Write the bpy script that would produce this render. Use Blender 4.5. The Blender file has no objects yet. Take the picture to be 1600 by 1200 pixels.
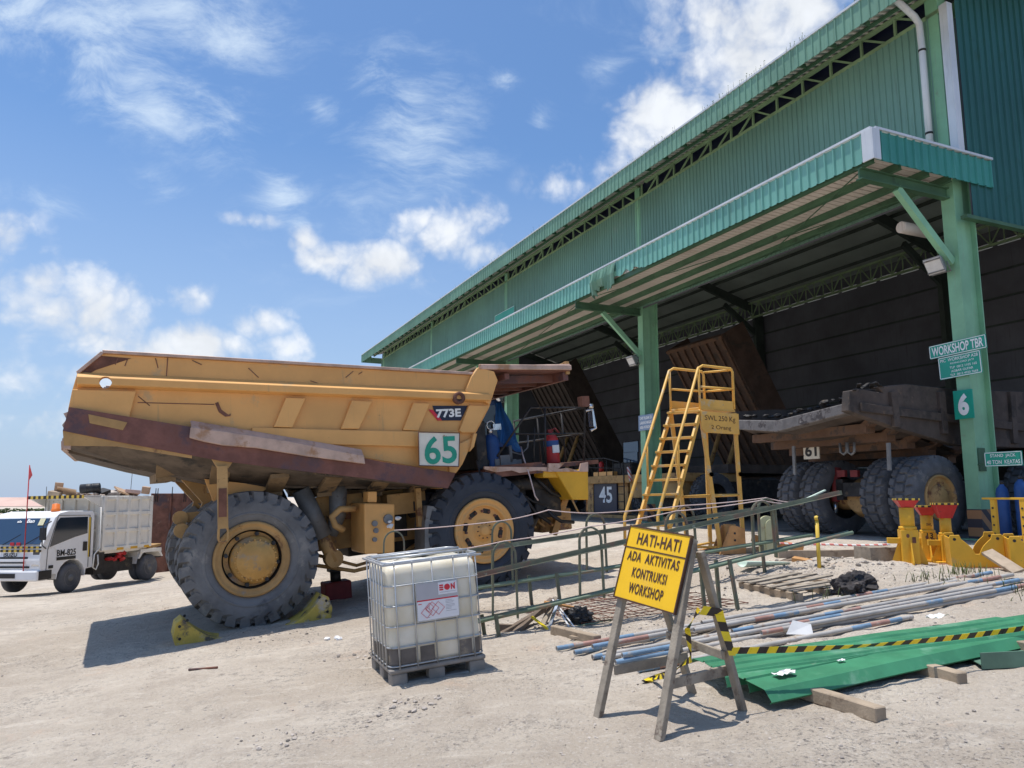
import bpy, bmesh, math, random
from mathutils import Vector, Matrix, noise
random.seed(11)
SC = bpy.context.scene
COLL = SC.collection
rad = math.radians

# ------------------------------------------------------------------ camera
TH = math.atan(176 / 1200.0)
cam_d = bpy.data.cameras.new("camera")
cam_d.sensor_width = 36.0
cam_d.lens = 27.0
cam_d.clip_end = 5000
cam = bpy.data.objects.new("camera", cam_d)
cam.location = (0, 0, 1.9)
cam.rotation_euler = (rad(90) + TH, 0, 0)
COLL.objects.link(cam)
SC.camera = cam

# ------------------------------------------------------------------ exposure, sun, sky
SC.view_settings.view_transform = 'Standard'
SC.view_settings.look = 'None'
SC.view_settings.exposure = 0.22
SC.view_settings.gamma = 1.0
SUN = Vector((-0.20, 0.03, 1.0)).normalized()
sl = bpy.data.lights.new("sun", 'SUN')
sl.energy = 4.0
sl.angle = rad(0.55)
sl.color = (1.0, 0.955, 0.89)
so = bpy.data.objects.new("sun", sl)
so.rotation_euler = SUN.to_track_quat('Z', 'Y').to_euler()
so.location = (-5, 0, 40)
COLL.objects.link(so)

world = bpy.data.worlds.new("World")
SC.world = world
world.use_nodes = True
wt = world.node_tree
world.cycles.sampling_method = 'MANUAL'
world.cycles.sample_map_resolution = 256
for n in list(wt.nodes):
    wt.nodes.remove(n)


def wn(kind, **kw):
    n = wt.nodes.new(kind)
    for k, v in kw.items():
        if k.startswith('i_'):
            n.inputs[int(k[2:])].default_value = v
        else:
            setattr(n, k, v)
    return n


def wl(a, b):
    wt.links.new(a, b)


def wmath(op, a, b=None, c=None, clamp=False):
    n = wn('ShaderNodeMath', operation=op)
    n.use_clamp = clamp
    for i, x in enumerate((a, b, c)):
        if x is None:
            continue
        if isinstance(x, (int, float)):
            n.inputs[i].default_value = x
        else:
            wl(x, n.inputs[i])
    return n.outputs[0]


sky = wn('ShaderNodeTexSky', sky_type='NISHITA')
sky.sun_disc = False
sky.sun_elevation = math.asin(SUN.z)
sky.sun_rotation = math.atan2(SUN.x, SUN.y)
sky.air_density = 1.0
sky.dust_density = 1.2
sky.ozone_density = 2.5
tc = wn('ShaderNodeTexCoord')
nrm = wn('ShaderNodeVectorMath', operation='NORMALIZE')
wl(tc.outputs['Generated'], nrm.inputs[0])
DIR = nrm.outputs[0]


def sky_dir(px, py):
    c, s = math.cos(TH), math.sin(TH)
    x, y, z = (px - 800) / 1200.0, 1.0, (600 - py) / 1200.0
    return Vector((x, y * c - z * s, y * s + z * c)).normalized()


def fbm(scale, detail, rough, vec=None, dist=0.0):
    n = wn('ShaderNodeTexNoise')
    n.inputs['Scale'].default_value = scale
    n.inputs['Detail'].default_value = detail
    n.inputs['Roughness'].default_value = rough
    n.inputs['Distortion'].default_value = dist
    wl(vec if vec is not None else DIR, n.inputs['Vector'])
    return n.outputs[0]


def field(blobs):
    """soft union of ellipsoidal cloud regions in direction space"""
    tot = None
    for px, py, rx, ry, wgt in blobs:
        c = sky_dir(px, py)
        s = wn('ShaderNodeVectorMath', operation='SUBTRACT')
        wl(DIR, s.inputs[0])
        s.inputs[1].default_value = c
        m = wn('ShaderNodeVectorMath', operation='MULTIPLY')
        wl(s.outputs[0], m.inputs[0])
        m.inputs[1].default_value = (1200.0 / rx, 1200.0 / max(rx, ry), 1200.0 / ry)
        ln = wn('ShaderNodeVectorMath', operation='LENGTH')
        wl(m.outputs[0], ln.inputs[0])
        f = wmath('MULTIPLY', wmath('SUBTRACT', 1.0, ln.outputs['Value'], clamp=True), wgt)
        tot = f if tot is None else wmath('MAXIMUM', tot, f)
    return tot


cumulus = field([(1165, 60, 170, 130, 1), (1055, 185, 130, 90, .95), (960, 255, 120, 55, .8), (1260, 10, 230, 110, 1), (1110, 30, 120, 80, 1),
                 (1000, 225, 120, 75, .85), (900, 285, 110, 44, .38), (1150, 160, 110, 70, .8),
                 (700, 362, 115, 74, 1), (660, 345, 60, 44, .9), (750, 392, 70, 44, .8), (590, 412, 130, 52, .9), (520, 405, 70, 44, .9), (480, 375, 40, 34, .7), (388, 344, 56, 19, .55),
                 (120, 500, 170, 100, .72), (30, 470, 100, 80, .75), (320, 540, 110, 46, 1), (410, 508, 74, 40, 1.0), (440, 540, 60, 40, .9), (230, 548, 130, 56, .8), (60, 440, 60, 40, .8),
                 (5, 365, 46, 42, .9), (10, 600, 190, 80, .42), (110, 585, 170, 70, .42), 
                 (285, 465, 80, 40, .35), (1750, 200, 300, 200, .8), (-300, 420, 300, 200, .9), (60, 655, 200, 60, .3)])
warp = wn('ShaderNodeTexNoise')
warp.inputs['Scale'].default_value = 3.0
warp.inputs['Detail'].default_value = 3
wl(DIR, warp.inputs['Vector'])
wp2 = wn('ShaderNodeTexNoise')
wp2.inputs['Scale'].default_value = 16.0
wp2.inputs['Detail'].default_value = 5
wl(DIR, wp2.inputs['Vector'])
wv = wn('ShaderNodeVectorMath', operation='MULTIPLY_ADD')
wl(wp2.outputs['Color'], wv.inputs[0])
wv.inputs[1].default_value = (.07, .07, .07)
wl(DIR, wv.inputs[2])
vo = wn('ShaderNodeTexVoronoi')
vo.feature = 'F1'
vo.normalize = True
vo.inputs['Scale'].default_value = 17.0
vo.inputs['Detail'].default_value = 2.0
vo.inputs['Roughness'].default_value = .55
vo.inputs['Lacunarity'].default_value = 2.3
wl(wv.outputs[0], vo.inputs['Vector'])
n1 = fbm(7.0, 8, 0.6, dist=0.2)
puff = wmath('SUBTRACT', .32, vo.outputs['Distance'])
dens = wmath('ADD', wmath('MULTIPLY', wmath('POWER', cumulus, .6), 1.15), wmath('MULTIPLY', wmath('SUBTRACT', n1, 0.5), 2.1))
dens = wmath('ADD', dens, wmath('MULTIPLY', puff, 1.5))
mr = wn('ShaderNodeMapRange')
mr.interpolation_type = 'SMOOTHSTEP'
wl(dens, mr.inputs['Value'])
mr.inputs['From Min'].default_value = 0.40
mr.inputs['From Max'].default_value = 1.12
cmask = mr.outputs[0]
gate = wn('ShaderNodeMapRange')
wl(cumulus, gate.inputs['Value'])
gate.inputs['From Min'].default_value = 0.0
gate.inputs['From Max'].default_value = 0.18
cmask = wmath('MULTIPLY', wmath('MULTIPLY', cmask, gate.outputs[0]), .94)
# thin cirrus, streaked
cir = field([(788, 121, 40, 26, .6), (845, 185, 36, 42, .6), (110, 40, 260, 85, 1), (300, 30, 230, 90, .9), (250, 165, 190, 80, 1), (120, 120, 120, 50, .6), (650, 200, 150, 190, .75), (700, 260, 120, 90, .6), (600, 110, 110, 50, .6),
             (500, 170, 60, 35, .7), (440, 310, 70, 70, .8), (470, 350, 60, 60, .7), (330, 210, 110, 110, .5), (950, 105, 70, 40, .6), (70, 320, 90, 34, .5), (255, 290, 70, 50, .5),
             (1300, -150, 500, 300, .7), (560, 330, 260, 260, .35)])
mp = wn('ShaderNodeMapping')
mp.inputs['Rotation'].default_value = (0, rad(28), rad(10))
mp.inputs['Scale'].default_value = (2.6, 6, 9)
wa = wn('ShaderNodeVectorMath', operation='MULTIPLY_ADD')
wl(warp.outputs['Color'], wa.inputs[0])
wa.inputs[1].default_value = (.22, .22, .22)
wl(DIR, wa.inputs[2])
wl(wa.outputs[0], mp.inputs['Vector'])
n3 = fbm(3.2, 8, 0.66, mp.outputs[0], 0.15)
mr2 = wn('ShaderNodeMapRange')
mr2.interpolation_type = 'SMOOTHSTEP'
wl(wmath('ADD', wmath('MULTIPLY', cir, .42), n3), mr2.inputs['Value'])
mr2.inputs['From Min'].default_value = 0.56
mr2.inputs['From Max'].default_value = 1.02
imask = wmath('MULTIPLY', wmath('MULTIPLY', mr2.outputs[0], wmath('MULTIPLY', cir, 1.7, clamp=True)), .72)
# cloud body shading: slightly greyer where thick
shade = wn('ShaderNodeMapRange')
wl(wmath('ADD', wmath('MULTIPLY', puff, .8), fbm(6.5, 5, .55)), shade.inputs['Value'])
shade.inputs['From Min'].default_value = .35
shade.inputs['From Max'].default_value = .65
shade.inputs['To Min'].default_value = .84
shade.inputs['To Max'].default_value = 1.0
sepd = wn('ShaderNodeSeparateXYZ')
wl(DIR, sepd.inputs[0])
hz = wn('ShaderNodeMapRange')
wl(sepd.outputs[2], hz.inputs['Value'])
hz.inputs['From Min'].default_value = 0.0
hz.inputs['From Max'].default_value = 0.42
hz.inputs['To Min'].default_value = 0.80
hz.inputs['To Max'].default_value = 0.0
CLOUD = (8.3, 8.6, 9.0, 1)


def wmix(fac, a, b, mode='MIX'):
    n = wn('ShaderNodeMix', data_type='RGBA', blend_type=mode)
    for i, x in ((0, fac), (6, a), (7, b)):
        if isinstance(x, (int, float, tuple)):
            n.inputs[i].default_value = x
        else:
            wl(x, n.inputs[i])
    return n.outputs[2]


tint = wmix(1.0, sky.outputs[0], (.90, 1.16, 1.38, 1), 'MULTIPLY')
hazed = wmix(hz.outputs[0], tint, (4.3, 5.3, 7.1, 1))
cl = wmix(1.0, CLOUD, shade.outputs[0], 'MULTIPLY')
c1 = wmix(imask, hazed, (6.8, 7.9, 9.0, 1))
c2 = wmix(cmask, c1, cl)
bg = wn('ShaderNodeBackground')
wl(c2, bg.inputs[0])
bg.inputs[1].default_value = 0.10
out = wn('ShaderNodeOutputWorld')
wl(bg.outputs[0], out.inputs[0])

# ------------------------------------------------------------------ helpers: measuring
C0 = Vector((0, 0, 1.9))


def ray(px, py):
    c, s = math.cos(TH), math.sin(TH)
    z = (600 - py) / 1200.0
    return Vector(((px - 800) / 1200.0, c - z * s, s + z * c))


def at(px, py, Y):
    r = ray(px, py)
    return C0 + r * (Y / r.y)


def hit(px, py, o, n):
    r = ray(px, py)
    return C0 + r * ((Vector(o) - C0).dot(n) / r.dot(n))


DV = Vector((-0.41, 0.912, 0)).normalized()      # along the workshop front
NV = Vector((DV.y, -DV.x, 0))                    # into the workshop
BO = Vector((12.07, 19.7, 0))                    # foot of the corner column
FLOOR = 0.78
_S = [-80, -30, -21.3, -17.5, -13.3, -7.3, -3, 0, 60]
_Z = [-1.4, -1.02, -.62, -.16, .20, .68, .78, .78, .78]


def dip(x, y):
    f = min(1, max(0, (-7.5 - x) / 3)) * min(1, max(0, (y - 20.5) / 4))
    return -.36 * f


def gs(x, y):
    return (x - BO.x) * NV.x + (y - BO.y) * NV.y


def gbase(x, y):
    s = gs(x, y)
    if s <= _S[0]:
        return _Z[0]
    for i in range(len(_S) - 1):
        if s <= _S[i + 1]:
            f = (s - _S[i]) / (_S[i + 1] - _S[i])
            return _Z[i] + (_Z[i + 1] - _Z[i]) * f
    return _Z[-1]


def gz(x, y):
    z = (gbase(x - .5, y) + gbase(x + .5, y) + gbase(x, y - .5) + gbase(x, y + .5)) / 4
    return z + dip(x, y)


def on(px, py):
    r = ray(px, py)
    t = 2.0
    while t < 400:
        p = C0 + r * t
        if p.z < gz(p.x, p.y):
            lo, hi = t - .25, t
            for _ in range(12):
                m = (lo + hi) / 2
                q = C0 + r * m
                if q.z < gz(q.x, q.y):
                    hi = m
                else:
                    lo = m
            return C0 + r * hi
        t += .25
    return C0 + r * t


def gnorm(x, y):
    return Vector((gz(x - .6, y) - gz(x + .6, y), gz(x, y - .6) - gz(x, y + .6), 1.2)).normalized()


def frame(o, xd, up=(0, 0, 1)):
    """matrix with local x towards xd and local z close to up"""
    up = Vector(up).normalized()
    x = Vector(xd)
    x = (x - up * x.dot(up)).normalized()
    y = up.cross(x)
    m = Matrix.Identity(4)
    for i in range(3):
        m[i][0], m[i][1], m[i][2], m[i][3] = x[i], y[i], up[i], o[i]
    return m


def gframe(p, ang):
    """frame standing on the sloping yard at p, heading ang degrees from +X"""
    z = gz(p[0], p[1])
    return frame((p[0], p[1], z), (math.cos(rad(ang)), math.sin(rad(ang)), 0), gnorm(p[0], p[1]))


# ------------------------------------------------------------------ helpers: mesh
class MB:
    def __init__(s):
        s.v, s.f, s.m, s.sm = [], [], [], []

    def add(s, vs, fs, mi=0, sm=False, M=None):
        b = len(s.v)
        for v in vs:
            v = Vector(v)
            s.v.append(M @ v if M is not None else v)
        for f in fs:
            s.f.append([i + b for i in f])
            s.m.append(mi)
            s.sm.append(sm)
        return s

    def box(s, c, d, M=None, mi=0):
        x, y, z = d[0] / 2, d[1] / 2, d[2] / 2
        L = Matrix.Translation(c)
        vs = [L @ Vector((i * x, j * y, k * z)) for i in (-1, 1) for j in (-1, 1) for k in (-1, 1)]
        return s.add(vs, [(0, 1, 3, 2), (4, 6, 7, 5), (0, 4, 5, 1), (2, 3, 7, 6), (0, 2, 6, 4), (1, 5, 7, 3)], mi, False, M)

    def box2(s, a, b, M=None, mi=0):
        a, b = Vector(a), Vector(b)
        return s.box((a + b) / 2, [abs(b[i] - a[i]) for i in range(3)], M, mi)

    def beam(s, p0, p1, w, h, up=(0, 0, 1), mi=0):
        p0, p1 = Vector(p0), Vector(p1)
        d = p1 - p0
        if d.length < 1e-6:
            return s
        x = d.normalized()
        up = Vector(up)
        if abs(x.dot(up.normalized())) > .98:
            up = Vector((1, 0, 0)) if abs(x.x) < .9 else Vector((0, 1, 0))
        y = up.cross(x).normalized()
        z = x.cross(y)
        M = Matrix.Identity(4)
        o = (p0 + p1) / 2
        for i in range(3):
            M[i][0], M[i][1], M[i][2], M[i][3] = x[i], y[i], z[i], o[i]
        return s.box((0, 0, 0), (d.length, w, h), M, mi)

    def tube(s, pts, r, n=8, mi=0, closed=False, cap=True):
        pts = [Vector(p) for p in pts]
        rings, N = [], len(pts)
        prev = None
        for i, p in enumerate(pts):
            if closed:
                t = pts[(i + 1) % N] - pts[i - 1]
            else:
                t = pts[min(i + 1, N - 1)] - pts[max(i - 1, 0)]
            t = t.normalized()
            if prev is None:
                a = Vector((0, 0, 1)) if abs(t.z) < .9 else Vector((1, 0, 0))
                x = a.cross(t).normalized()
            else:
                x = prev - t * prev.dot(t)
                x = x.normalized() if x.length > 1e-5 else prev
            prev = x
            y = t.cross(x)
            rr = r[i] if isinstance(r, (list, tuple)) else r
            rings.append([p + (x * math.cos(2 * math.pi * k / n) + y * math.sin(2 * math.pi * k / n)) * rr for k in range(n)])
        return s.loft(rings, mi, True, closed, cap)

    def loft(s, rings, mi=0, sm=False, closed=False, cap=True, M=None):
        n = len(rings[0])
        vs = [v for r in rings for v in r]
        fs = []
        R = len(rings)
        for i in range(R if closed else R - 1):
            a, b = i * n, ((i + 1) % R) * n
            for k in range(n):
                k2 = (k + 1) % n
                fs.append((a + k, a + k2, b + k2, b + k))
        s.add(vs, fs, mi, sm, M)
        if cap and not closed:
            b = len(s.v) - len(vs)
            s.f.append([b + k for k in range(n)][::-1])
            s.f.append([b + (R - 1) * n + k for k in range(n)])
            s.m += [mi, mi]
            s.sm += [False, False]
        return s

    def cyl(s, p0, p1, r, n=16, mi=0, r2=None):
        return s.tube([p0, p1], [r, r if r2 is None else r2], n, mi)

    def lathe(s, prof, n=32, M=None, mi=0, sm=True, cap=True):
        """prof: list of (radius, height along local z)"""
        rings = [[(r * math.cos(2 * math.pi * k / n), r * math.sin(2 * math.pi * k / n), h) for k in range(n)] for r, h in prof]
        return s.loft(rings, mi, sm, False, cap, M)

    def prism(s, poly, h0, h1, M=None, mi=0):
        """polygon in local xy, extruded along local z"""
        n = len(poly)
        ar = sum(poly[i][0] * poly[(i + 1) % n][1] - poly[(i + 1) % n][0] * poly[i][1] for i in range(n))
        if ar < 0:
            poly = poly[::-1]
        if h0 > h1:
            h0, h1 = h1, h0
        vs = [(p[0], p[1], h0) for p in poly] + [(p[0], p[1], h1) for p in poly]
        fs = [list(range(n))[::-1], list(range(n, 2 * n))]
        fs += [(i, (i + 1) % n, n + (i + 1) % n, n + i) for i in range(n)]
        return s.add(vs, fs, mi, False, M)

    def build(s, name, mats, parent=None, bevel=0, seg=1, at_=None):
        me = bpy.data.meshes.new(name)
        me.from_pydata([tuple(v) for v in s.v], [], s.f)
        mats = mats if isinstance(mats, (list, tuple)) else [mats]
        for m in mats:
            me.materials.append(m)
        me.polygons.foreach_set('material_index', s.m)
        me.polygons.foreach_set('use_smooth', s.sm)
        me.validate()
        bm = bmesh.new()
        bm.from_mesh(me)
        bmesh.ops.recalc_face_normals(bm, faces=bm.faces)
        bm.to_mesh(me)
        bm.free()
        me.update()
        o = bpy.data.objects.new(name, me)
        COLL.objects.link(o)
        if parent is not None:
            o.parent = parent
        if at_ is not None:
            o.matrix_world = at_
        if bevel:
            b = o.modifiers.new("bevel", 'BEVEL')
            b.width = bevel
            b.segments = seg
            b.limit_method = 'ANGLE'
            b.angle_limit = rad(35)
        return o


def build_each(mb, name, mats, parent=None, bevel=0, seg=1):
    """every connected piece of mb becomes a part of its own"""
    par = list(range(len(mb.v)))

    def root(i):
        while par[i] != i:
            par[i] = par[par[i]]
            i = par[i]
        return i
    for f in mb.f:
        for i in f[1:]:
            par[root(i)] = root(f[0])
    groups = {}
    for k, f in enumerate(mb.f):
        groups.setdefault(root(f[0]), []).append(k)
    outs = []
    for fs in groups.values():
        m2 = MB()
        ids = {}
        for k in fs:
            m2.f.append([ids.setdefault(i, len(ids)) for i in mb.f[k]])
            m2.m.append(mb.m[k])
            m2.sm.append(mb.sm[k])
        m2.v = [None] * len(ids)
        for i, j in ids.items():
            m2.v[j] = mb.v[i]
        outs.append(m2.build(name, mats, parent, bevel, seg))
    return outs


def tag(o, label=None, cat=None, group=None, kind=None):
    if label:
        o['label'] = label
    if cat:
        o['category'] = cat
    if group:
        o['group'] = group
    if kind:
        o['kind'] = kind
    return o


def empty(name, M, label, cat, group=None):
    o = bpy.data.objects.new(name, None)
    o.empty_display_size = .2
    COLL.objects.link(o)
    o.matrix_world = M
    return tag(o, label, cat, group)


def kids(o):
    return [c for c in bpy.data.objects if c.parent == o]


def copy_tree(o, parent=None):
    c = o.copy()
    COLL.objects.link(c)
    if parent is not None:
        c.parent = parent
        c.matrix_parent_inverse = o.matrix_parent_inverse.copy()
        c.matrix_basis = o.matrix_basis.copy()
    for ch in kids(o):
        copy_tree(ch, c)
    return c


def text(name, s, M, w, h, mat, parent, ext=.004, bold=.0, align='C', spacing=1.0):
    """lettering in the local xy plane of M, fitted to a box w x h centred at its origin"""
    cu = bpy.data.curves.new(name, 'FONT')
    cu.body = s
    cu.size = 1.0
    cu.offset = bold
    cu.space_character = spacing
    cu.align_x = 'CENTER' if align == 'C' else 'LEFT'
    cu.resolution_u = 4
    t = bpy.data.objects.new(name + "_tmp", cu)
    COLL.objects.link(t)
    dg = bpy.context.evaluated_depsgraph_get()
    me = bpy.data.meshes.new_from_object(t.evaluated_get(dg))
    bpy.data.objects.remove(t)
    bpy.data.curves.remove(cu)
    xs = [v.co.x for v in me.vertices]
    ys = [v.co.y for v in me.vertices]
    x0, x1, y0, y1 = min(xs), max(xs), min(ys), max(ys)
    for v in me.vertices:
        v.co = M @ Vector(((v.co.x - (x0 + x1) / 2) * w / (x1 - x0), (v.co.y - (y0 + y1) / 2) * h / (y1 - y0), ext))
    me.name = name
    me.materials.clear()
    me.materials.append(mat)
    o = bpy.data.objects.new(name, me)
    COLL.objects.link(o)
    if parent is not None:
        o.parent = parent
    return o


def plane_frame(o, xd, yd):
    x = Vector(xd).normalized()
    y = Vector(yd)
    y = (y - x * y.dot(x)).normalized()
    z = x.cross(y)
    M = Matrix.Identity(4)
    for i in range(3):
        M[i][0], M[i][1], M[i][2], M[i][3] = x[i], y[i], z[i], o[i]
    return M


# ------------------------------------------------------------------ materials
def mat(name, col, rough=.6, metal=0.0, var=.18, vs=2.5, wear=None, bump=0.0, bs=30.0, streak=None, spec=.4, grime=None):
    """wear = (colour, amount 0..1, scale);  streak = (colour, amount) vertical runs; grime = same as wear on a second scale"""
    m = bpy.data.materials.new(name)
    m.use_nodes = True
    nt = m.node_tree
    N, L = nt.nodes, nt.links
    b = N['Principled BSDF']
    b.inputs['Roughness'].default_value = rough
    b.inputs['Metallic'].default_value = metal
    b.inputs['Specular IOR Level'].default_value = spec
    tcn = N.new('ShaderNodeTexCoord')
    oi = N.new('ShaderNodeObjectInfo')
    va = N.new('ShaderNodeVectorMath')
    va.operation = 'MULTIPLY_ADD'
    va.inputs[0].default_value = (1, 1, 1)
    L.new(oi.outputs['Random'], va.inputs[0])
    va.inputs[1].default_value = (37, 21, 53)
    L.new(tcn.outputs['Object'], va.inputs[2])
    co = va.outputs[0]

    def nz(scale, det=5, ro=.6, vec=co):
        n = N.new('ShaderNodeTexNoise')
        n.inputs['Scale'].default_value = scale
        n.inputs['Detail'].default_value = det
        n.inputs['Roughness'].default_value = ro
        L.new(vec, n.inputs['Vector'])
        return n.outputs[0]

    def ramp(src, a, c):
        r = N.new('ShaderNodeMapRange')
        r.interpolation_type = 'SMOOTHSTEP'
        L.new(src, r.inputs['Value'])
        r.inputs['From Min'].default_value = a
        r.inputs['From Max'].default_value = c
        return r.outputs[0]

    def mix(fac, a, c):
        n = N.new('ShaderNodeMix')
        n.data_type = 'RGBA'
        for i, x in ((0, fac), (6, a), (7, c)):
            if isinstance(x, (float, int)):
                n.inputs[i].default_value = x
            elif isinstance(x, tuple):
                n.inputs[i].default_value = (x + (1,))[:4]
            else:
                L.new(x, n.inputs[i])
        return n.outputs[2]
    lo = tuple(c * (1 - var) for c in col)
    hi = tuple(min(1, c * (1 + var)) for c in col)
    cur = mix(ramp(nz(vs), .3, .7), lo, hi)
    if streak:
        mp_ = N.new('ShaderNodeMapping')
        mp_.inputs['Scale'].default_value = (6, 6, .35)
        L.new(co, mp_.inputs['Vector'])
        f = ramp(nz(1.6, 6, .65, mp_.outputs[0]), .62 - .25 * streak[1], .80 - .15 * streak[1])
        cur = mix(f, cur, streak[0])
    for w in (wear, grime):
        if w:
            f = ramp(nz(w[2], 9, .68), .70 - .36 * w[1], .78 - .30 * w[1])
            cur = mix(f, cur, w[0])
    L.new(cur, b.inputs['Base Color'])
    rv = N.new('ShaderNodeMapRange')
    L.new(nz(vs * 2.3), rv.inputs['Value'])
    rv.inputs['To Min'].default_value = max(.05, rough - .12)
    rv.inputs['To Max'].default_value = min(1, rough + .12)
    L.new(rv.outputs[0], b.inputs['Roughness'])
    if bump:
        bn = N.new('ShaderNodeBump')
        bn.inputs['Strength'].default_value = bump
        bn.inputs['Distance'].default_value = .02
        L.new(nz(bs, 6, .65), bn.inputs['Height'])
        L.new(bn.outputs[0], b.inputs['Normal'])
    return m


def glass_mat(name, col=(.02, .03, .045), rough=.06):
    m = bpy.data.materials.new(name)
    m.use_nodes = True
    b = m.node_tree.nodes['Principled BSDF']
    b.inputs['Base Color'].default_value = col + (1,)
    b.inputs['Roughness'].default_value = rough
    b.inputs['Specular IOR Level'].default_value = .8
    return m


RUST = (.16, .065, .032)
DUST = (.36, .30, .24)
K = {}
K['yellow'] = mat('quarry_yellow_paint', (.73, .385, .125), .5, 0, .10, .9, wear=(RUST, .06, 3.0), bump=.08, bs=5, streak=((.46, .29, .13), .12), grime=((.56, .36, .17), .36, 1.1))
K['yellow_worn'] = mat('worn_yellow_steel', (.44, .26, .10), .7, 0, .2, 2, wear=(RUST, .42, 2.6), bump=.15, bs=20, grime=(DUST, .3, 1.3))
K['bright_yellow'] = mat('bright_yellow_paint', (.74, .40, .03), .5, 0, .10, 2, wear=((.30, .17, .05), .22, 4), grime=((.5, .34, .12), .25, 1.5))
K['rust'] = mat('rusty_plate', (.17, .075, .05), .85, 0, .35, 3, wear=((.09, .06, .06), .5, 1.6), bump=.3, bs=18, grime=((.33, .20, .13), .26, 2.4))
K['rust_red'] = mat('red_oxide_plate', (.20, .085, .065), .75, 0, .3, 2.4, wear=((.11, .065, .07), .6, 1.2), bump=.2, bs=16, grime=((.46, .26, .11), .2, 2.0))
K['bare'] = mat('scraped_bare_metal', (.52, .36, .28), .55, .25, .2, 3, wear=((.40, .22, .12), .45, 2.2), bump=.15, bs=20)
K['dark_steel'] = mat('greasy_dark_steel', (.035, .033, .033), .6, .2, .4, 4, wear=((.11, .085, .06), .35, 3), bump=.2, bs=25)
K['under'] = mat('muddy_underside_steel', (.13, .10, .075), .85, 0, .35, 2.2, wear=((.05, .045, .04), .5, 1.7), bump=.3, bs=14, grime=((.34, .24, .13), .25, 3.0))
K['grey_steel'] = mat('grey_weathered_steel', (.20, .20, .20), .6, .3, .2, 3, wear=((.12, .10, .09), .35, 3), bump=.1, bs=20)
K['galv'] = mat('galvanised_steel', (.46, .47, .48), .45, .55, .12, 6, wear=((.33, .32, .30), .3, 5))
K['tyre'] = mat('dusty_tyre_rubber', (.155, .153, .153), .95, 0, .25, 2.2, wear=((.26, .245, .225), .40, 1.6), bump=.35, bs=30, grime=((.09, .09, .095), .42, 1.0))
K['tyre_new'] = mat('new_tyre_rubber', (.045, .052, .066), .75, 0, .2, 1.6, wear=((.15, .15, .15), .25, 2.4), bump=.12, bs=30)
K['tyre_dark'] = mat('dark_tyre_rubber', (.105, .107, .115), .95, 0, .25, 2.2, wear=((.19, .18, .17), .38, 2.4), bump=.25, bs=30)
K['wall_green'] = mat('green_wall_sheet', (.175, .315, .25), .5, 0, .10, .25, streak=((.135, .23, .18), .4), wear=((.215, .33, .275), .2, .6))
K['fascia_green'] = mat('pale_green_fascia_sheet', (.185, .43, .355), .42, 0, .14, .4, streak=((.15, .31, .25), .4), wear=((.24, .45, .39), .25, .8))
K['eave_green'] = mat('moss_green_eave_sheet', (.165, .31, .22), .5, 0, .14, .4, streak=((.11, .20, .13), .4))
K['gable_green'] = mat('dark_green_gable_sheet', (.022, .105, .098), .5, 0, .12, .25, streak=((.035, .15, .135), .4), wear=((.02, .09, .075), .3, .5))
K['frame_green'] = mat('green_painted_steel', (.235, .47, .29), .5, 0, .14, .7, wear=((.22, .33, .22), .25, 1.6), streak=((.24, .38, .26), .3))
K['beam_green'] = mat('dark_green_painted_beam', (.06, .135, .075), .55, 0, .2, 1.2, wear=((.04, .08, .05), .35, 1.5))
K['truss_green'] = mat('faded_green_truss', (.25, .36, .20), .6, 0, .2, 1.0)
K['soffit'] = mat('bare_roof_sheet_underside', (.62, .56, .51), .6, 0, .10, .5, streak=((.44, .37, .31), .25), wear=((.46, .38, .32), .25, .8))
K['trim'] = mat('pale_grey_flashing', (.62, .64, .66), .4, .1, .08, 1.0, streak=((.48, .50, .52), .3))
K['roof'] = mat('grey_green_roof_sheet', (.30, .36, .33), .5, 0, .15, .4)
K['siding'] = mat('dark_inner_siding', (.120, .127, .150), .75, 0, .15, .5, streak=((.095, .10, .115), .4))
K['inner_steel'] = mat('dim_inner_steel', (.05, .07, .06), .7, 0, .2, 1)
K['floor'] = mat('oily_concrete', (.22, .20, .18), .8, 0, .2, .5, wear=((.10, .09, .085), .45, .5), bump=.15, bs=8)
K['white'] = mat('white_paint', (.80, .80, .80), .4, 0, .06, 1.2, wear=((.62, .57, .50), .22, 2.2))
K['dirty_white'] = mat('dirty_white_bed_paint', (.82, .79, .72), .55, 0, .1, 1.4, wear=((.50, .42, .32), .3, 2.0), streak=((.6, .52, .42), .3))
K['black'] = mat('black_plastic', (.018, .018, .02), .5, 0, .3, 4, wear=((.06, .055, .05), .3, 3))
K['letter_black'] = mat('black_lettering', (.025, .024, .024), .6, 0, .1, 5)
K['letter_brown'] = mat('dark_brown_lettering', (.075, .035, .02), .65, 0, .2, 9, wear=((.14, .07, .02), .25, 12))
K['letter_white'] = mat('white_lettering', (.85, .85, .83), .5, 0, .05, 5)
K['letter_green'] = mat('green_lettering', (.02, .30, .20), .55, 0, .1, 5)
K['sign_green'] = mat('green_sign_plate', (.02, .34, .235), .4, 0, .06, 2)
K['sign_blue'] = mat('blue_sign_panel', (.22, .30, .42), .5, 0, .1, 3)
K['plate_white'] = mat('weathered_white_plate', (.72, .68, .58), .55, 0, .08, 4, wear=((.36, .17, .08), .22, 5), streak=((.55, .42, .28), .25))
K['navy'] = mat('navy_decal', (.012, .016, .045), .4, 0, .1, 3)
K['red'] = mat('red_paint', (.50, .035, .035), .5, 0, .15, 3, wear=((.22, .05, .04), .3, 4))
K['red_dull'] = mat('dull_red_steel', (.20, .03, .03), .7, 0, .2, 3)
K['orange'] = mat('orange_plastic', (.82, .20, .03), .4, 0, .05, 3)
K['blue'] = mat('blue_paint', (.025, .085, .26), .5, 0, .15, 3, wear=((.07, .11, .20), .3, 4))
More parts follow.
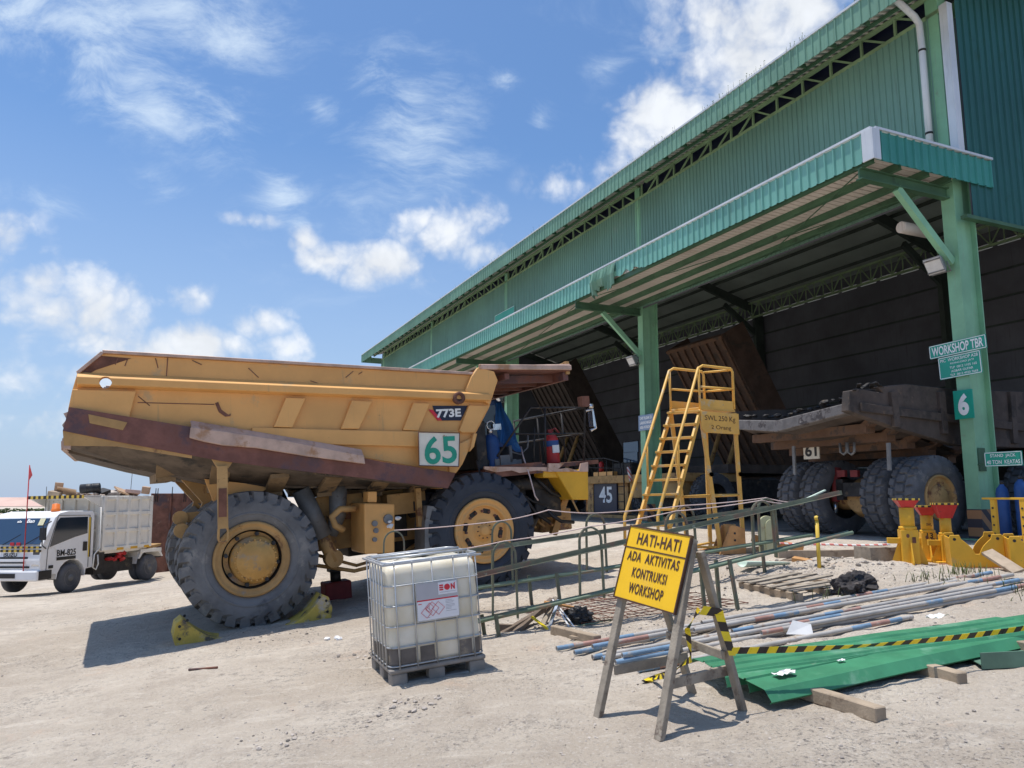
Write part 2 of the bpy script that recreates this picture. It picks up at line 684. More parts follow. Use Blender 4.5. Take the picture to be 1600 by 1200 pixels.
K['tarp_blue'] = mat('blue_tarpaulin', (.018, .10, .27), .55, 0, .2, 2.5, wear=((.05, .17, .36), .3, 3), bump=.2, bs=9)
K['tarp_brown'] = mat('brown_tarpaulin', (.17, .10, .055), .8, 0, .3, 3, bump=.3, bs=9)
K['wood'] = mat('weathered_timber', (.36, .28, .20), .85, 0, .22, 3, wear=((.22, .16, .11), .4, 5), bump=.3, bs=40)
K['wood_grey'] = mat('grey_weathered_timber', (.30, .255, .20), .9, 0, .25, 4, wear=((.17, .13, .10), .45, 6), bump=.35, bs=45)
K['wood_dark'] = mat('dark_broken_timber', (.16, .12, .09), .9, 0, .35, 4, wear=((.30, .24, .18), .3, 5), bump=.35, bs=40)
K['sign_yellow'] = mat('yellow_board_paint', (.86, .50, .012), .5, 0, .05, 3, wear=((.66, .40, .06), .3, 5), grime=((.45, .30, .10), .16, 8), streak=((.72, .44, .08), .25))
K['hdpe'] = None
K['plate_pale'] = mat('pale_label_sheet', (.72, .72, .76), .35, 0, .03, 3)
K['plate_grey'] = mat('grey_label_panel', (.42, .42, .46), .4, .1, .05, 3)
K['label_red'] = mat('red_print', (.62, .03, .05), .5, 0, .05, 3)
K['sheet_green'] = mat('dusty_green_sheet', (.055, .225, .115), .38, 0, .18, 2.0, wear=((.13, .30, .19), .42, 1.6), grime=((.36, .34, .27), .22, 2.4), streak=((.09, .27, .15), .25), bump=.08, bs=7)
K['channel_green'] = mat('olive_steel_channel', (.13, .23, .165), .5, .1, .2, 2.4, wear=((.26, .23, .16), .3, 3))
K['pipe_grey'] = mat('dusty_scaffold_pipe', (.43, .40, .365), .6, .2, .15, 4, wear=((.33, .24, .18), .35, 4), grime=((.27, .23, .20), .2, 7))
K['pipe_blue'] = mat('blue_pipe_band', (.17, .265, .37), .65, .1, .2, 5, wear=((.38, .35, .31), .5, 4))
K['pipe_red'] = mat('red_oxide_pipe_band', (.37, .205, .165), .65, .1, .2, 5, wear=((.38, .32, .27), .5, 4))
K['cage_olive'] = mat('olive_rusty_flat_bar', (.155, .165, .115), .65, .1, .25, 3, wear=((.22, .14, .10), .5, 1.8), grime=((.32, .34, .27), .22, 4))
K['cage_green'] = mat('green_pipe_rail', (.17, .225, .155), .6, .1, .2, 3, wear=((.27, .20, .14), .5, 2.0), grime=((.20, .36, .25), .2, 1.0))
K['string'] = mat('pale_pink_cord', (.60, .46, .42), .9, 0, .1, 6)
K['tape_yellow'] = mat('yellow_barrier_tape', (.80, .60, .02), .4, 0, .06, 5)
K['tape_black'] = mat('black_barrier_tape', (.03, .022, .02), .45, 0, .2, 5)
K['black_rubble'] = mat('black_tarry_lump', (.035, .03, .03), .75, 0, .4, 5, wear=((.13, .105, .09), .35, 4), bump=.5, bs=18)
K['stone'] = mat('pale_stone', (.43, .375, .325), .95, 0, .25, 6, bump=.4, bs=30)
K['cardboard'] = mat('cardboard', (.46, .31, .20), .85, 0, .12, 3)
K['pale_green'] = mat('pale_green_plastic', (.50, .60, .50), .5, 0, .1, 3)
K['olive_board'] = mat('pale_olive_board', (.42, .42, .25), .6, 0, .1, 2, wear=((.34, .29, .18), .3, 3))
K['orange_wood'] = mat('orange_brown_beam', (.50, .26, .10), .8, 0, .2, 3, wear=((.30, .19, .11), .35, 4))
K['leaf'] = mat('dry_green_weed', (.10, .14, .035), .8, 0, .3, 6)
K['brown_body'] = mat('dusty_brown_dump_steel', (.11, .07, .052), .85, 0, .25, 1.3, wear=((.07, .055, .045), .45, 1.2), bump=.2, bs=10)
K['brown_dark'] = mat('dark_dusty_dump_steel', (.080, .061, .051), .85, 0, .3, 1.4, wear=((.045, .037, .033), .5, 1.2), bump=.4, bs=9, grime=((.15, .10, .07), .3, 2.2))
K['orange_steel'] = mat('rust_orange_bolster', (.155, .088, .055), .85, 0, .25, 2, wear=((.08, .06, .05), .55, 2), bump=.25, bs=14)
K['lip_grey'] = mat('worn_grey_liner_edge', (.17, .155, .148), .65, .15, .3, 3, wear=((.06, .05, .048), .55, 3), bump=.5, bs=12, grime=((.30, .27, .25), .3, 6))
K['inner_shaded'] = mat('shaded_brown_dump_steel', (.05, .038, .032), .85, 0, .3, 1.2)  # dump steel for the deep bay, with the indoor shade painted into the colour
K['glass'] = glass_mat('tinted_glass')
K['glass_blue'] = glass_mat('sky_tinted_windscreen', (.03, .06, .11), .05)
K['chrome'] = mat('bright_metal', (.62, .62, .62), .2, .9, .05, 5)
K['lamp_glass'] = mat('lamp_glass', (.66, .64, .60), .25, 0, .08, 6)
K['lamp_amber'] = mat('lamp_housing_grey', (.30, .31, .33), .45, .4, .1, 5)
K['lime'] = mat('lime_plastic', (.40, .62, .05), .5, 0, .1, 4)
K['far_roof'] = mat('pink_faded_roof', (.56, .38, .31), .8, 0, .1, .2)
K['paper'] = mat('white_paper', (.80, .78, .76), .8, 0, .06, 5)

# translucent tank plastic
m = bpy.data.materials.new('cloudy_white_tank_plastic')
m.use_nodes = True
nt = m.node_tree
b = nt.nodes['Principled BSDF']
tcn = nt.nodes.new('ShaderNodeTexCoord')
nz1 = nt.nodes.new('ShaderNodeTexNoise')
nz1.inputs['Scale'].default_value = 2.4
nz1.inputs['Detail'].default_value = 6
nt.links.new(tcn.outputs['Object'], nz1.inputs['Vector'])
cr = nt.nodes.new('ShaderNodeValToRGB')
cr.color_ramp.elements[0].position = .3
cr.color_ramp.elements[0].color = (.62, .55, .40, 1)
cr.color_ramp.elements[1].position = .6
cr.color_ramp.elements[1].color = (.76, .71, .60, 1)
nt.links.new(nz1.outputs[0], cr.inputs[0])
nt.links.new(cr.outputs[0], b.inputs['Base Color'])
b.inputs['Roughness'].default_value = .38
b.inputs['Subsurface Weight'].default_value = .25
b.inputs['Subsurface Radius'].default_value = (.10, .085, .06)
b.inputs['Subsurface Scale'].default_value = .6
K['hdpe'] = m
K['residue'] = mat('dark_liquid_residue', (.12, .105, .095), .5, 0, .35, 3, wear=((.30, .25, .18), .35, 3))

# diagonal warning stripes as a material (pattern of the surface itself)
def stripe_mat(name, c1, c2, scale, rot, ratio=.5):
    m = bpy.data.materials.new(name)
    m.use_nodes = True
    nt = m.node_tree
    b = nt.nodes['Principled BSDF']
    b.inputs['Roughness'].default_value = .55
    t = nt.nodes.new('ShaderNodeTexCoord')
    mp_ = nt.nodes.new('ShaderNodeMapping')
    mp_.inputs['Rotation'].default_value = rot
    nt.links.new(t.outputs['Object'], mp_.inputs['Vector'])
    sx = nt.nodes.new('ShaderNodeSeparateXYZ')
    nt.links.new(mp_.outputs[0], sx.inputs[0])
    mu = nt.nodes.new('ShaderNodeMath')
    mu.operation = 'MULTIPLY'
    mu.inputs[1].default_value = scale
    nt.links.new(sx.outputs[0], mu.inputs[0])
    fr = nt.nodes.new('ShaderNodeMath')
    fr.operation = 'FRACT'
    nt.links.new(mu.outputs[0], fr.inputs[0])
    gt = nt.nodes.new('ShaderNodeMath')
    gt.operation = 'GREATER_THAN'
    gt.inputs[1].default_value = ratio
    nt.links.new(fr.outputs[0], gt.inputs[0])
    mx = nt.nodes.new('ShaderNodeMix')
    mx.data_type = 'RGBA'
    nt.links.new(gt.outputs[0], mx.inputs[0])
    mx.inputs[6].default_value = c1 + (1,)
    mx.inputs[7].default_value = c2 + (1,)
    nt.links.new(mx.outputs[2], b.inputs['Base Color'])
    return m


K['hazard'] = stripe_mat('yellow_black_stripes', (.72, .48, .06), (.03, .025, .02), 9, (0, 0, rad(40)))
K['hazard_col'] = stripe_mat('faded_hazard_stripes', (.45, .22, .10), (.06, .05, .06), 3.2, (rad(0), rad(45), 0))
K['redwhite'] = stripe_mat('red_white_stripes', (.62, .16, .14), (.75, .72, .70), 7, (rad(0), rad(35), rad(20)))
# ------------------------------------------------------------------ ground
def axis(lo, hi, fine_lo, fine_hi, step):
    a = []
    x = fine_lo
    while x <= fine_hi + 1e-6:
        a.append(x)
        x += step
    st = step
    x = fine_hi
    while x < hi:
        st *= 1.22
        x += st
        a.append(min(x, hi))
    st = step
    x = fine_lo
    while x > lo:
        st *= 1.22
        x -= st
        a.append(max(x, lo))
    return sorted(set(a))


MOUNDS = [(5.6, 13.6, 1.5, .16), (3.9, 13.6, .9, .10), (6.3, 11.6, .9, .07), (.35, 11.1, .6, .05), (-1.0, 8.0, .5, .03), (1.9, 12.6, 1.2, .05), (-2.2, 7.4, .5, .03), (4.7, 11.3, .6, .05)]


def relief(x, y):
    s = gs(x, y)
    f = 1.0 if s < -3.5 else max(0.0, (-1.5 - s) / 2.0) if s < -1.5 else 0.0
    if f == 0:
        return 0.0
    d = math.hypot(x, y)
    z = (.022 if d < 22 else .008) * noise.noise((x * .55, y * .55, 1.3)) + .016 * noise.noise((x * 1.7, y * 1.7, 4.1))
    rub = min(1, max(.42, (s + 17.5) / 4.0)) if d < 30 else .3
    if d < 26:
        z += .034 * rub * noise.fractal((x * 3.4, y * 3.4, 2.2), .75, 2.1, 5)
        z += .012 * max(0, noise.noise((x * 1.1, y * 1.1, 5))) * noise.noise((x * 7.5, y * 7.5, 8))
        # tyre rut prints curving through the foreground
        q = (y - 6.1) - .10 * x - .02 * x * x
        for c in (0, .55, 1.9, 2.4):
            w = (q - c) / .16
            if abs(w) < 2 and x < 1.5:
                z += -.014 * math.exp(-w * w) * (.6 + .4 * math.sin(x * 22 + c * 3))
    for mx_, my_, r, h in MOUNDS:
        dd = ((x - mx_) ** 2 + (y - my_) ** 2) / (r * r)
        if dd < 6:
            z += h * math.exp(-dd) * (1 + .5 * noise.noise((x * 3, y * 3, 7)))
    return z * f


def gtop(x, y):
    return gz(x, y) + relief(x, y)


gx = axis(-900, 900, -8.0, 9.0, .085)
gy = axis(-60, 1500, 5.0, 15.0, .085)
mb = MB()
for y in gy:
    for x in gx:
        mb.v.append((x, y, gtop(x, y)))
nx = len(gx)
for j in range(len(gy) - 1):
    for i in range(nx - 1):
        a = j * nx + i
        mb.f.append((a, a + 1, a + nx + 1, a + nx))
me = bpy.data.meshes.new("ground")
me.from_pydata(mb.v, [], mb.f)
me.polygons.foreach_set('use_smooth', [True] * len(mb.f))
ground = bpy.data.objects.new("ground", me)
COLL.objects.link(ground)
tag(ground, kind='structure')

gm = bpy.data.materials.new('dusty_sandy_yard')
gm.use_nodes = True
nt = gm.node_tree
b = nt.nodes['Principled BSDF']
b.inputs['Roughness'].default_value = .95
b.inputs['Specular IOR Level'].default_value = .15
geo = nt.nodes.new('ShaderNodeNewGeometry')


def gnz(scale, det, ro, vec=None, dist=0):
    n = nt.nodes.new('ShaderNodeTexNoise')
    n.inputs['Scale'].default_value = scale
    n.inputs['Detail'].default_value = det
    n.inputs['Roughness'].default_value = ro
    n.inputs['Distortion'].default_value = dist
    nt.links.new(vec if vec is not None else geo.outputs['Position'], n.inputs['Vector'])
    return n.outputs[0]


def gramp(src, a, c, lo=0., hi=1.):
    r = nt.nodes.new('ShaderNodeMapRange')
    r.interpolation_type = 'SMOOTHSTEP'
    nt.links.new(src, r.inputs['Value'])
    r.inputs['From Min'].default_value = a
    r.inputs['From Max'].default_value = c
    r.inputs['To Min'].default_value = lo
    r.inputs['To Max'].default_value = hi
    return r.outputs[0]


def gmix(f, a, c):
    n = nt.nodes.new('ShaderNodeMix')
    n.data_type = 'RGBA'
    for i, x in ((0, f), (6, a), (7, c)):
        if isinstance(x, (float, int)):
            n.inputs[i].default_value = x
        elif isinstance(x, tuple):
            n.inputs[i].default_value = x + (1,)
        else:
            nt.links.new(x, n.inputs[i])
    return n.outputs[2]


cur = gmix(gramp(gnz(.35, 7, .65), .38, .62), (.50, .42, .335), (.63, .545, .445))
patch = gramp(gnz(.55, 8, .7, dist=.5), .47, .62)
cur = gmix(gramp(gnz(2.2, 9, .75), .50, .60, 0, .42), cur, (.42, .35, .285))
cur = gmix(gramp(gnz(.8, 8, .7, dist=.3), .58, .68, 0, .6), cur, (.60, .455, .345))
mpn = nt.nodes.new('ShaderNodeMapping')
mpn.inputs['Rotation'].default_value = (0, 0, rad(-12))
mpn.inputs['Scale'].default_value = (.55, 2.2, 1)
nt.links.new(geo.outputs['Position'], mpn.inputs['Vector'])
cur = gmix(gramp(gnz(1.7, 10, .75, mpn.outputs[0], .3), .52, .66, 0, .6), cur, (.74, .655, .545))


def gmul(a, c):
    n = nt.nodes.new('ShaderNodeMath')
    n.operation = 'MULTIPLY'
    for i_, x_ in enumerate((a, c)):
        if isinstance(x_, (int, float)):
            n.inputs[i_].default_value = x_
        else:
            nt.links.new(x_, n.inputs[i_])
    return n.outputs[0]


cur = gmix(gmul(gramp(gnz(9, 9, .8), .50, .60), gramp(gnz(.7, 6, .7), .46, .62, .05, .70)), cur, (.25, .215, .185))
cur = gmix(gmul(gramp(gnz(24, 6, .75), .53, .60), gmul(patch, .85)), cur, (.20, .18, .16))
cur = gmix(gmul(gramp(gnz(34, 6, .75), .55, .62), .7), cur, (.66, .60, .53))
cur = gmix(gmul(gramp(gnz(15, 8, .8), .62, .68), .5), cur, (.17, .15, .135))
mpk = nt.nodes.new('ShaderNodeMapping')
mpk.inputs['Rotation'].default_value = (0, 0, rad(-14))
mpk.inputs['Scale'].default_value = (1.0, 3.4, 1)
nt.links.new(geo.outputs['Position'], mpk.inputs['Vector'])
crev_shade = gmul(gramp(gnz(3.4, 9, .72, mpk.outputs[0], .5), .635, .69), gramp(gnz(.9, 5, .6), .42, .60, .25, 1))
cur = gmix(gmul(crev_shade, .85), cur, (.19, .155, .13))  # dark crevice marks, their shade painted into the ground colour
nt.links.new(cur, b.inputs['Base Color'])
ht = nt.nodes.new('ShaderNodeMath')
ht.operation = 'MULTIPLY_ADD'
nt.links.new(gnz(38, 6, .7), ht.inputs[0])
ht.inputs[1].default_value = .35
h2 = nt.nodes.new('ShaderNodeMath')
h2.operation = 'MULTIPLY_ADD'
nt.links.new(gnz(8, 8, .7), h2.inputs[0])
h2.inputs[1].default_value = 1.0
vor = nt.nodes.new('ShaderNodeTexVoronoi')
vor.inputs['Scale'].default_value = 22
nt.links.new(geo.outputs['Position'], vor.inputs['Vector'])
nt.links.new(gramp(vor.outputs['Distance'], 0, .35, .22, 0), h2.inputs[2])
nt.links.new(h2.outputs[0], ht.inputs[2])
bn = nt.nodes.new('ShaderNodeBump')
bn.inputs['Strength'].default_value = 1.0
bn.inputs['Distance'].default_value = .075
nt.links.new(ht.outputs[0], bn.inputs['Height'])
nt.links.new(bn.outputs[0], b.inputs['Normal'])
me.materials.append(gm)


PHI = (1 + 5 ** .5) / 2
ICO_V = [Vector(v).normalized() for v in ((-1, PHI, 0), (1, PHI, 0), (-1, -PHI, 0), (1, -PHI, 0), (0, -1, PHI), (0, 1, PHI), (0, -1, -PHI), (0, 1, -PHI), (PHI, 0, -1), (PHI, 0, 1), (-PHI, 0, -1), (-PHI, 0, 1))]
ICO_F = [(0, 11, 5), (0, 5, 1), (0, 1, 7), (0, 7, 10), (0, 10, 11), (1, 5, 9), (5, 11, 4), (11, 10, 2), (10, 7, 6), (7, 1, 8), (3, 9, 4), (3, 4, 2), (3, 2, 6), (3, 6, 8), (3, 8, 9), (4, 9, 5), (2, 4, 11), (6, 2, 10), (8, 6, 7), (9, 8, 1)]


def rock(mb, c, r, mi=0, sq=.6):
    """irregular little stone added to mb"""
    a = random.random() * 6.28
    vs = []
    sx, sy, sz = random.uniform(.7, 1.25), random.uniform(.7, 1.25), random.uniform(.5, .9) * sq / .6
    ca, sa = math.cos(a), math.sin(a)
    for p in ICO_V:
        k_ = random.uniform(.68, 1.12)
        x, y = p.x * sx * k_, p.y * sy * k_
        vs.append((c[0] + r * (x * ca - y * sa), c[1] + r * (x * sa + y * ca), c[2] + r * p.z * sz * k_))
    mb.add(vs, ICO_F, mi)


mb = MB()
k = 0
while k < 9000:
    y = 5.2 + 13 * random.random() ** 1.5
    x = random.uniform(-.72, .72) * y
    s = gs(x, y)
    if s > -4:
        continue
    dn = noise.noise((x * .9, y * .9, 9)) + .25 * (s > -15.5)
    if dn < random.uniform(-.35, .55):
        continue
    r = .0035 + .020 * random.random() ** 8
    rock(mb, (x, y, gtop(x, y) + r * .1), r, random.choice((0, 0, 1)), .42)
    k += 1
st = mb.build("loose_stones", [K['stone'], mat('grey_brown_pebble', (.34, .30, .265), .95, 0, .3, 6)])
tag(st, 'loose pebbles and small stones strewn over the pale dusty yard', 'stones', kind='stuff')

# ------------------------------------------------------------------ workshop building (local x = into the building, y = along its front, z up)
ang = math.atan2(NV.y, NV.x)
BM = Matrix.Translation(BO) @ Matrix.Rotation(ang, 4, 'Z')


def B(s, t, z):
    return BM @ Vector((s, t, z))


mb = MB()
mb.box2((-.9, -14, FLOOR - .5), (34, 66, FLOOR + .02))
fl = mb.build("workshop_floor", K['floor'], at_=BM)
tag(fl, kind='structure')

shed = empty("workshop_building", BM, "long two-tone green corrugated steel workshop with open bays and a projecting canopy", "workshop")
L_ = 61.3
DEPTH = 21.0
EZ, RZ = 16.02, 18.8          # underside of the roof at eaves / ridge


def corr(mb, p0, ux, uz, length, h0, h1, nrm, pitch=.25, dep=.035, mi=0, top=None, bottom=None):
    """trapezoidal sheet: starts at p0, runs along ux, from h0 to h1 along uz, ribs stand out along nrm; closed thin back"""
    p0, ux, uz, nrm = Vector(p0), Vector(ux), Vector(uz), Vector(nrm)
    prof = []
    x = 0.0
    while x < length - 1e-6:
        for f, d in ((0, 0), (.72, 0), (.80, 1), (.92, 1)):
            xx = x + f * pitch
            if xx < length:
                prof.append((xx, d * dep))
        x += pitch
    prof.append((length, 0))
    vs = []
    for xx, d in prof:
        a = h0 if bottom is None else bottom(xx)
        c = h1 if top is None else top(xx)
        vs.append(p0 + ux * xx + nrm * d + uz * a)
        vs.append(p0 + ux * xx + nrm * d + uz * c)
    n = len(prof)
    mb.add(vs, [(2 * i, 2 * i + 2, 2 * i + 3, 2 * i + 1) for i in range(n - 1)], mi)
    # back skin
    vs = []
    for xx, d in (prof[0], prof[-1]):
        a = h0 if bottom is None else bottom(xx)
        c = h1 if top is None else top(xx)
        vs += [p0 + ux * xx - nrm * .012 + uz * a, p0 + ux * xx - nrm * .012 + uz * c]
    if top is None and bottom is None:
        mb.add(vs, [(0, 1, 3, 2)], mi)
    return mb


X, Y, Z = Vector((1, 0, 0)), Vector((0, 1, 0)), Vector((0, 0, 1))
mb = MB()
corr(mb, (.02, .34, 0), Y, Z, L_ - .34, 10.3, 15.38, -X, .22, .035)
mb.box2((.035, .4, 10.25), (.075, L_, 15.36), mi=1)
mb.build("front_wall", [K['wall_green'], K['siding']], shed)
# gable end: sheet from above the side opening to the roof slope
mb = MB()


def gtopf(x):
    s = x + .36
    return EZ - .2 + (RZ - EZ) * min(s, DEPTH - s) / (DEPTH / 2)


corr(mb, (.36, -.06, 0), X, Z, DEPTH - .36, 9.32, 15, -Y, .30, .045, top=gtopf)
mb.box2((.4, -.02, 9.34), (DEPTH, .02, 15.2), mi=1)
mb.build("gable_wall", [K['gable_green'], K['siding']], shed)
mb = MB()
mb.box2((.0, -.13, 9.26), (DEPTH, .06, 9.36))
mb.build("gable_girt", K['beam_green'], shed)
# white corner flashing
mb = MB()
mb.box2((-.10, -.14, 11.14), (.13, -.105, 15.5))
mb.box2((-.10, -.104, 11.14), (-.065, .10, 15.5))
mb.build("corner_flashing", K['trim'], shed, .004)
# roof
mb = MB()
sl = (RZ - EZ) / (DEPTH / 2)
for sgn in (0, 1):
    e = -1.75 if sgn == 0 else DEPTH + 1.75
    zz = EZ + .12 - 1.75 * sl
    r_ = DEPTH / 2
    vs = [(e, -1.4, zz), (r_, -1.4, RZ + .12), (r_, L_ + .9, RZ + .12), (e, L_ + .9, zz)]
    vs += [(p[0], p[1], p[2] + .06) for p in vs]
    mb.add(vs, [(3, 2, 1, 0), (4, 5, 6, 7), (0, 1, 5, 4), (1, 2, 6, 5), (2, 3, 7, 6), (3, 0, 4, 7)], 0)
mb.build("roof", K['roof'], shed)
# underside ribs of the eave overhang
mb = MB()
t = -1.3
while t < L_ + .8:
    mb.beam((-1.70, t, EZ + .12 - 1.70 * sl - .03), (.3, t, EZ + .12 + .3 * sl - .03), .07, .05)
    t += .27
mb.build("roof_sheet_ribs", K['soffit'], shed)
mb = MB()
for s in (-1.45, -.55, 0.35):
    mb.beam((s, -1.35, EZ + .06 + s * sl - .06), (s, L_ + .85, EZ + .06 + s * sl - .06), .07, .10)
build_each(mb, "eave_purlin", K['beam_green'], shed)
mb = MB()
t = -.9
while t < L_ + .8:
    mb.beam((-1.72, t, EZ - 1.72 * sl - .02), (-1.05, t, EZ - 1.05 * sl - .14), .05, .14)
    t += 1.24
build_each(mb, "eave_bracket", K['beam_green'], shed)
mb = MB()
corr(mb, (-1.78, -1.4, 0), Y, Z, L_ + 2.3, 15.18, 15.90, -X, .30, .035)
mb.build("eave_fascia", K['eave_green'], shed)
mb = MB()
mb.box2((-1.825, -1.42, 15.905), (-1.70, L_ + .92, 15.97))
mb.build("eave_cap", K['trim'], shed)
mb = MB()
corr(mb, (-1.78, L_ + .92, 0), X, Z, 3.0, 15.18, 15.75, Y, .30, .035)
mb.build("verge_fascia", K['eave_green'], shed)
# clerestory truss between wall head and roof
mb = MB()
mb.beam((.05, 0, 15.44), (.05, L_, 15.44), .10, .12)
for i in range(4):
    mb.beam((.0, 15 * i + .3, 16.02), (.0, 15 * i + 14.7, 16.02), .14, .10)
    for j in range(12):
        t0 = 15 * i + .35 + j * 1.22
        mb.beam((-.02, t0 + 1.2, 15.46), (-.02, t0 + 1.2, 16.0), .07, .07, up=X)
        if j < 6:
            mb.beam((.03, t0 + .35, 15.46), (.03, t0 + 1.15, 16.0), .06, .06, up=X)
        else:
            mb.beam((.03, t0 + .85, 15.46), (.03, t0 + .05, 16.0), .06, .06, up=X)
mb.build("clerestory_truss", K['truss_green'], shed)
mb = MB()
mb.box2((.22, .3, 15.3), (.26, L_, 16.2))
mb.build("clerestory_shade_sheet", K['navy'], shed)  # dark sheet added for the shade in the gap behind the truss
# canopy
CS, CB, CT = -3.35, 10.30, 11.05
mb = MB()


def tear(x):
    if 10.2 < x < 14.0:
        return CB + .10 + .30 * abs(math.sin(x * 2.1)) * (x - 10.0) / 4 + .08 * math.sin(x * 9)
    return CB


corr(mb, (CS, -.06, 0), Y, Z, L_ + .06, CB, CT, -X, .30, .05, bottom=tear)
mb.build("canopy_fascia", K['fascia_green'], shed)
mb = MB()
corr(mb, (CS + .02, -.12, 0), X, Z, 4.55, CB - .02, CT, -Y, .30, .05)
mb.build("canopy_end_fascia", mat('shaded_green_end_fascia_sheet', (.05, .255, .215), .45, 0, .1, .4, streak=((.09, .34, .29), .4)), shed)  # darker than the front fascia: the shade on this end is in the colour
mb = MB()
mb.box2((CS - .09, -.20, CB - .04), (CS + .18, -.165, CT + .02))
mb.box2((CS - .09, -.164, CB - .04), (CS - .055, .14, CT + .02))
mb.build("canopy_corner_flashing", K['trim'], shed, .004)
mb = MB()
mb.box2((CS - .062, -.12, CT + .022), (CS + .06, L_, CT + .085))
mb.box2((CS + .062, -.19, CT + .022), (1.2, -.09, CT + .085))
mb.build("canopy_cap", K['trim'], shed)
mb = MB()
mb.box2((CS + .04, -.05, CB + .21), (.0, L_, CB + .26))
mb.build("canopy_roof", K['roof'], shed)
mb = MB()
t = .1
while t < L_:
    mb.box2((CS + .06, t, CB + .15), (-.02, t + .19, CB + .20))
    t += .235
mb.build("canopy_soffit_sheet", K['soffit'], shed)
mb = MB()
for s in (-3.22, -2.25, -1.2, -.35):
    mb.box2((s - .05, .02, CB - .02), (s + .05, L_, CB + .145))
    mb.box2((s - .05, .02, CB - .045), (s + .07, L_, CB - .022))
build_each(mb, "canopy_purlin", K['beam_green'], shed)
mb = MB()
mb.beam((-3.1, .5, CB - .06), (-.2, 7.2, CB - .06), .025, .025)
mb.beam((-.3, .8, CB - .06), (-3.0, 14.2, CB - .06), .025, .025)
mb.beam((-3.0, 15.8, CB - .06), (-.3, 29, CB - .06), .025, .025)
build_each(mb, "wind_brace", K['beam_green'], shed)
# torn flap of the fascia
mb = MB()
rows = []
for i in range(26):
    t_ = 11.9 + i * .075
    d = .05 * math.sin(i * 1.9) + .02 * math.sin(i * 4.3)
    rows.append([(CS - .10 + d, t_, CT - .05), (CS - .16 + d * 1.6, t_ + .02, CT - .45), (CS - .12 + d * 2 + .1 * (i / 26), t_ + .06, CT - .80 - .18 * math.sin(i * .33) - .12 * (i % 3 == 0))])
vs = [p for r_ in rows for p in r_]
mb.add(vs, [(3 * i + j, 3 * i + 3 + j, 3 * i + 4 + j, 3 * i + 1 + j) for i in range(25) for j in range(2)])
fo = mb.build("torn_fascia_flap", K['eave_green'], shed)
so_ = fo.modifiers.new("thick", 'SOLIDIFY')
so_.thickness = .008
# columns, each with cantilever beam and brace
for i in range(5):
    t0 = 15.0 * i + .20
    mb = MB()
    zt = 15.95
    mb.box2((0, t0, FLOOR - .3), (.035, t0 + .38, zt))
    mb.box2((.775, t0, FLOOR - .3), (.81, t0 + .38, zt))
    mb.box2((.036, t0 + .035, FLOOR - .3), (.40, t0 + .345, zt))
    mb.box2((.401, t0 + .13, FLOOR - .3), (.774, t0 + .25, zt))
    mb.box2((-.22, t0 - .12, FLOOR), (1.0, t0 + .5, FLOOR + .05))
    c = mb.build("column", K['frame_green'], shed)
    mb = MB()
    if i < 2:
        mb.box2((-.008, t0 - .008, FLOOR + .05), (.42, t0 + .388, FLOOR + .80))
        mb.build("hazard_band", K['hazard_col'], c)
    mb = MB()
    tb = t0 + .1
    mb.box2((CS + .05, tb, CB - .08), (-.02, tb + .20, CB - .05))
    mb.box2((CS + .05, tb + .08, CB - .33), (-.02, tb + .12, CB - .08))
    mb.box2((CS + .05, tb, CB - .36), (-.02, tb + .20, CB - .33))
    mb.build("canopy_beam", K['beam_green'], shed)
    mb = MB()
    mb.beam((-.03, tb + .1, 8.15), (-1.95, tb + .1, CB - .38), .16, .20)
    mb.build("canopy_brace", K['frame_green'], shed)
# gutter downpipe
mb = MB()
mb.tube([(-1.55, .75, 16.3), (-1.15, .72, 15.9), (-.35, .66, 15.45), (-.2, .64, 15.25), (-.17, .64, 14.5), (-.17, .64, 10.9)], .095, 12)
mb.build("downpipe", K['trim'], shed)
mb = MB()
for z in (11.9, 14.4):
    mb.lathe([(.105, z), (.105, z + .06)], 12, Matrix.Translation((-.17, .64, 0)))
build_each(mb, "pipe_clamp", K['dark_steel'], shed)
# far end wall, back wall with light slits, interior frame
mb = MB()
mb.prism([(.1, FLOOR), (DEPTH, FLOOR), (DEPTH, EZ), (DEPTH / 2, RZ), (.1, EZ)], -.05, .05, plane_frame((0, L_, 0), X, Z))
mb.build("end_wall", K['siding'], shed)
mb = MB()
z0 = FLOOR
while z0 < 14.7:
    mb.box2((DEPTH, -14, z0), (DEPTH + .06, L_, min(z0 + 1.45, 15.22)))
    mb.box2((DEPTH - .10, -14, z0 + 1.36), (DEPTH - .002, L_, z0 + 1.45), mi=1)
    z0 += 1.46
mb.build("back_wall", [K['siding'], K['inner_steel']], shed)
mb = MB()
t = -14.0
while t < L_:
    mb.box2((DEPTH, t, 15.50), (DEPTH + .06, t + 1.5, 16.3))
    if int(t * 7) % 3:
        mb.box2((DEPTH, t + 1.05, 15.221), (DEPTH + .06, t + 1.30, 15.499))
    t += 1.5
mb.build("back_clerestory", K['siding'], shed)
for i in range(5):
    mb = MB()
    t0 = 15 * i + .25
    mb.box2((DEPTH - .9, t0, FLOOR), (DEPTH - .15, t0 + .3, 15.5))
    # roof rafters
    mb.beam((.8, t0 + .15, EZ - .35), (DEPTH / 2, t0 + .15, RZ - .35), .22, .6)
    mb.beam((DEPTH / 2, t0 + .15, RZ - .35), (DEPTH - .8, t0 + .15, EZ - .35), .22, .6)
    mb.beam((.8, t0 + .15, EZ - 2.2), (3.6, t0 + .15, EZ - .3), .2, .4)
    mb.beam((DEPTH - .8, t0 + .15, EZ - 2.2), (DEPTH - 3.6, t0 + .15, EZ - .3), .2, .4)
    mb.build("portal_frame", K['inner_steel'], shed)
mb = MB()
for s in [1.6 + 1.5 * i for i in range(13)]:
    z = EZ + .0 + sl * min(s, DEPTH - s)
    mb.box2((s - .05, 0, z - .12), (s + .05, L_, z + .06))
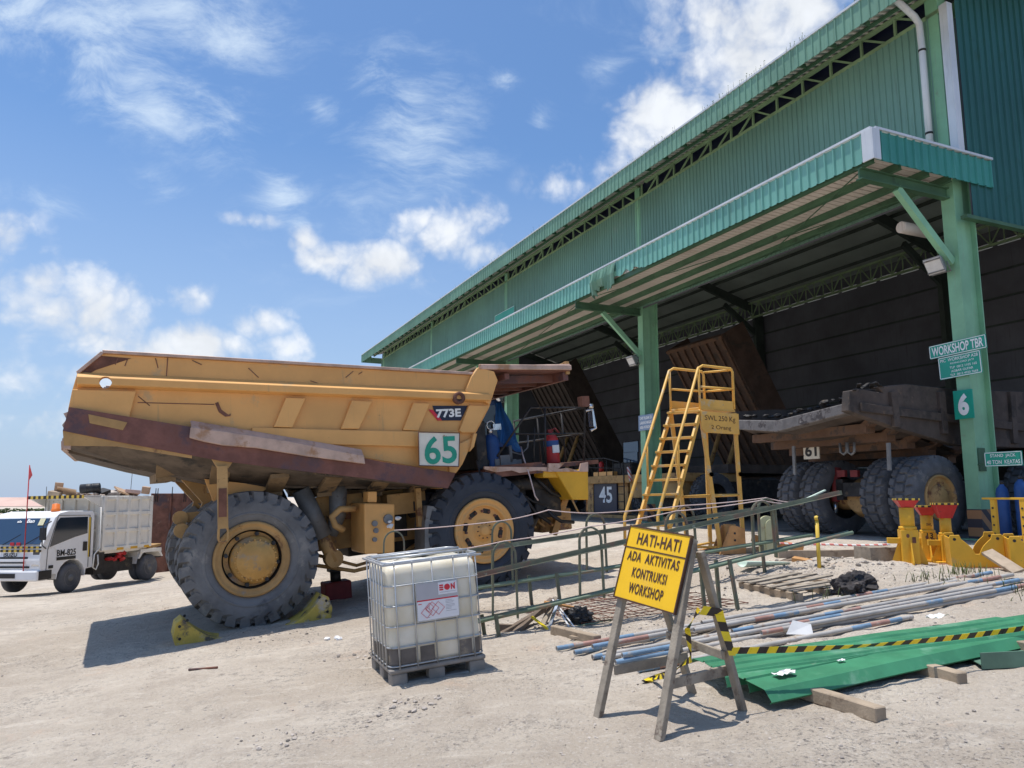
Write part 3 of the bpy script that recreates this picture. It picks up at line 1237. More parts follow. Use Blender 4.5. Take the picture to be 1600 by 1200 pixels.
build_each(mb, "roof_purlin", K['inner_steel'], shed)
mb = MB()
for s in (4.2, 8.6, 16.0):
    z = EZ + .10 + sl * min(s, DEPTH - s)
    t = 1.0
    while t < L_:
        mb.box2((s - .4, t, z - .06), (s + .4, t + 4.6, z - .03))
        t += 7.5 if s != 16.0 else 5.0
build_each(mb, "roof_light_panel", K['soffit'], shed)
# longitudinal lattice girder along the back
mb = MB()
s_ = DEPTH - 1.4
for z in (14.9, 16.0):
    mb.box2((s_ - .06, 0, z - .06), (s_ + .06, L_, z + .06))
t = 0.0
k = 0
while t < L_ - 1:
    z1, z2 = (14.9, 16.0) if k % 2 == 0 else (16.0, 14.9)
    mb.beam((s_, t, z1), (s_, t + .75, z2), .06, .06, up=X)
    mb.beam((s_, t, 14.9), (s_, t, 16.0), .05, .05, up=X)
    t += .75
    k += 1
mb.build("lattice_girder", K['truss_green'], shed)
mb = MB()
mb.cyl((-.5, 1.5, 9.45), (.6, 1.5, 9.45), .17, 14)
mb.build("hoist_housing", K['soffit'], shed, .02)

# weeds growing out of the roof gutter
mb = MB()
for i in range(300):
    t_ = random.choice((random.uniform(0, 12), random.uniform(8, 45)))
    if noise.noise((t_ * .6, 3, 0)) < -.05:
        continue
    x_, h_ = -1.78 + random.uniform(-.05, .05), random.uniform(.06, .26)
    a_ = random.uniform(-.12, .12)
    mb.tube([(x_, t_, 15.9), (x_ + a_ * .5, t_ + a_ * .4, 15.9 + h_ * .6), (x_ + a_, t_ + a_, 15.9 + h_)], [.006, .005, .002], 3)
    if random.random() < .5:
        rock(mb, (x_ + a_, t_ + a_, 15.9 + h_), .018)
gw = mb.build("gutter_weeds", K['leaf'], at_=BM)
tag(gw, 'sparse dry weeds sprouting along the top of the workshop eave', 'weeds', kind='stuff')

# ------------------------------------------------------------------ signs and lamps on the columns
XS = -Y          # reading direction of a sign that faces the yard
def bframe(s, t, z, tilt=0):
    return BM @ plane_frame((s, t, z), -Y + Z * tilt, Z)


def plate_sign(name, s, t, z, w, h, label, cat, lines, mats, tilt=0, border=True, group=None):
    M_ = bframe(s, t, z, tilt)
    r = empty(name, M_, label, cat, group)
    mb = MB()
    mb.box((0, 0, -.012), (w, h, .02))
    mb.build("panel", K[mats[0]], r, .003)
    if border:
        mb = MB()
        bw = min(.02, h * .05)
        for yy in (-1, 1):
            mb.box((0, yy * (h / 2 - bw), .001), (w - bw * 2, bw, .006))
        for xx in (-1, 1):
            mb.box((xx * (w / 2 - bw), 0, .001), (bw, h - bw * 3.1, .006))
        mb.build("border", K[mats[1]], r)
    for st_, cx, cy, lw, lh, bo in lines:
        text("lettering", st_, Matrix.Translation((cx, cy, 0)), lw, lh, K[mats[1]], r, bold=bo)
    return r


ms = ('sign_green', 'letter_white')
plate_sign("name_sign", -.09, .42, 5.83, 1.62, .36, "long green sign reading WORKSHOP TBR high on the corner column", "sign", [("WORKSHOP TBR", 0, 0, 1.46, .25, .022)], ms, .03)
plate_sign("contact_sign", -.07, .40, 5.34, 1.20, .60, "square green sign with five lines of white contact details under the long workshop sign", "sign",
           [("PIC  WORKSHOP A28", 0, .20, 1.06, .085, .012), ("KONCORD JATI", .08, .085, .66, .06, .01), ("TLP  0812 1105 165", .10, -.02, .76, .06, .01), ("AGBAR GUFAR", .06, -.12, .62, .06, .01), ("TLP  0812 4920 7668", .10, -.22, .78, .06, .01)], ms, .03)
plate_sign("bay_number_sign", -.05, .40, 4.30, .54, .76, "green plate with a large white 6 on the corner column", "sign", [("6", 0, 0, .30, .58, .05)], ms, 0, False)
plate_sign("stand_jack_sign", -.10, -.55, 2.83, .95, .36, "small green sign reading STAND JACK 40 TON KEATAS beside the corner column", "sign", [("STAND  JACK", 0, .075, .64, .10, .015), ("40 TON  KEATAS", 0, -.075, .84, .10, .015)], ms)
plate_sign("notice_sign", -.10, 15.0, 5.1, 1.15, .68, "pale blue three-line notice on the second column behind the platform ladder", "sign",
           [("UNIT RUSAK DI", 0, .20, .9, .13, .03), ("LARANG MASUK", 0, 0, .9, .13, .03), ("AREA WORKSHOP", 0, -.20, .9, .13, .03)], ('sign_blue', 'letter_white'), 0, False)
plate_sign("wall_sign", -.06, 30.5, 12.6, 3.1, 1.9, "teal sign on the upper green wall half hidden behind the canopy edge", "sign", [("WORKSHOP", 0, .30, 2.7, .42, .03)], ('sign_green', 'letter_white'))
# bracket of the stand jack sign belongs to the building
mb = MB()
mb.box2((.02, -.30, 2.70), (.05, .20, 2.74))
mb.box2((.06, .19, 2.55), (.34, .196, 3.15))
mb.build("sign_bracket", K['beam_green'], shed)


def floodlight(t, z, label, tilt):
    M_ = BM @ Matrix.Translation((-.30, t, z)) @ Matrix.Rotation(rad(tilt), 4, 'Y')
    r = empty("floodlight", M_, label, "floodlight", "floodlights on the workshop columns")
    mb = MB()
    mb.add([(-.16, -.26, -.24), (-.16, .26, -.24), (-.16, .26, .24), (-.16, -.26, .24), (.1, -.16, -.14), (.1, .16, -.14), (.1, .16, .14), (.1, -.16, .14)], [(0, 1, 2, 3), (4, 7, 6, 5), (0, 4, 5, 1), (1, 5, 6, 2), (2, 6, 7, 3), (3, 7, 4, 0)])
    mb.box((.14, 0, 0), (.12, .2, .18))
    mb.build("housing", K['lamp_amber'], r, .01)
    mb = MB()
    mb.box((-.168, 0, 0), (.012, .46, .42))
    mb.build("lens", K['lamp_glass'], r)
    mb = MB()
    mb.box((-.18, 0, -.17), (.02, .50, .04))
    mb.box((-.18, 0, .17), (.02, .50, .04))
    mb.build("lens_clamp", K['grey_steel'], r)
    mb = MB()
    mb.tube([(-.02, -.28, 0), (.0, -.28, -.28), (.0, .28, -.28), (-.02, .28, 0)], .018, 6)
    mb.box((.15, 0, -.27), (.30, .06, .03))
    mb.build("yoke", K['grey_steel'], r)
    return r


floodlight(.62, 8.15, "square grey floodlight under the brace of the corner column", -28)
floodlight(15.55, 7.95, "square grey floodlight on the second column above the notice", -28)
floodlight(30.55, 7.95, "square grey floodlight on the third column above the dump truck deck", -28)
# ------------------------------------------------------------------ tyres and wheels of the haul trucks
def haul_tyre(name, parent, M, R=1.10, W=.62, style='lug', m='tyre', n=28):
    """axle along local z of M, outer face at z = 0, tyre body towards +z"""
    mb = MB()
    h = W / 2

    def prof(d):
        # (radius, z) from outer bead over the tread to the inner bead
        Rt = R - d
        return [(.60, .07), (.66, .015), (.715, -.002), (.73, -.018), (.75, -.018), (.765, -.008), (.80, -.012), (.90, .0), (.955, .02), (min(1.0, Rt), .045), (Rt - .012, .075), (Rt, .12), (Rt, W * .34), (Rt, W * .66), (Rt, W - .12), (Rt - .012, W - .075), (min(1.0, Rt), W - .045), (.93, W - .01), (.80, W + .01), (.62, W - .05)]
    if style == 'block':
        def prof(d):
            Rt, Rg = R - d, R - .055
            zs = [(.12, Rt, 0), (W * .27, Rt, 0), (W * .29, Rg, 0), (W * .35, Rg, .5), (W * .37, Rt, .5), (W * .63, Rt, .5), (W * .65, Rg, .5), (W * .71, Rg, 0), (W * .73, Rt, 0), (W - .12, Rt, 0)]
            return [(.60, .07, 0), (.66, .015, 0), (.80, -.012, 0), (.90, .0, 0), (.955, .02, 0), (min(1.0, Rt), .045, 0), (Rt - .012, .075, 0)] + [(r, z, o) for z, r, o in zs] + [(Rt - .012, W - .075, 0), (min(1.0, Rt), W - .045, 0), (.93, W - .01, 0), (.80, W + .01, 0), (.62, W - .05, 0)]
    rings = []
    for i in range(n):
        a0 = 2 * math.pi * i / n
        da = 2 * math.pi / n
        for f, d in ((0, 0), (.66, 0), (.70, .062), (.96, .062)):
            rings.append((a0 + f * da, d))
    npf = len(prof(0))
    vs = []
    for a, d in rings:
        for j, pt in enumerate(prof(d)):
            r, z = pt[0], pt[1]
            tw = 0
            if style == 'lug' and d > 0 and j in (8, 9, 10, 17, 16, 15):
                z += (.05 if j < 12 else -.05) * (1 if j in (9, 16) else .5)
                if j in (9, 16):
                    r -= .012
            if style == 'lug':
                tw = .10 * min(1, abs(z - h) / h) * (1 if z < h else -1)
            elif style == 'block':
                tw = .10 * abs(z - h) / h + pt[2] * 2 * math.pi / n
            if r < .95:
                tw *= .0
            vs.append((r * math.cos(a + tw), r * math.sin(a + tw), z))
    fs = []
    N = len(rings)
    for i in range(N):
        for j in range(npf - 1):
            a, b_ = i * npf + j, ((i + 1) % N) * npf + j
            fs.append((a, b_, b_ + 1, a + 1))
    mb.add(vs, fs, 0, False, M)
    if style == 'block':
        for q in range(3):
            pass
    o = mb.build(name, K[m], parent)
    # smooth sidewalls, crisp lugs
    for p in o.data.polygons:
        p.use_smooth = True
    o.data.set_sharp_from_angle(angle=rad(28))
    return o


def ring_bolts(mb, M, r, n, z, br=.022, hgt=.03, mi=0, off=0.0):
    for i in range(n):
        a = 2 * math.pi * (i + off) / n
        p = M @ Vector((r * math.cos(a), r * math.sin(a), z))
        q = M @ Vector((r * math.cos(a), r * math.sin(a), z - hgt))
        mb.cyl(p, q, br, 6, mi)


# ------------------------------------------------------------------ quarry dump truck 65 in the yard
TA, TP = rad(27), rad(5.5)
TU = Vector((math.cos(TA) * math.cos(TP), math.sin(TA) * math.cos(TP), math.sin(TP)))
TV = Vector((-math.sin(TA), math.cos(TA), 0))
TW = TU.cross(TV)
TO = at(400, 980, 12.8)
TM = frame(TO, TU, TW)          # local x forward, y to the far side, z up; near tyre faces at y = 0


def tp(px, py, v):
    q = hit(px, py, TO + TV * v, TV) - TO
    return (q.dot(TU), q.dot(TW))


def SM(v):
    """drawing plane (forward, up) of the truck at offset v; local z runs towards the near side"""
    return plane_frame((0, v, 0), X, Z)


def tprism(mb, pts, v0, v1, mi=0, raw=False):
    """prism from photo-measured points on the plane v0 (nearest face), reaching to v1"""
    P = pts if raw else [tp(px, py, v0) for px, py in pts]
    mb.prism(P, 0, -(v1 - v0), SM(v0), mi)
    return P


truck = empty("quarry_dump_truck", TM, "big faded yellow quarry dump truck numbered 65 with a dented body, parked in the yard", "dump truck")

K['muddy_yellow'] = mat('muddy_yellow_steel', (.26, .175, .095), .85, 0, .3, 2.2, wear=((.08, .065, .05), .5, 2.2), bump=.25, bs=14)
K['hub'] = mat('dusty_hub_paint', (.60, .335, .10), .65, 0, .15, 3, wear=((.22, .16, .12), .30, 4), grime=((.40, .28, .16), .4, 2), bump=.1, bs=20)
# chassis
mb = MB()
for v in (1.25, 2.45):
    mb.box2((-.75, v, .95), (6.2, v + .30, 1.50))
for u in (-.6, 1.2, 2.9, 5.2, 6.0):
    mb.box2((u, 1.551, 1.0), (u + .25, 2.449, 1.42))
mb.build("chassis", K['yellow_worn'], truck, .02)
mb = MB()
mb.cyl((0, .75, 1.1), (0, 3.25, 1.1), .42, 20)
mb.lathe([(.30, -.5), (.55, -.35), (.62, 0), (.55, .35), (.30, .5)], 20, Matrix.Translation((-.1, 2, 1.1)) @ Matrix.Rotation(rad(90), 4, 'Y'))
mb.build("rear_axle", K['dark_steel'], truck)
# wheels
FM = Matrix.Rotation(rad(-90), 4, 'X')    # local z -> +y


def wheel_M(u, v, w, flip=False, yaw=0):
    M_ = Matrix.Translation((u, v, w)) @ Matrix.Rotation(rad(yaw), 4, 'Z') @ (Matrix.Rotation(rad(90), 4, 'X') if flip else FM)
    return M_


def rear_wheel(parent, u, v, w, flip, dirt):
    r = MB()
    M_ = wheel_M(u, v, w, flip)
    hub = MB()
    Mh = M_ @ Matrix.Translation((.05, .02 if not flip else -.02, 0))
    # outer rim, deep dish, final drive cap
    r.lathe([(.61, .09), (.605, .02), (.575, -.005), (.555, .02), (.53, .03), (.50, .045), (.475, .02), (.47, .06)], 48, M_, 0, True, False)
    r.lathe([(.469, .05), (.455, .12), (.44, .20), (.42, .42), (.2, .44)], 48, M_, 1, True, False)  # dish coloured dark: the shade of the recess is painted in
    r.lathe([(.44, .13), (.36, .15)], 48, M_, 0, True, False)
    o = r.build("rim", [K['yellow_worn'], K['dark_steel']], parent)
    hub.lathe([(.395, .43), (.39, .14), (.375, .08), (.345, .055), (.335, .03), (.31, -.02), (.30, -.04), (.245, -.045), (.24, -.06), (.04, -.066), (.001, -.066)], 48, Mh)
    ring_bolts(hub, Mh, .322, 24, .0, .014, .03)
    ho = hub.build("final_drive_cap", K['hub'], o)
    lug = MB()
    ring_bolts(lug, M_, .41, 8, .10, .035, .07, 0, .3)
    build_each(lug, "wheel_nut", K['dark_steel'], o)
    return o


t_ = haul_tyre("tyre", truck, wheel_M(0, 0, 1.08), W=.60)
rear_wheel(t_, 0, 0, 1.08, False, 0)
haul_tyre("tyre", truck, wheel_M(0, .70, 1.08), W=.60)
t_ = haul_tyre("tyre", truck, wheel_M(0, 4.0, 1.08, True), W=.60)
haul_tyre("tyre", truck, wheel_M(0, 3.3, 1.08, True), W=.60)
rear_wheel(t_, 0, 4.0, 1.08, True, 0)


def front_wheel(parent, M_):
    r = MB()
    r.lathe([(.61, .09), (.605, .0), (.575, -.02), (.56, .0), (.535, .012), (.50, .02), (.485, .0), (.46, .015), (.445, .09), (.43, .11), (.17, .085), (.16, .05), (.13, .035), (.10, .03), (.095, -.02), (.05, -.03), (.001, -.03)], 48, M_)
    o = r.build("rim", K['yellow'], parent)
    p_ = MB()
    for i in range(8):
        a = 2 * math.pi * (i + .35) / 8
        c, s = math.cos(a), math.sin(a)
        e = Vector((-s, c, 0))
        q = Vector((c * .372, s * .372, .098))
        L = plane_frame(M_ @ q, (M_.to_3x3() @ e), (M_.to_3x3() @ Vector((c, s, 0))))
        p_.prism([(-.085, -.022), (-.06, -.05), (.06, -.05), (.085, -.022), (.07, .038), (-.07, .038)], -.012, .012, L)
    build_each(p_, "hand_hole", K['dark_steel'], o)
    n_ = MB()
    ring_bolts(n_, M_, .362, 16, .085, .026, .045, 0, .0)
    ring_bolts(n_, M_, .14, 10, .04, .012, .03)
    n_.build("wheel_nut_rings", K['rust'], o)
    return o


Mf = wheel_M(4.19, .02, 1.05, False, 0)
t_ = haul_tyre("tyre", truck, Mf, R=1.10, W=.62, m='tyre_new')
front_wheel(t_, Mf)
Mg = wheel_M(4.19, 3.98, 1.05, True, 0)
t_ = haul_tyre("tyre", truck, Mg, R=1.10, W=.62, m='tyre_new')
front_wheel(t_, Mg)
mb = MB()
for v in (.72, 2.9):
    mb.cyl((4.19, v + .19, .9), (4.19, v + .19, 2.1), .17, 16)
    mb.box2((3.95, v, .75), (4.45, v + .38, 1.2))
build_each(mb, "front_strut", K['dark_steel'], truck)

mb = MB()
mb.box2((4.45, 1.0, 1.25), (6.1, 3.1, 2.05))
mb.box2((4.7, .72, 1.55), (5.5, .99, 2.0))
mb.box2((5.6, .55, 1.1), (6.2, .98, 1.9))
mb.cyl((4.9, .60, 1.85), (5.9, .60, 1.80), .13, 14)
mb.cyl((5.4, .85, .8), (5.9, .85, 1.5), .16, 14)
mb.box2((4.38, .55, 2.19), (4.62, 2.3, 3.15))
mb.box2((4.75, 1.5, 2.19), (5.9, 2.3, 2.62))
mb.cyl((5.3, 1.2, 2.19), (5.3, 1.2, 2.62), .16, 14)
mb.build("engine_block", K['dark_steel'], truck, .02)
mb = MB()
for k, (u0, v0, w0, u1, w1) in enumerate(((5.0, .6, 1.9, 6.1, 1.25), (5.2, .55, 1.7, 5.9, 1.0), (5.6, .5, 1.95, 6.25, 1.5), (4.9, .5, 2.0, 5.4, 1.55), (5.75, .45, 1.3, 6.4, .95), (4.5, .7, 2.5, 4.75, 2.2))):
    mb.tube([(u0, v0, w0), (u0 + .15, v0 - .08, w0 - .18), ((u0 + u1) / 2, v0 - .05, (w0 + w1) / 2 - .12), (u1, v0, w1)], .03 + .008 * (k % 3), 8)
build_each(mb, "engine_hose", K['black'], truck)

# ---- dump body
dbody = MB()
W0, W1 = -.18, 4.18
side = [(160, 552), (737, 586), (750, 600), (763, 614), (766, 634), (742, 680), (722, 725), (712, 740), (640, 728), (480, 700), (345, 682), (230, 664), (107, 645), (112, 612), (121, 582)]
P = [tp(x, y, W0) for x, y in side]
dbody.prism(P, 0, -.07, SM(W0))
dbody.prism(P, 0, .07, SM(W1))
dump = dbody.build("dump_body", K['yellow'], truck, .012)
# hole near the tail, through both sides
hu, hw = tp(165, 597, -.3)
cut = MB()
cut.cyl((hu, -1, hw), (hu, 5.5, hw), .085, 24)


def bool_cut(o, cutter_mb):
    co = cutter_mb.build("cutter", K['rust'])
    md = o.modifiers.new("cut", 'BOOLEAN')
    md.operation = 'DIFFERENCE'
    md.object = co
    md.solver = 'EXACT'
    co.matrix_world = truck.matrix_world
    bpy.context.view_layer.update()
    dg = bpy.context.evaluated_depsgraph_get()
    me_ = bpy.data.meshes.new_from_object(o.evaluated_get(dg))
    o.modifiers.clear()
    o.data = me_
    bpy.data.objects.remove(co)


bool_cut(dump, cut)
# floor, front wall, chamfer plates
mb = MB()
fl_ = [(-2.58, 3.02), (-1.75, 2.72), (-1.1, 2.52), (-.35, 2.28), (3.42, 1.90), (3.42, 1.97), (-.35, 2.36), (-1.1, 2.60), (-1.75, 2.80), (-2.58, 3.10)]
mb.prism(fl_, -.62, -3.38, SM(0))
mb.build("body_floor", K['under'], dump)
mb = MB()
mb.prism([(3.42, 1.90), (3.72, 2.27), (4.36, 3.44), (4.30, 3.66), (4.12, 4.02), (4.03, 4.02), (4.2, 3.55), (3.62, 2.32), (3.34, 1.97)], -.08, -3.92, SM(0))
mb.build("headboard", K['yellow'], dump, .01)
for v0, v1 in ((-.22, .66), (4.22, 3.34)):
    mb = MB()
    top = [tp(x, y, -.26) for x, y in ((97, 690), (183, 693), (345, 718), (480, 740), (700, 763))]
    bot = [(-2.56, 3.05), (-1.75, 2.74), (-.7, 2.42), (.8, 2.19), (3.36, 1.93)]
    for i in range(4):
        a, b_, c, d = (top[i][0], v0, top[i][1]), (top[i + 1][0], v0, top[i + 1][1]), (bot[i + 1][0], v1, bot[i + 1][1]), (bot[i][0], v1, bot[i][1])
        vs = [a, b_, c, d] + [(q[0], q[1], q[2] + .05) for q in (a, b_, c, d)]
        mb.add(vs, [(0, 3, 2, 1), (4, 5, 6, 7), (0, 1, 5, 4), (1, 2, 6, 5), (2, 3, 7, 6), (3, 0, 4, 7)])
    mb.build("chamfer_plate", K['under'], dump)
# bolsters across the underside and up the chamfer
mb = MB()
for u, w in ((-1.35, 2.58), (-.55, 2.32), (.35, 2.17), (1.25, 2.08), (2.15, 1.99), (2.95, 1.91)):
    mb.box2((u, .66, w - .12), (u + .30, 3.34, w + .02))
    for v0, v1 in ((-.16, .66), (4.16, 3.34)):
        tz = w + (.52 if u < 0 else .34)
        mb.beam((u + .15, v0 + (.12 if v0 < 1 else -.12), tz - .12), (u + .15, v1, w - .02), .30, .07, up=(0, 0, 1))
build_each(mb, "bolster", K['muddy_yellow'], dump)
# rail with a sunlit sloping top
for v, sg in ((W0, -1), (W1, 1)):
    mb = MB()
    a, b_ = Vector((-2.40, 0, 4.055)), Vector((4.36, 0, 3.545))
    prof_ = [(0.0, .125), (sg * .15, .035), (sg * .15, -.075), (0.0, -.11)]
    rings = []
    for e in (a, b_):
        rings.append([Vector((e.x, v + p[0], e.z + p[1])) for p in prof_])
    mb.loft(rings)
    ro = mb.build("side_rail", K['yellow'], dump, .006)
    cut = MB()
    cut.cyl((hu, -1, hw), (hu, 5.5, hw), .085, 24)
    bool_cut(ro, cut)
# raised framing round recessed panels
mb = MB()
F0, F1 = -.26, W0
tprism(mb, [(113, 608), (213, 611), (203, 648), (203, 654), (106, 641)], F0, F1)
tprism(mb, [(447, 621), (478, 622), (457, 668), (428, 667)], F0, F1)
tprism(mb, [(550, 625), (582, 627), (561, 670), (533, 670)], F0, F1)
tprism(mb, [(646, 629), (672, 630), (654, 673), (630, 672)], F0, F1)
tprism(mb, [(394, 668), (430, 668.5), (535, 671.5), (654, 674), (717, 674), (711, 700), (655, 698), (480, 693.5), (394, 682)], F0, F1 - .005)
tprism(mb, [(733, 633), (764, 634), (742, 676), (722, 676), (718, 673)], F0, F1)
build_each(mb, "framing_plate", K['yellow'], dump, .012, 2)
mb = MB()
tprism(mb, [(702, 700), (742, 682), (723, 725), (713, 739), (702, 738)], -.24, -.19)
tprism(mb, [(740, 678), (746, 677), (741, 698), (734, 706)], -.30, -.18)
mb.build("corner_plate", K['yellow'], dump, .01)
# lip along the top, chipped to bare metal
for v in (W0, W1 - .11):
    mb = MB()
    a, b_ = tp(160, 551, W0), tp(738, 585, W0)
    mb.beam((a[0], v + .03, a[1] + .012), (b_[0], v + .03, b_[1] + .012), .16, .05)
    a2, a3 = tp(121, 583, W0), tp(110, 630, W0)
    mb.beam((a[0], v + .03, a[1]), (a2[0], v + .03, a2[1]), .16, .05)
    mb.build("top_lip", K['bare'], dump, .006)
mb = MB()
tprism(mb, [(122, 583), (158, 556), (205, 560), (150, 578), (128, 590)], W0 - .006, W0 + .01)
mb.build("tail_scorch", K['rust'], dump)
# torn tail edge
mb = MB()
rp = [(99, 646), (104, 655), (97, 664), (102, 676), (96, 690), (99, 700), (110, 702), (114, 660), (110, 642)]
rpP = tprism(mb, rp, -.30, -.1)
tprism(mb, rpP, 4.1, 4.30, 0, True)
vs0 = [tp(x, y, -.2) for x, y in ((97, 690), (99, 701))]
mb.box2((vs0[0][0] - .02, -.09, 3.03), (vs0[0][0] + .05, 4.09, 3.16))
mb.build("tail_edge", K['bare'], dump)
# rusty wear skirt
mb = MB()
tprism(mb, [(108, 636), (299, 667), (450, 692), (600, 722), (712, 739), (700, 763), (561, 746), (480, 737), (345, 720), (183, 690), (98, 673)], -.33, -.27)
mb.build("wear_skirt", K['rust_red'], dump)
mb = MB()
tprism(mb, [(98, 673), (183, 690), (300, 711), (300, 716), (183, 697), (100, 696)], -.31, -.23)
tprism(mb, [(138, 647), (199, 660), (192, 672), (140, 661)], -.338, -.325)
mb.build("skirt_patch", K['yellow_worn'], dump)
# folded plate
mb = MB()
P = [tp(x, y, -.40) for x, y in ((298, 667), (345, 673), (450, 689), (569, 712), (571, 725), (480, 713), (400, 700), (349, 696), (318, 690), (296, 684))]
mb.prism(P, 0, -.06, SM(-.40))
a, b_ = tp(299, 668, -.40), tp(569, 713, -.40)
vs = [(a[0], -.405, a[1] + .005), (b_[0], -.405, b_[1] + .005), (b_[0], -.27, b_[1] + .13), (a[0], -.27, a[1] + .13)]
vs += [(p[0], p[1] + .01, p[2] - .03) for p in vs]
mb.add(vs, [(0, 1, 2, 3), (7, 6, 5, 4), (0, 4, 5, 1), (1, 5, 6, 2), (2, 6, 7, 3), (3, 7, 4, 0)])
mb.build("folded_flap", K['bare'], dump, .01)
# dent and scratches
mb = MB()
for pts in ([(336, 630), (341, 628), (346, 640), (357, 648), (361, 646), (360, 650), (352, 651), (342, 644)],):
    tprism(mb, pts, W0 - .012, W0 + .01)
scr = [(215, 629, 335, 632), (262, 559, 260, 588), (388, 575, 404, 590), (540, 590, 552, 580), (485, 595, 500, 600), (216, 619, 234, 634), (180, 570, 184, 560), (195, 572, 199, 562), (560, 585, 566, 581), (243, 560, 247, 575), (300, 563, 315, 570)]
for x0, y0, x1, y1 in scr:
    a, b_ = tp(x0, y0, W0), tp(x1, y1, W0)
    mb.beam((a[0], W0 - .002, a[1]), (b_[0], W0 - .002, b_[1]), .010, .013)
build_each(mb, "scratch", K['rust'], dump)
# lifting eye on the rail
mb = MB()
e = tp(717, 622, -.34)
Mk = Matrix.Translation((e[0], -.34, e[1])) @ Matrix.Rotation(rad(90), 4, 'X')
mb.lathe([(.115, -.05), (.115, .03), (.055, .03), (.055, -.02), (.001, -.02)], 20, Mk)
mb.build("lifting_eye", K['rust'], dump)
# gusset and cab canopy
for v0, v1 in ((-.27, -.19), (4.27, 4.19)):
    mb = MB()
    P = [tp(x, y, -.27) for x, y in ((747, 574), (772, 580), (778, 594), (766, 632), (727, 611), (737, 588))]
    mb.prism(P, 0, -(v1 - v0), SM(v0))
    mb.build("canopy_gusset", K['yellow'], dump, .01)
can = MB()
c0, c1 = tp(748, 575, -.25), tp(892, 576, -.25)
can.prism([(c0[0], c0[1]), (c1[0], c1[1]), (c1[0], c1[1] - .05), (c0[0] + .1, c0[1] - .05)], .21, -4.21, SM(0))
co_ = can.build("cab_canopy", K['rust_red'], dump, .008)
mb = MB()
for v in (-.24, 4.16):
    mb.box2((c0[0] + .05, v, c0[1] - .02), (c1[0], v + .08, c0[1] + .045))
mb.beam((c0[0], -.26, c0[1] + .02), (c1[0], -.26, c1[1] + .02), .05, .10)
mb.build("canopy_edge", K['bare'], co_, .01)
mb = MB()
for k in range(6):
    v = .25 + k * .68
    mb.box2((c0[0] + .15, v, c1[1] - .20), (c1[0] - .1, v + .10, c1[1] - .052))
mb.box2((c1[0] - .14, -.15, c1[1] - .22), (c1[0] - .02, 4.1, c1[1] - .052))
mb.box2((c0[0] + .6, -.12, c1[1] - .16), (c0[0] + .7, 4.08, c1[1] - .052))
build_each(mb, "canopy_rib", K['rust_red'], co_)
mb = MB()
mb.box2((c1[0] - .08, -.2, c1[1] - .10), (c1[0] - .0, -.12, c1[1] + .16))
mb.prism([(c1[0] - .35, c1[1] + .05), (c1[0], c1[1] + .17), (c1[0], c1[1] + .05)], .05, .13, SM(0))
mb.build("canopy_corner_block", K['yellow_worn'], co_)
# model plate and number plate
mb = MB()
tprism(mb, [(676, 634), (731, 634), (720, 657), (684, 657)], -.200, -.186)
lo_ = mb.build("model_plate", K['navy'], dump)
mb = MB()
tprism(mb, [(670, 640), (676, 640), (691, 657), (684, 657)], -.204, -.19)
mb.build("red_flash", K['label_red'], lo_)
a, b_ = tp(683, 654, -.21), tp(719, 637, -.21)
Mt = plane_frame(((a[0] + b_[0]) / 2, -.203, (a[1] + b_[1]) / 2), Vector((1, 0, -.005)), Z)
text("lettering", "773E", Mt, b_[0] - a[0] + .02, b_[1] - a[1] - .02, K['letter_white'], lo_, bold=.04)
mb = MB()
P65 = tprism(mb, [(654, 675), (718.5, 676.5), (717, 729), (655, 727.5)], -.40, -.37)
mb2 = MB()
np_ = mb.build("number_plate", K['plate_white'], dump, .004)
mb = MB()
P = [tp(x, y, -.41) for x, y in ((654, 675), (718.5, 676.5), (717, 729), (655, 727.5))]
mb.tube([(p[0], -.405, p[1]) for p in P], .012, 6, closed=True)
mb.build("plate_edge", K['rust'], np_)
mb = MB()
mb.box2((P[0][0] + .1, -.37, P[0][1] - .5), (P[0][0] + .2, -.24, P[0][1] - .2))
mb.build("plate_bracket", K['rust'], np_)
cx = (P[0][0] + P[1][0]) / 2
cz = (P[0][1] + P[2][1]) / 2
text("lettering", "65", plane_frame((cx, -.402, cz - .01), Vector((1, 0, -.02)), Z), .62, .50, K['letter_green'], np_, bold=.02)

# body prop arm, pivots, hoists
mb = MB()
a0, a1 = tp(347, 728, -.32), tp(349, 838, -.32)
mb.beam((a0[0], -.32, a0[1]), (a1[0], -.32, a1[1] + .12), .155, .05, up=(0, 1, 0))
mb.beam((a0[0] - .01, -.349, a0[1] - .35), (a1[0], -.349, a1[1] + .30), .12, .008, up=(0, 1, 0), mi=1)
mb.tube([(a1[0] + .075 * math.sin(q), -.32, a1[1] + (.08 if math.cos(q) > 0 else -.02) + .075 * math.cos(q)) for q in [i * math.pi / 6 for i in range(12)]], .022, 6, closed=True)
mb.prism([(a0[0] - .16, a0[1] + .16), (a0[0] + .20, a0[1] + .10), (a0[0] + .10, a0[1] - .04), (a0[0] - .06, a0[1] - .04)], .20, .29, SM(0))
mb.build("prop_arm", [K['yellow_worn'], K['rust']], truck)
for v0, v1 in ((1.05, 1.25), (2.75, 2.95)):
    mb = MB()
    mb.prism([(-1.0, 2.55), (.7, 2.24), (-.15, 2.02), (-.42, 1.98), (-.62, 2.05)], -v0, -v1, SM(0))
    mb.prism([(-.9, 1.2), (-.2, 1.2), (-.35, 2.10), (-.6, 2.10)], -v0 - .03, -v1 + .03, SM(0))
    mb.build("pivot_bracket", K['yellow_worn'], truck)
mb = MB()
mb.prism([(-.62, 2.44), (-.02, 2.32), (.42, 2.20), (-.05, 2.02), (-.3, 1.98), (-.5, 2.06)], -.52, -.60, SM(0))
mb.cyl((-.38, .48, 2.10), (-.38, 1.2, 2.10), .10, 16)
mb.build("hinge_cheek", K['yellow'], truck)
mb = MB()
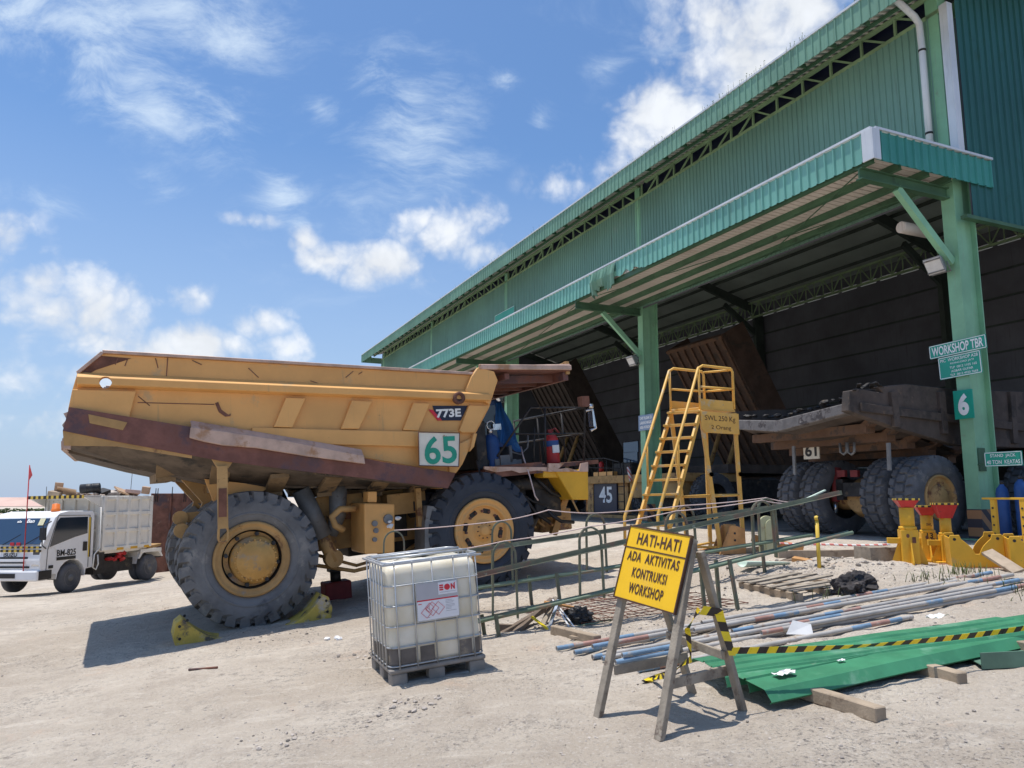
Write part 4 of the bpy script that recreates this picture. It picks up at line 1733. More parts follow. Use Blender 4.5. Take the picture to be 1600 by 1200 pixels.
for z, v in ((1.55, .55), (1.75, .75)):
    mb.box2((-1.0, v, z), (-.05, v + .10, z + .16))
    mb.cyl((-1.0, v - .03, z + .08), (-1.0, v + .13, z + .08), .12, 14)
build_each(mb, "tow_link", K['yellow_worn'], truck)
for v in (.72, 3.28):
    mb = MB()
    p0, p1 = Vector((.98, v, 2.12)), Vector((1.50, v, .80))
    q = p0.lerp(p1, .66)
    mb.cyl(p0, q, .165, 20)
    h_ = mb.build("hoist_cylinder", K['grey_steel'], truck)
    mb = MB()
    mb.cyl(q, p1, .125, 18)
    mb.cyl(p1 - Vector((.02, .12, -.05)), p1 + Vector((-.02, .12, .05)), .16, 16)
    mb.build("hoist_rod", K['yellow_worn'], h_)
mb = MB()
mb.tube([(1.66, .75, 2.2), (1.62, .75, 1.6), (1.5, .8, 1.25)], [.17, .15, .10], 16)
mb.build("suspension_cylinder", K['grey_steel'], truck)
# side tank and hoses
mb = MB()
P = [tp(x, y, .05) for x, y in ((569, 786), (617, 787), (617, 864), (570, 866))]
mb.prism(P, 0, -.9, SM(.05))
tk = mb.build("hydraulic_tank", K['yellow'], truck, .03, 2)
mb = MB()
P = [tp(x, y, .1) for x, y in ((575, 768), (589, 768), (589, 785), (575, 785))]
mb.prism(P, 0, -.3, SM(.1))
mb.build("filler_block", K['yellow'], tk, .01)
mb = MB()
for px, py, r_ in ((585, 818, .05), (587, 829, .045), (585, 843, .04), (606, 811, .085)):
    e = tp(px, py, .04)
    mb.cyl((e[0], .05, e[1]), (e[0], -.0, e[1]), r_, 14)
build_each(mb, "gauge_cap", K['grey_steel'], tk)
mb = MB()
e = tp(614, 812, -.05)
rng = random.Random(4)
for k in range(5):
    rock(mb, (e[0] + rng.uniform(-.1, .12), -.03, e[1] + rng.uniform(-.12, .05)), rng.uniform(.05, .09))
mb.build("cap_wrapping", K['paper'], tk)
mb = MB()
mb.tube([(1.6, .35, 1.35), (1.45, .3, 1.45), (1.40, .3, 1.6), (1.55, .3, 1.72), (1.85, .35, 1.70)], .06, 10)
mb.tube([(1.2, .9, .75), (1.9, .9, .55), (2.6, .9, .62), (3.2, 1.0, .9)], .035, 8)
mb.tube([(1.3, 1.1, .9), (2.0, 1.1, .62), (2.9, 1.1, .75)], .03, 8)
build_each(mb, "hose", K['yellow_worn'], truck)
mb = MB()
mb.box2((2.0, 1.6, .75), (5.6, 2.4, 1.7))
mb.box2((2.6, 1.0, 1.05), (3.0, 1.25, 1.55))
mb.cyl((3.0, .75, 1.62), (3.5, .75, 1.62), .22, 16)
mb.build("drivetrain", K['dark_steel'], truck)
mb = MB()
mb.box2((1.2, .95, 1.5), (3.3, 1.1, 1.95))
mb.box2((2.5, .55, 1.5), (3.25, 1.1, 1.88))
mb.box2((2.98, .30, 1.25), (3.08, .40, 1.95))
mb.build("side_frame", K['yellow_worn'], truck)
mb = MB()
P = [tp(x, y, .12) for x, y in ((668, 790), (690, 793), (678, 835), (674, 862), (664, 862), (664, 820))]
mb.prism(P, 0, -.55, SM(.12))
mb.build("mud_flap", K['grey_steel'], truck)
# deck, rails, bumper
mb = MB()
mb.box2((4.35, .15, 2.10), (6.95, 3.85, 2.18))
mb.box2((4.55, .12, 2.02), (5.6, .149, 2.24))
mb.build("deck", K['rust'], truck)
mb = MB()
P = [tp(x, y, .10) for x, y in ((757, 733), (775, 738), (800, 735), (812, 739), (840, 735), (858, 737), (858, 730), (757, 729))]
mb.prism(P, 0, -.05, SM(.10))
P = [tp(x, y, .05) for x, y in ((857, 724), (882, 724), (872, 733), (888, 731), (905, 736), (908, 724), (919, 722), (919, 737), (857, 737))]
mb.prism(P, 0, -.04, SM(.05))
mb.build("torn_deck_edge", K['bare'], truck)
mb = MB()
P = [tp(x, y, .12) for x, y in ((849, 736), (873, 735), (880, 747), (849, 746))]
mb.prism(P, 0, -.4, SM(.12))
P = [tp(x, y, .08) for x, y in ((866, 733), (919, 734), (920, 781), (895, 781))]
mb.prism(P, 0, -.9, SM(.08))
mb.build("fender_box", K['bright_yellow'], truck, .015)
mb = MB()
mb.box2((6.0, 1.1, .75), (6.75, 3.85, 1.20))
mb.box2((6.25, 1.05, 1.2), (6.55, 2.95, 2.1))
mb.build("front_bumper", K['yellow_worn'], truck, .02)
mb = MB()
a, b_ = tp(886, 772, .9), tp(866, 835, .9)
mb.beam((a[0], .95, a[1]), (b_[0], .95, b_[1]), .12, .14)
mb.tube([(6.2, .15, 1.5), (6.35, .15, 1.15), (6.55, .15, 1.12), (6.6, .15, 1.5)], .022, 8)
for k in range(3):
    mb.tube([(5.55 + k * .2, .9, 1.4), (5.6 + k * .2, .85, 1.0), (5.75 + k * .2, .9, .9)], .03, 6)
build_each(mb, "steering_link", K['yellow_worn'], truck)
mb = MB()
RV = .32
def rp_(px, py):
    q = tp(px, py, RV)
    return (q[0], RV, q[1])
mb.tube([rp_(777, 713), rp_(829, 637), rp_(914, 637), rp_(912, 730)], .024, 8)
mb.tube([rp_(806, 678), rp_(912, 678)], .02, 8)
mb.tube([rp_(851, 637), rp_(853, 728)], .022, 8)
mb.tube([rp_(835, 668), rp_(834, 728)], .02, 8)
q0, q1 = rp_(914, 637), rp_(912, 678)
mb.tube([q0, (q0[0], 3.6, q0[2])], .024, 8)
mb.tube([q1, (q1[0], 3.6, q1[2])], .02, 8)
for v in (1.3, 2.4, 3.6):
    mb.tube([(q0[0], v, q0[2]), (q0[0], v, 2.18)], .022, 8)
mb.build("handrail", K['dark_steel'], truck)
mb = MB()
e = tp(912, 627, RV)
mb.box2((e[0] - .10, RV - .1, e[1] - .12), (e[0] + .08, RV + .08, e[1] + .10))
mb.build("beacon_box", K['rust'], truck)
mb = MB()
e = tp(922, 655, RV)
mb.tube([(e[0] - .1, RV, e[1] + .18), (e[0] + .08, RV, e[1] + .2), (e[0] + .12, RV, e[1] - .2), (e[0] - .02, RV, e[1] - .24)], .03, 8)
mb.box2((e[0] + .02, RV - .08, e[1] - .16), (e[0] + .06, RV + .10, e[1] + .16))
mb.cyl((e[0] - .05, RV - .05, e[1] + .27), (e[0] + .06, RV - .05, e[1] + .27), .05, 10)
mb.build("mirror_bracket", K['chrome'], truck)
# extinguisher and gas bottles
mb = MB()
e = tp(863, 714, .75)
mb.lathe([(.0, 0), (.15, 0), (.155, .03), (.155, .50), (.12, .58), (.05, .62), (.045, .66), (.0, .66)], 20, Matrix.Translation((e[0], .75, 2.18)))
ex = mb.build("fire_extinguisher", K['red'], truck)
mb = MB()
mb.lathe([(.159, .36), (.159, .48)], 20, Matrix.Translation((e[0], .75, 2.18)), cap=False)
mb.build("blue_band", K['blue'], ex)
mb = MB()
mb.box2((e[0] - .07, .585, 2.40), (e[0] + .09, .60, 2.56))
mb.build("label", K['letter_white'], ex)
mb = MB()
mb.tube([(e[0], .75, 2.84), (e[0] + .1, .72, 2.92), (e[0] + .2, .7, 2.80)], .02, 6)
mb.box((e[0], .75, 2.87), (.12, .05, .06))
mb.build("valve", K['red_dull'], ex)
mb = MB()
e = tp(769, 718, .8)
for k, du in enumerate((0,)):
    mb.lathe([(0, 0), (.165, 0), (.17, .04), (.17, .56), (.13, .66), (.06, .70), (.0, .70)], 20, Matrix.Translation((e[0], .8, 2.18)))
bl = mb.build("blue_cylinder", K['blue'], truck)
mb = MB()
mb.lathe([(.06, .70), (.06, .82), (.03, .83), (0, .83)], 12, Matrix.Translation((e[0], .8, 2.18)))
mb.tube([(e[0] + .09 * math.cos(q), .74, 2.18 + .88 + .09 * math.sin(q)) for q in [i * math.pi / 5 for i in range(10)]], .016, 6, closed=True)
mb.box((e[0] + .14, .78, 3.02), (.18, .1, .12))
mb.build("cylinder_valve", K['chrome'], bl)
mb = MB()
for px, py, s_ in ((780, 722, .12), (790, 726, .16), (803, 720, .10), (812, 722, .09), (798, 704, .05)):
    e2 = tp(px, py, .6)
    mb.box((e2[0], .7, 2.18 + s_ * .8), (s_ * 1.4, s_ * 1.5, s_ * 1.6))
e2 = tp(798, 710, .6)
mb.cyl((e2[0], .6, 2.3), (e2[0], .6, 2.62), .035, 10)
mb.tube([(e2[0], .6, 2.5), (e2[0] + .2, .55, 2.42), (e2[0] + .35, .5, 2.55), (e2[0] + .38, .5, 2.8)], .018, 6)
build_each(mb, "deck_valve", K['grey_steel'], truck)
# cab on the far side under the canopy
mb = MB()
mb.prism([(4.55, 2.19), (6.05, 2.19), (6.05, 2.9), (5.85, 3.72), (4.6, 3.72), (4.5, 2.9)], -2.35, -3.75, SM(0))
cab_ = mb.build("cab", K['blue'], truck, .03, 2)
mb = MB()
mb.box2((4.75, 2.335, 2.85), (5.75, 2.348, 3.60))
mb.build("cab_window", K['glass'], cab_)
mb = MB()
mb.box2((4.40, 1.3, 2.19), (4.75, 2.3, 3.3))
mb.build("air_cleaner", K['dark_steel'], truck)
mb = MB()
mb.tube([rp_(744, 720), rp_(750, 740), rp_(745, 755), rp_(748, 764)], .022, 6)
mb.tube([rp_(720, 745), rp_(742, 747), rp_(762, 730)], .02, 6)
build_each(mb, "cable", K['black'], truck)

# tarpaulin hung over the cab corner
nu, nv = 22, 22
ctl = {}
mb = MB()
tl, tr, bl_, br = [Vector((tp(x, y, v)[0], v, tp(x, y, v)[1])) for x, y, v in ((772, 628, 1.25), (784, 626, 1.25), (776, 692, .95), (818, 706, .62))]
for j in range(nv + 1):
    for i in range(nu + 1):
        a, c = i / nu, j / nv
        p = tl.lerp(tr, a).lerp(bl_.lerp(br, a), c)
        fold = .06 * c * math.sin(a * 9 + c * 2.0) + .03 * math.sin(a * 17 + c * 5)
        p = p + Vector((.02 * math.sin(c * 9 + a * 4), -fold, .05 * c * math.sin(a * 6.5) - .10 * math.sin(math.pi * c) * (a - .5)))
        mb.v.append(TM @ p)
for j in range(nv):
    for i in range(nu):
        k = j * (nu + 1) + i
        mb.f.append([k, k + 1, k + nu + 2, k + nu + 1])
        mb.m.append(0)
        mb.sm.append(True)
to = mb.build("tarpaulin", K['tarp_blue'])
sd = to.modifiers.new("thick", 'SOLIDIFY')
sd.thickness = .006
tag(to, "creased blue tarpaulin hanging over the cab side of the parked yellow dump truck", "tarpaulin")
mb = MB()
pp = [Vector((tp(x, y, v)[0], v, tp(x, y, v)[1])) for x, y, v in ((814, 698, .6), (818, 715, .3), (828, 745, .0), (836, 775, -.06), (841, 782, -.07))]
mb.tube([TM @ p for p in pp], .014, 6)
rp0 = mb.build("tie_rope", K['string'])
tag(rp0, "pale rope tied to the corner of the blue tarpaulin and hanging past the front tyre", "rope")


# wheel chocks and jack under the truck
def chock(px, py, Y, flip, label):
    p = at(px, py, Y)
    M_ = gframe(p, 27 if not flip else 207)
    r = empty("wheel_chock", M_, label, "wheel chock", "yellow wheel chocks")
    mb = MB()
    Ms = plane_frame((0, 0, -.03), X, Z)
    arc = [(.62 - .0, .02)] + [(.60 - .55 * math.sin(a), .60 - .58 * math.cos(a)) for a in [i * .15 for i in range(1, 9)]]
    pts = [(-.02, .0), (.72, .0)] + [(.70 - k * .07, .02 + .0055 * k * k * 1.0) for k in range(0, 9)] + [(.10, .42), (-.0, .36), (-.05, .18)]
    mb.prism(pts, -.26, .26, Ms)
    mb.build("wedge", K['chock'], r, .012)
    mb = MB()
    for x, z in ((.02, .10), (.03, .28), (.14, .35)):
        for sg in (-1, 1):
            mb.cyl((x + .02, sg * .255, z), (x + .02, sg * .268, z), .022, 12)
    build_each(mb, "pin_hole", K['dark_steel'], r)
    return r


K['chock'] = mat('chipped_yellow_chock_paint', (.54, .385, .075), .75, 0, .18, 3, wear=((.10, .085, .07), .5, 4), grime=((.47, .41, .33), .48, 2.2), bump=.15, bs=25)
chock(276, 990, 12.15, False, "chipped yellow wheel chock behind the rear tyre of the parked dump truck")
chock(510, 955, 13.30, True, "chipped yellow wheel chock in front of the rear tyre of the parked dump truck")
p = on(526, 936)
r = empty("axle_jack", gframe(p, 27), "dull red block jack on the ground under the parked dump truck", "jack")
mb = MB()
mb.box2((-.25, -.2, -.02), (.25, .2, .34))
mb.build("body", K['red_dull'], r, .02)
mb = MB()
mb.cyl((0, 0, .34), (0, 0, .52), .10, 16)
mb.box((0, 0, .545), (.26, .26, .05))
mb.build("ram", K['dark_steel'], r)
# ------------------------------------------------------------------ plastic tank in a wire cage on a pallet
n_, r_, l_ = on(612, 1073), on(759, 1046), on(565, 1045)
TH_ = math.degrees(math.atan2(r_.y - n_.y, r_.x - n_.x))
IM = gframe((n_.x, n_.y), TH_)
ibc = empty("caged_tank", IM, "white plastic liquid tank in a galvanised wire cage on a grey pallet, labelled EON", "tank")
IW, ID, IH = 1.065, 1.02, 1.30
mb = MB()
for x in (0, .42, .885):
    for y in (0, .42, .86):
        mb.box2((x, y, -.02), (x + .18, y + .16, .115))
mb.box2((-.01, -.01, .116), (IW + .01, ID + .01, .165))
for y in (0.002, .422, .862):
    mb.box2((.181, y + .01, -.02), (.884, y + .14, .012))
mb.build("pallet", mat('grey_pallet_plastic', (.27, .24, .21), .75, 0, .2, 4, wear=((.40, .36, .30), .35, 4)), ibc, .012)


def rrect(x0, y0, x1, y1, r, z, k=5):
    pts = []
    for cx, cy, a0 in ((x1 - r, y0 + r, -90), (x1 - r, y1 - r, 0), (x0 + r, y1 - r, 90), (x0 + r, y0 + r, 180)):
        for i in range(k + 1):
            a = rad(a0 + 90 * i / k)
            pts.append(Vector((cx + r * math.cos(a), cy + r * math.sin(a), z)))
    return pts


def bottle(z0, z1, zs, name, m, parent, inset=.0):
    mb = MB()
    rings = []
    for z, i in zs:
        rings.append(rrect(.014 + i + inset, .014 + i + inset, IW - .014 - i - inset, ID - .014 - i - inset, .095 + i * .5, z, 8))
    mb.loft(rings, 0, True)
    o = mb.build(name, m, parent)
    o.data.set_sharp_from_angle(angle=rad(60))
    return o


lv = .365
zs = [(.170, .07), (.19, .03), (.23, .008), (.36, .0), (.52, .0), (.56, .007), (.60, .0), (.80, -.004), (1.0, .0), (1.15, .0), (1.20, .012), (1.235, .04), (1.255, .09), (1.265, .16), (1.27, .30)]
bo_ = bottle(0, 0, zs, "tank_bottle", K['hdpe'], ibc)
mb = MB()
# dark residue panels showing through the low corners of the bottle
for a, c in (((.09, 0), (.29, 0)), ((.31, 0), (.50, 0)), ((.76, 0), (.93, 0))):
    mb.box2((a[0] + .03, .008, .20), (c[0], .0165, .36))
mb.box2((.008, .13, .20), (.0165, .62, .37))
mb.box2((.008, .72, .20), (.0165, .90, .33))
rr = [p for p in rrect(.008, .008, IW - .008, ID - .008, .10, 0, 8)]
for seg in (rr[27:36],):
    k = len(seg)
    vs = [(p.x, p.y, .20) for p in seg] + [(p.x, p.y, .37) for p in seg]
    mb.add(vs, [(i, i + 1, k + i + 1, k + i) for i in range(k - 1)], 0, True)
seg = rr[0:9]
k = len(seg)
mb.add([(p.x, p.y, .20) for p in seg] + [(p.x, p.y, .36) for p in seg], [(i, i + 1, k + i + 1, k + i) for i in range(k - 1)], 0, True)
build_each(mb, "dark_residue", K['residue'], bo_)
mb = MB()
mb.lathe([(.14, 1.24), (.14, 1.285), (.09, 1.29), (0, 1.29)], 20, Matrix.Translation((.5, .5, 0)))
mb.build("filler_cap", K['black'], bo_)
cage = MB()
rads = .0085
for z in (.19, .385, .60, .815, 1.03, IH - .02):
    cage.tube(rrect(-.002, -.002, IW + .002, ID + .002, .09, z), rads if z < 1.2 else .014, 6, closed=True)
for x in (.10, .30, .52, .77, .95):
    for y in (-.012, ID + .012):
        cage.tube([(x, y, .16), (x, y, IH - .02)], rads, 6)
for y in (.12, .27, .42, .56, .74, .90):
    for x in (-.012, IW + .012):
        cage.tube([(x, y, .16), (x, y, IH - .02)], rads, 6)
cage.build("cage", K['galv'], ibc)
mb = MB()
for y in (.36, .68):
    mb.tube([(.0, y, IH - .005), (IW, y, IH - .005)], .016, 8)
build_each(mb, "top_bar", K['galv'], ibc)
mb = MB()
for a, c in (((-.035, -.035), (IW + .035, .0)), ((-.035, .0), (.0, ID + .035))):
    mb.box2((a[0], a[1], IH - .045), (c[0], c[1], IH - .025))
build_each(mb, "cage_rim", K['galv'], ibc)
# label frame
mb = MB()
mb.box2((.315, -.034, .62), (.80, -.028, 1.03))
lf = mb.build("label_frame", K['galv'], ibc)
mb = MB()
mb.box2((.325, -.0375, .85), (.79, -.0345, 1.02))
mb.build("grey_panel", K['plate_grey'], lf)
mb = MB()
mb.box2((.325, -.0375, .635), (.79, -.0345, .835))
mb.box2((.57, -.0405, .885), (.785, -.038, 1.015))
mb.build("white_panel", K['plate_pale'], lf)
mb = MB()
mb.box2((.325, -.0375, .836), (.79, -.0345, .849))
# the three letter mark: barred E, solid ring O, N with a flick
for z in (.935, .958, .981):
    mb.box2((.583, -.0435, z - .008), (.628, -.041, z + .008))
mb.cyl((.672, -.041, .958), (.672, -.0435, .958), .033, 28)
for x in (.714, .748):
    mb.box2((x, -.0435, .927), (x + .014, -.041, .989))
mb.prism([(.714, .989), (.728, .989), (.762, .927), (.748, .927)], .0412, .0437, plane_frame((0, 0, 0), X, Z))
mb.prism([(.752, .992), (.766, 1.0), (.772, 1.0), (.762, .988)], .0412, .0437, plane_frame((0, 0, 0), X, Z))
for cx, cz in ((.405, .73), (.475, .762), (.475, .698), (.545, .73), (.545, .792)):
    pass
for cx, cz, s_ in ((.425, .715, .062), (.49, .745, .075), (.56, .745, .07), (.46, .760, .05)):
    q = [(cx, cz + s_), (cx + s_, cz), (cx, cz - s_), (cx - s_, cz)]
    for i in range(4):
        a, c = q[i], q[(i + 1) % 4]
        mb.beam((a[0], -.0385, a[1]), (c[0], -.0385, c[1]), .003, .007, up=(0, 1, 0))
mb.box2((.335, -.0395, .805), (.375, -.038, .812))
mb.build("red_print", K['label_red'], lf)
mb = MB()
rng = random.Random(3)
for z in (.815, .800, .785, .765, .75, .735, .72, .70):
    mb.box2((.645, -.0392, z), (.645 + rng.uniform(.06, .13), -.038, z + .005))
mb.box2((.586, -.0435, .905), (.770, -.041, .909))
mb.box2((.452, -.0392, .748), (.460, -.038, .785))
mb.box2((.452, -.0392, .735), (.460, -.038, .742))
mb.box2((.42, -.0392, .655), (.46, -.038, .660))
mb.build("small_print", K['plate_grey'], lf)

# ------------------------------------------------------------------ trestle warning sign
F1, F2 = Vector((.75, 7.03, gz(.75, 7.03))), Vector((1.17, 6.42, gz(1.17, 6.42)))
B1, B2 = Vector((1.67, 7.44, gz(1.67, 7.44))), Vector((1.96, 6.86, gz(1.96, 6.86)))
A1, A2 = Vector((1.15, 7.22, 1.60)), Vector((1.535, 6.64, 1.54))
SGM = frame((F1 + F2) / 2, F2 - F1)
SI = SGM.inverted()
sg = empty("warning_trestle_sign", SGM, "yellow HATI-HATI warning board on a wooden A-frame trestle in the foreground", "sign")
f1, f2, b1, b2, a1, a2 = [SI @ p for p in (F1, F2, B1, B2, A1, A2)]
up_ = (a1 - f1).normalized()
for p, q in ((f1, a1), (f2, a2)):
    mb = MB()
    mb.beam(p - (q - p) * .02, q, .075, .055, up=(0, 1, 0))
    mb.build("front_leg", K['wood_grey'], sg, .004)
for p, q in ((b1, a1), (b2, a2)):
    mb = MB()
    d = q - p
    mb.beam(p - d * .02, p + d * .93 + Vector((0, .045, 0)), .07, .05, up=(0, 1, 0))
    mb.build("back_leg", K['wood_grey'], sg, .004)
for (p, q), (u_, w_) in (((f1, a1), (b1, a1)), ((f2, a2), (b2, a2))):
    mb = MB()
    s_ = .055 if p is f2 else -.055
    mb.beam(p.lerp(q, .24) + Vector((s_ * -1, .03, 0)), u_.lerp(w_, .23) + Vector((s_ * -1, .04, 0)), .03, .085)
    mb.build("side_stretcher", K['wood_grey'], sg, .003)
mb = MB()
mb.beam(b1.lerp(a1, .36) + Vector((-.02, -.05, 0)), b2.lerp(a2, .33) + Vector((.02, -.05, 0)), .03, .07)
mb.build("back_stretcher", K['wood_grey'], sg, .003)
# board lies against the front legs
xb = (a2 - a1).normalized()
yb = ((a1 + a2) / 2 - (f1 + f2) / 2)
Mb = plane_frame((0, 0, 0), xb, yb)
nb = Vector((Mb[0][2], Mb[1][2], Mb[2][2]))
wb, hb = (a2 - a1).length + .06, .655
cb = (a1 + a2) / 2 - Vector((Mb[0][1], Mb[1][1], Mb[2][1])) * (hb / 2 - .02) + nb * .043
Mb = plane_frame(cb, xb, yb)
mb = MB()
mb.box((0, 0, 0), (wb, hb, .022), Mb)
bd = mb.build("board", K['sign_yellow'], sg)
mb = MB()
for x in (-1, 1):
    mb.box((x * (wb / 2 - .004), 0, .0), (.012, hb + .012, .034), Mb)
for y in (-1, 1):
    mb.box((0, y * (hb / 2 - .001), .0), (wb - .021, .013, .034), Mb)
mb.box((0, hb * .205, .012), (wb - .02, .011, .006), Mb)
mb.build("board_edge", K['letter_brown'], bd)
for s_, cy, lw, lh in (("HATI-HATI", .345, .70, .105), ("ADA  AKTIVITAS", .095, .84, .088), ("KONTRUKSI", -.115, .56, .088), ("WORKSHOP", -.325, .56, .092)):
    text("lettering", s_, Mb @ Matrix.Translation((.0 if lh != .105 else .02, cy * hb, .0125)), lw * wb, lh * hb / .655, K['letter_brown'], bd, ext=.002, bold=.026, spacing=1.12)


# barrier tape: tied at the sign, run along the back leg, strung to the right
def tape(pts, w, name, label, twist=lambda s: 0.0, pitch=.16):
    """ribbon following pts with yellow/black bands across it"""
    P = [Vector(p) for p in pts]
    L = [0]
    for i in range(1, len(P)):
        L.append(L[-1] + (P[i] - P[i - 1]).length)
    tot = L[-1]
    mb = MB()
    n = max(4, int(tot / (pitch / 8)))

    def pos(s):
        for i in range(1, len(P)):
            if s <= L[i] + 1e-9:
                return P[i - 1].lerp(P[i], (s - L[i - 1]) / max(1e-9, L[i] - L[i - 1]))
        return P[-1]
    prev = None
    for i in range(n + 1):
        s = tot * i / n
        p = pos(s)
        d = (pos(min(tot, s + .02)) - pos(max(0, s - .02))).normalized()
        side = Vector((0, 0, 1)) - d * d.z
        side = side.normalized() if side.length > .05 else Vector((0, 1, 0))
        nrm_ = d.cross(side)
        a = twist(s)
        sd_ = side * math.cos(a) + nrm_ * math.sin(a)
        slant = d * .5 * w * .5
        cur = (p + sd_ * w / 2 + slant, p - sd_ * w / 2 - slant)
        if prev is not None:
            fr = (s / pitch) % 1.0
            mb.add([prev[0], cur[0], cur[1], prev[1]], [(0, 1, 2, 3)], 0 if fr < .5 else 1)
        prev = cur
    o = mb.build(name, [K['tape_yellow'], K['tape_black']])
    sd_ = o.modifiers.new("thick", 'SOLIDIFY')
    sd_.thickness = .002
    return tag(o, label, "barrier tape", "black and yellow barrier tape")


def bez(a, b_, sag, n=14):
    return [Vector(a).lerp(Vector(b_), i / n) - Vector((0, 0, sag * 4 * (i / n) * (1 - i / n))) for i in range(n + 1)]


lega = B2.lerp(A2, .58)
legb = B2.lerp(A2, .33)
o_ = Vector((.03, -.05, .0))
tape([lega + Vector((-.12, -.06, .02)), lega + o_, legb + o_ + Vector((.01, 0, 0))], .075, "barrier_tape", "black and yellow tape tied along the back leg of the yellow warning sign", lambda s: .2 * math.sin(s * 8), .17)
ep = at(1690, 966, 7.9)
tape(bez(legb + Vector((.03, -.05, .04)), ep, .07, 26), .056, "barrier_tape", "long black and yellow tape stretched from the warning sign above the green metal sheets", lambda s: .15 + .9 * max(0, min(1, (s - .5) / .9)) * (1 if s < 1.2 else max(.25, 1 - (s - 1.2) / 1.5)), .19)
q0 = lega + Vector((-.12, 0, .0))
gq = on(1005, 1068)
tape([q0 + Vector((.0, .03, .02)), q0 + Vector((-.06, .22, -.18)), q0 + Vector((-.02, .30, -.45)), Vector((1.55, 7.2, .42)), Vector((1.45, 7.45, .26)), gq + Vector((.10, .0, .05)), gq + Vector((.0, -.02, .02)), gq + Vector((.2, .12, .05)), gq + Vector((.5, .25, .13))], .05, "barrier_tape", "loose crumpled tail of yellow and black tape hanging behind the warning sign to the ground", lambda s: s * 5, .14)
# stake that holds the far end of the tape
mb = MB()
mb.tube([(ep.x + .02, ep.y, gz(ep.x, ep.y) - .1), (ep.x + .03, ep.y, ep.z + .1)], .02, 8)
tag(mb.build("tape_stake", K['cage_green']), "thin green stake holding the far end of the barrier tape beyond the green sheets", "stake")

# ------------------------------------------------------------------ green metal sheets on timber bearers
PH = 21.5
px_ = Vector((math.cos(rad(PH)), math.sin(rad(PH)), .080)).normalized()
P0 = Vector((2.17, 6.80, gz(2.3, 7.15) - .01))
PMt = frame(P0, px_, (-.07, -.03, 1))


def bearer(p, q, label, w=.12, h=.115, group="timber bearers under the green sheets"):
    p, q = Vector((p[0], p[1], 0)), Vector((q[0], q[1], 0))
    p.z, q.z = gtop(p.x, p.y) + h / 2 - .012, gtop(q.x, q.y) + h / 2 - .012
    mb = MB()
    d = (q - p)
    M_ = frame(p, d)
    L = d.length
    vs = []
    for i in range(9):
        x = L * i / 8
        jy, jz = random.uniform(-.004, .004), random.uniform(-.004, .004)
        vs.append([Vector((x, a * w / 2 + jy, b_ * h / 2 + jz)) for a, b_ in ((-1, -1), (1, -1), (1, 1), (-1, 1))])
    mb.loft(vs)
    o = mb.build("timber_bearer", K['wood'], None, .008, 1, M_)
    return tag(o, label, "timber beam", group)


bearer((2.90, 6.34), (2.2, 7.9), "long weathered timber beam under the near end of the green sheets")
bearer((4.0, 7.12), (3.6, 8.4), "short weathered timber beam under the middle of the green sheets")
bearer((5.2, 7.5), (4.75, 8.9), "timber beam under the far end of the green sheets")


def sheet(prof, x0, x1, z, name, label, nseg=16, bow=.004, seed=1, turn=0.0):
    """folded sheet: cross-section prof (y, z) swept along x with slight sag"""
    rng = random.Random(seed)
    mb = MB()
    ph = rng.random() * 6
    for i in range(nseg + 1):
        x = x0 + (x1 - x0) * i / nseg
        for y, zz in prof:
            mb.v.append(Vector((x + .02 * math.sin(y * 9 + ph) * (1 if i in (0, nseg) else 0), y, z + zz + bow * math.sin(i * .9 + ph) + .0015 * math.sin(y * 5 + i * .7))))
    n = len(prof)
    for i in range(nseg):
        for j in range(n - 1):
            a = i * n + j
            mb.f.append([a, a + n, a + n + 1, a + 1])
            mb.m.append(0)
            mb.sm.append(False)
    o = mb.build("metal_sheet", K['sheet_green'], None, 0, 1, PMt @ Matrix.Rotation(rad(turn), 4, 'Z'))
    sd_ = o.modifiers.new("thick", 'SOLIDIFY')
    sd_.thickness = .004
    return tag(o, label, "metal sheet", "green folded metal sheets stacked on timbers")


rear = [(1.17, .02), (1.14, .06)]
for k in range(3):
    y = 1.11 - k * .20
    rear += [(y, .062), (y - .14, .060), (y - .155, .078), (y - .175, .078), (y - .19, .060)]
rear += [(.50, .06), (.48, .03), (.46, -.05), (.48, -.055)]
sheet(rear, -.12, 3.5, .135, "s", "widest ribbed green sheet at the back of the stack beside the pipes", seed=2, turn=-8.5)
sheet([(y + .02, z_) for y, z_ in rear], .12, 4.6, .085, "s", "ribbed green sheet lying directly under the widest one", seed=3, turn=-7)
sheet([(.50, .055), (.32, .05), (.30, .065), (.285, .065), (.27, .02), (.25, -.05), (.27, -.06)], .02, 5.9, .125, "s", "narrow folded green sheet in the middle of the stack", seed=4)
sheet([(.54, .02), (.34, .02), (.31, -.05), (.34, -.06)], .28, 5.3, .075, "s", "narrow folded green sheet tucked under the middle one", seed=6)
sheet([(.29, .06), (.27, .065), (.04, .05), (.02, .045), (-.045, -.045), (-.02, -.065)], .0, 6.1, .115, "s", "front folded green sheet with a sloping lip at the near edge of the stack", seed=5)
for x, y, sz, lab in ((.35, .20, .13, "scrap of white paper on the near end of the front green sheet"), (3.2, 1.0, .16, "crumpled white paper at the far end of the widest green sheet"), (1.05, .24, .05, "tiny white paper chip on the front green sheet")):
    mb = MB()
    rng = random.Random(int(sz * 100))
    g = 6
    for j in range(g + 1):
        for i in range(g + 1):
            mb.v.append(Vector((x + (i / g - .5) * sz * 1.6 + rng.uniform(-.1, .1) * sz, y + (j / g - .5) * sz * .8 + rng.uniform(-.1, .1) * sz, .195 + rng.uniform(0, .22) * sz)))
    for j in range(g):
        for i in range(g):
            a = j * (g + 1) + i
            mb.f.append([a, a + 1, a + g + 2, a + g + 1])
            mb.m.append(0)
            mb.sm.append(False)
    tag(mb.build("paper_scrap", K['paper'], None, 0, 1, PMt), lab, "paper")
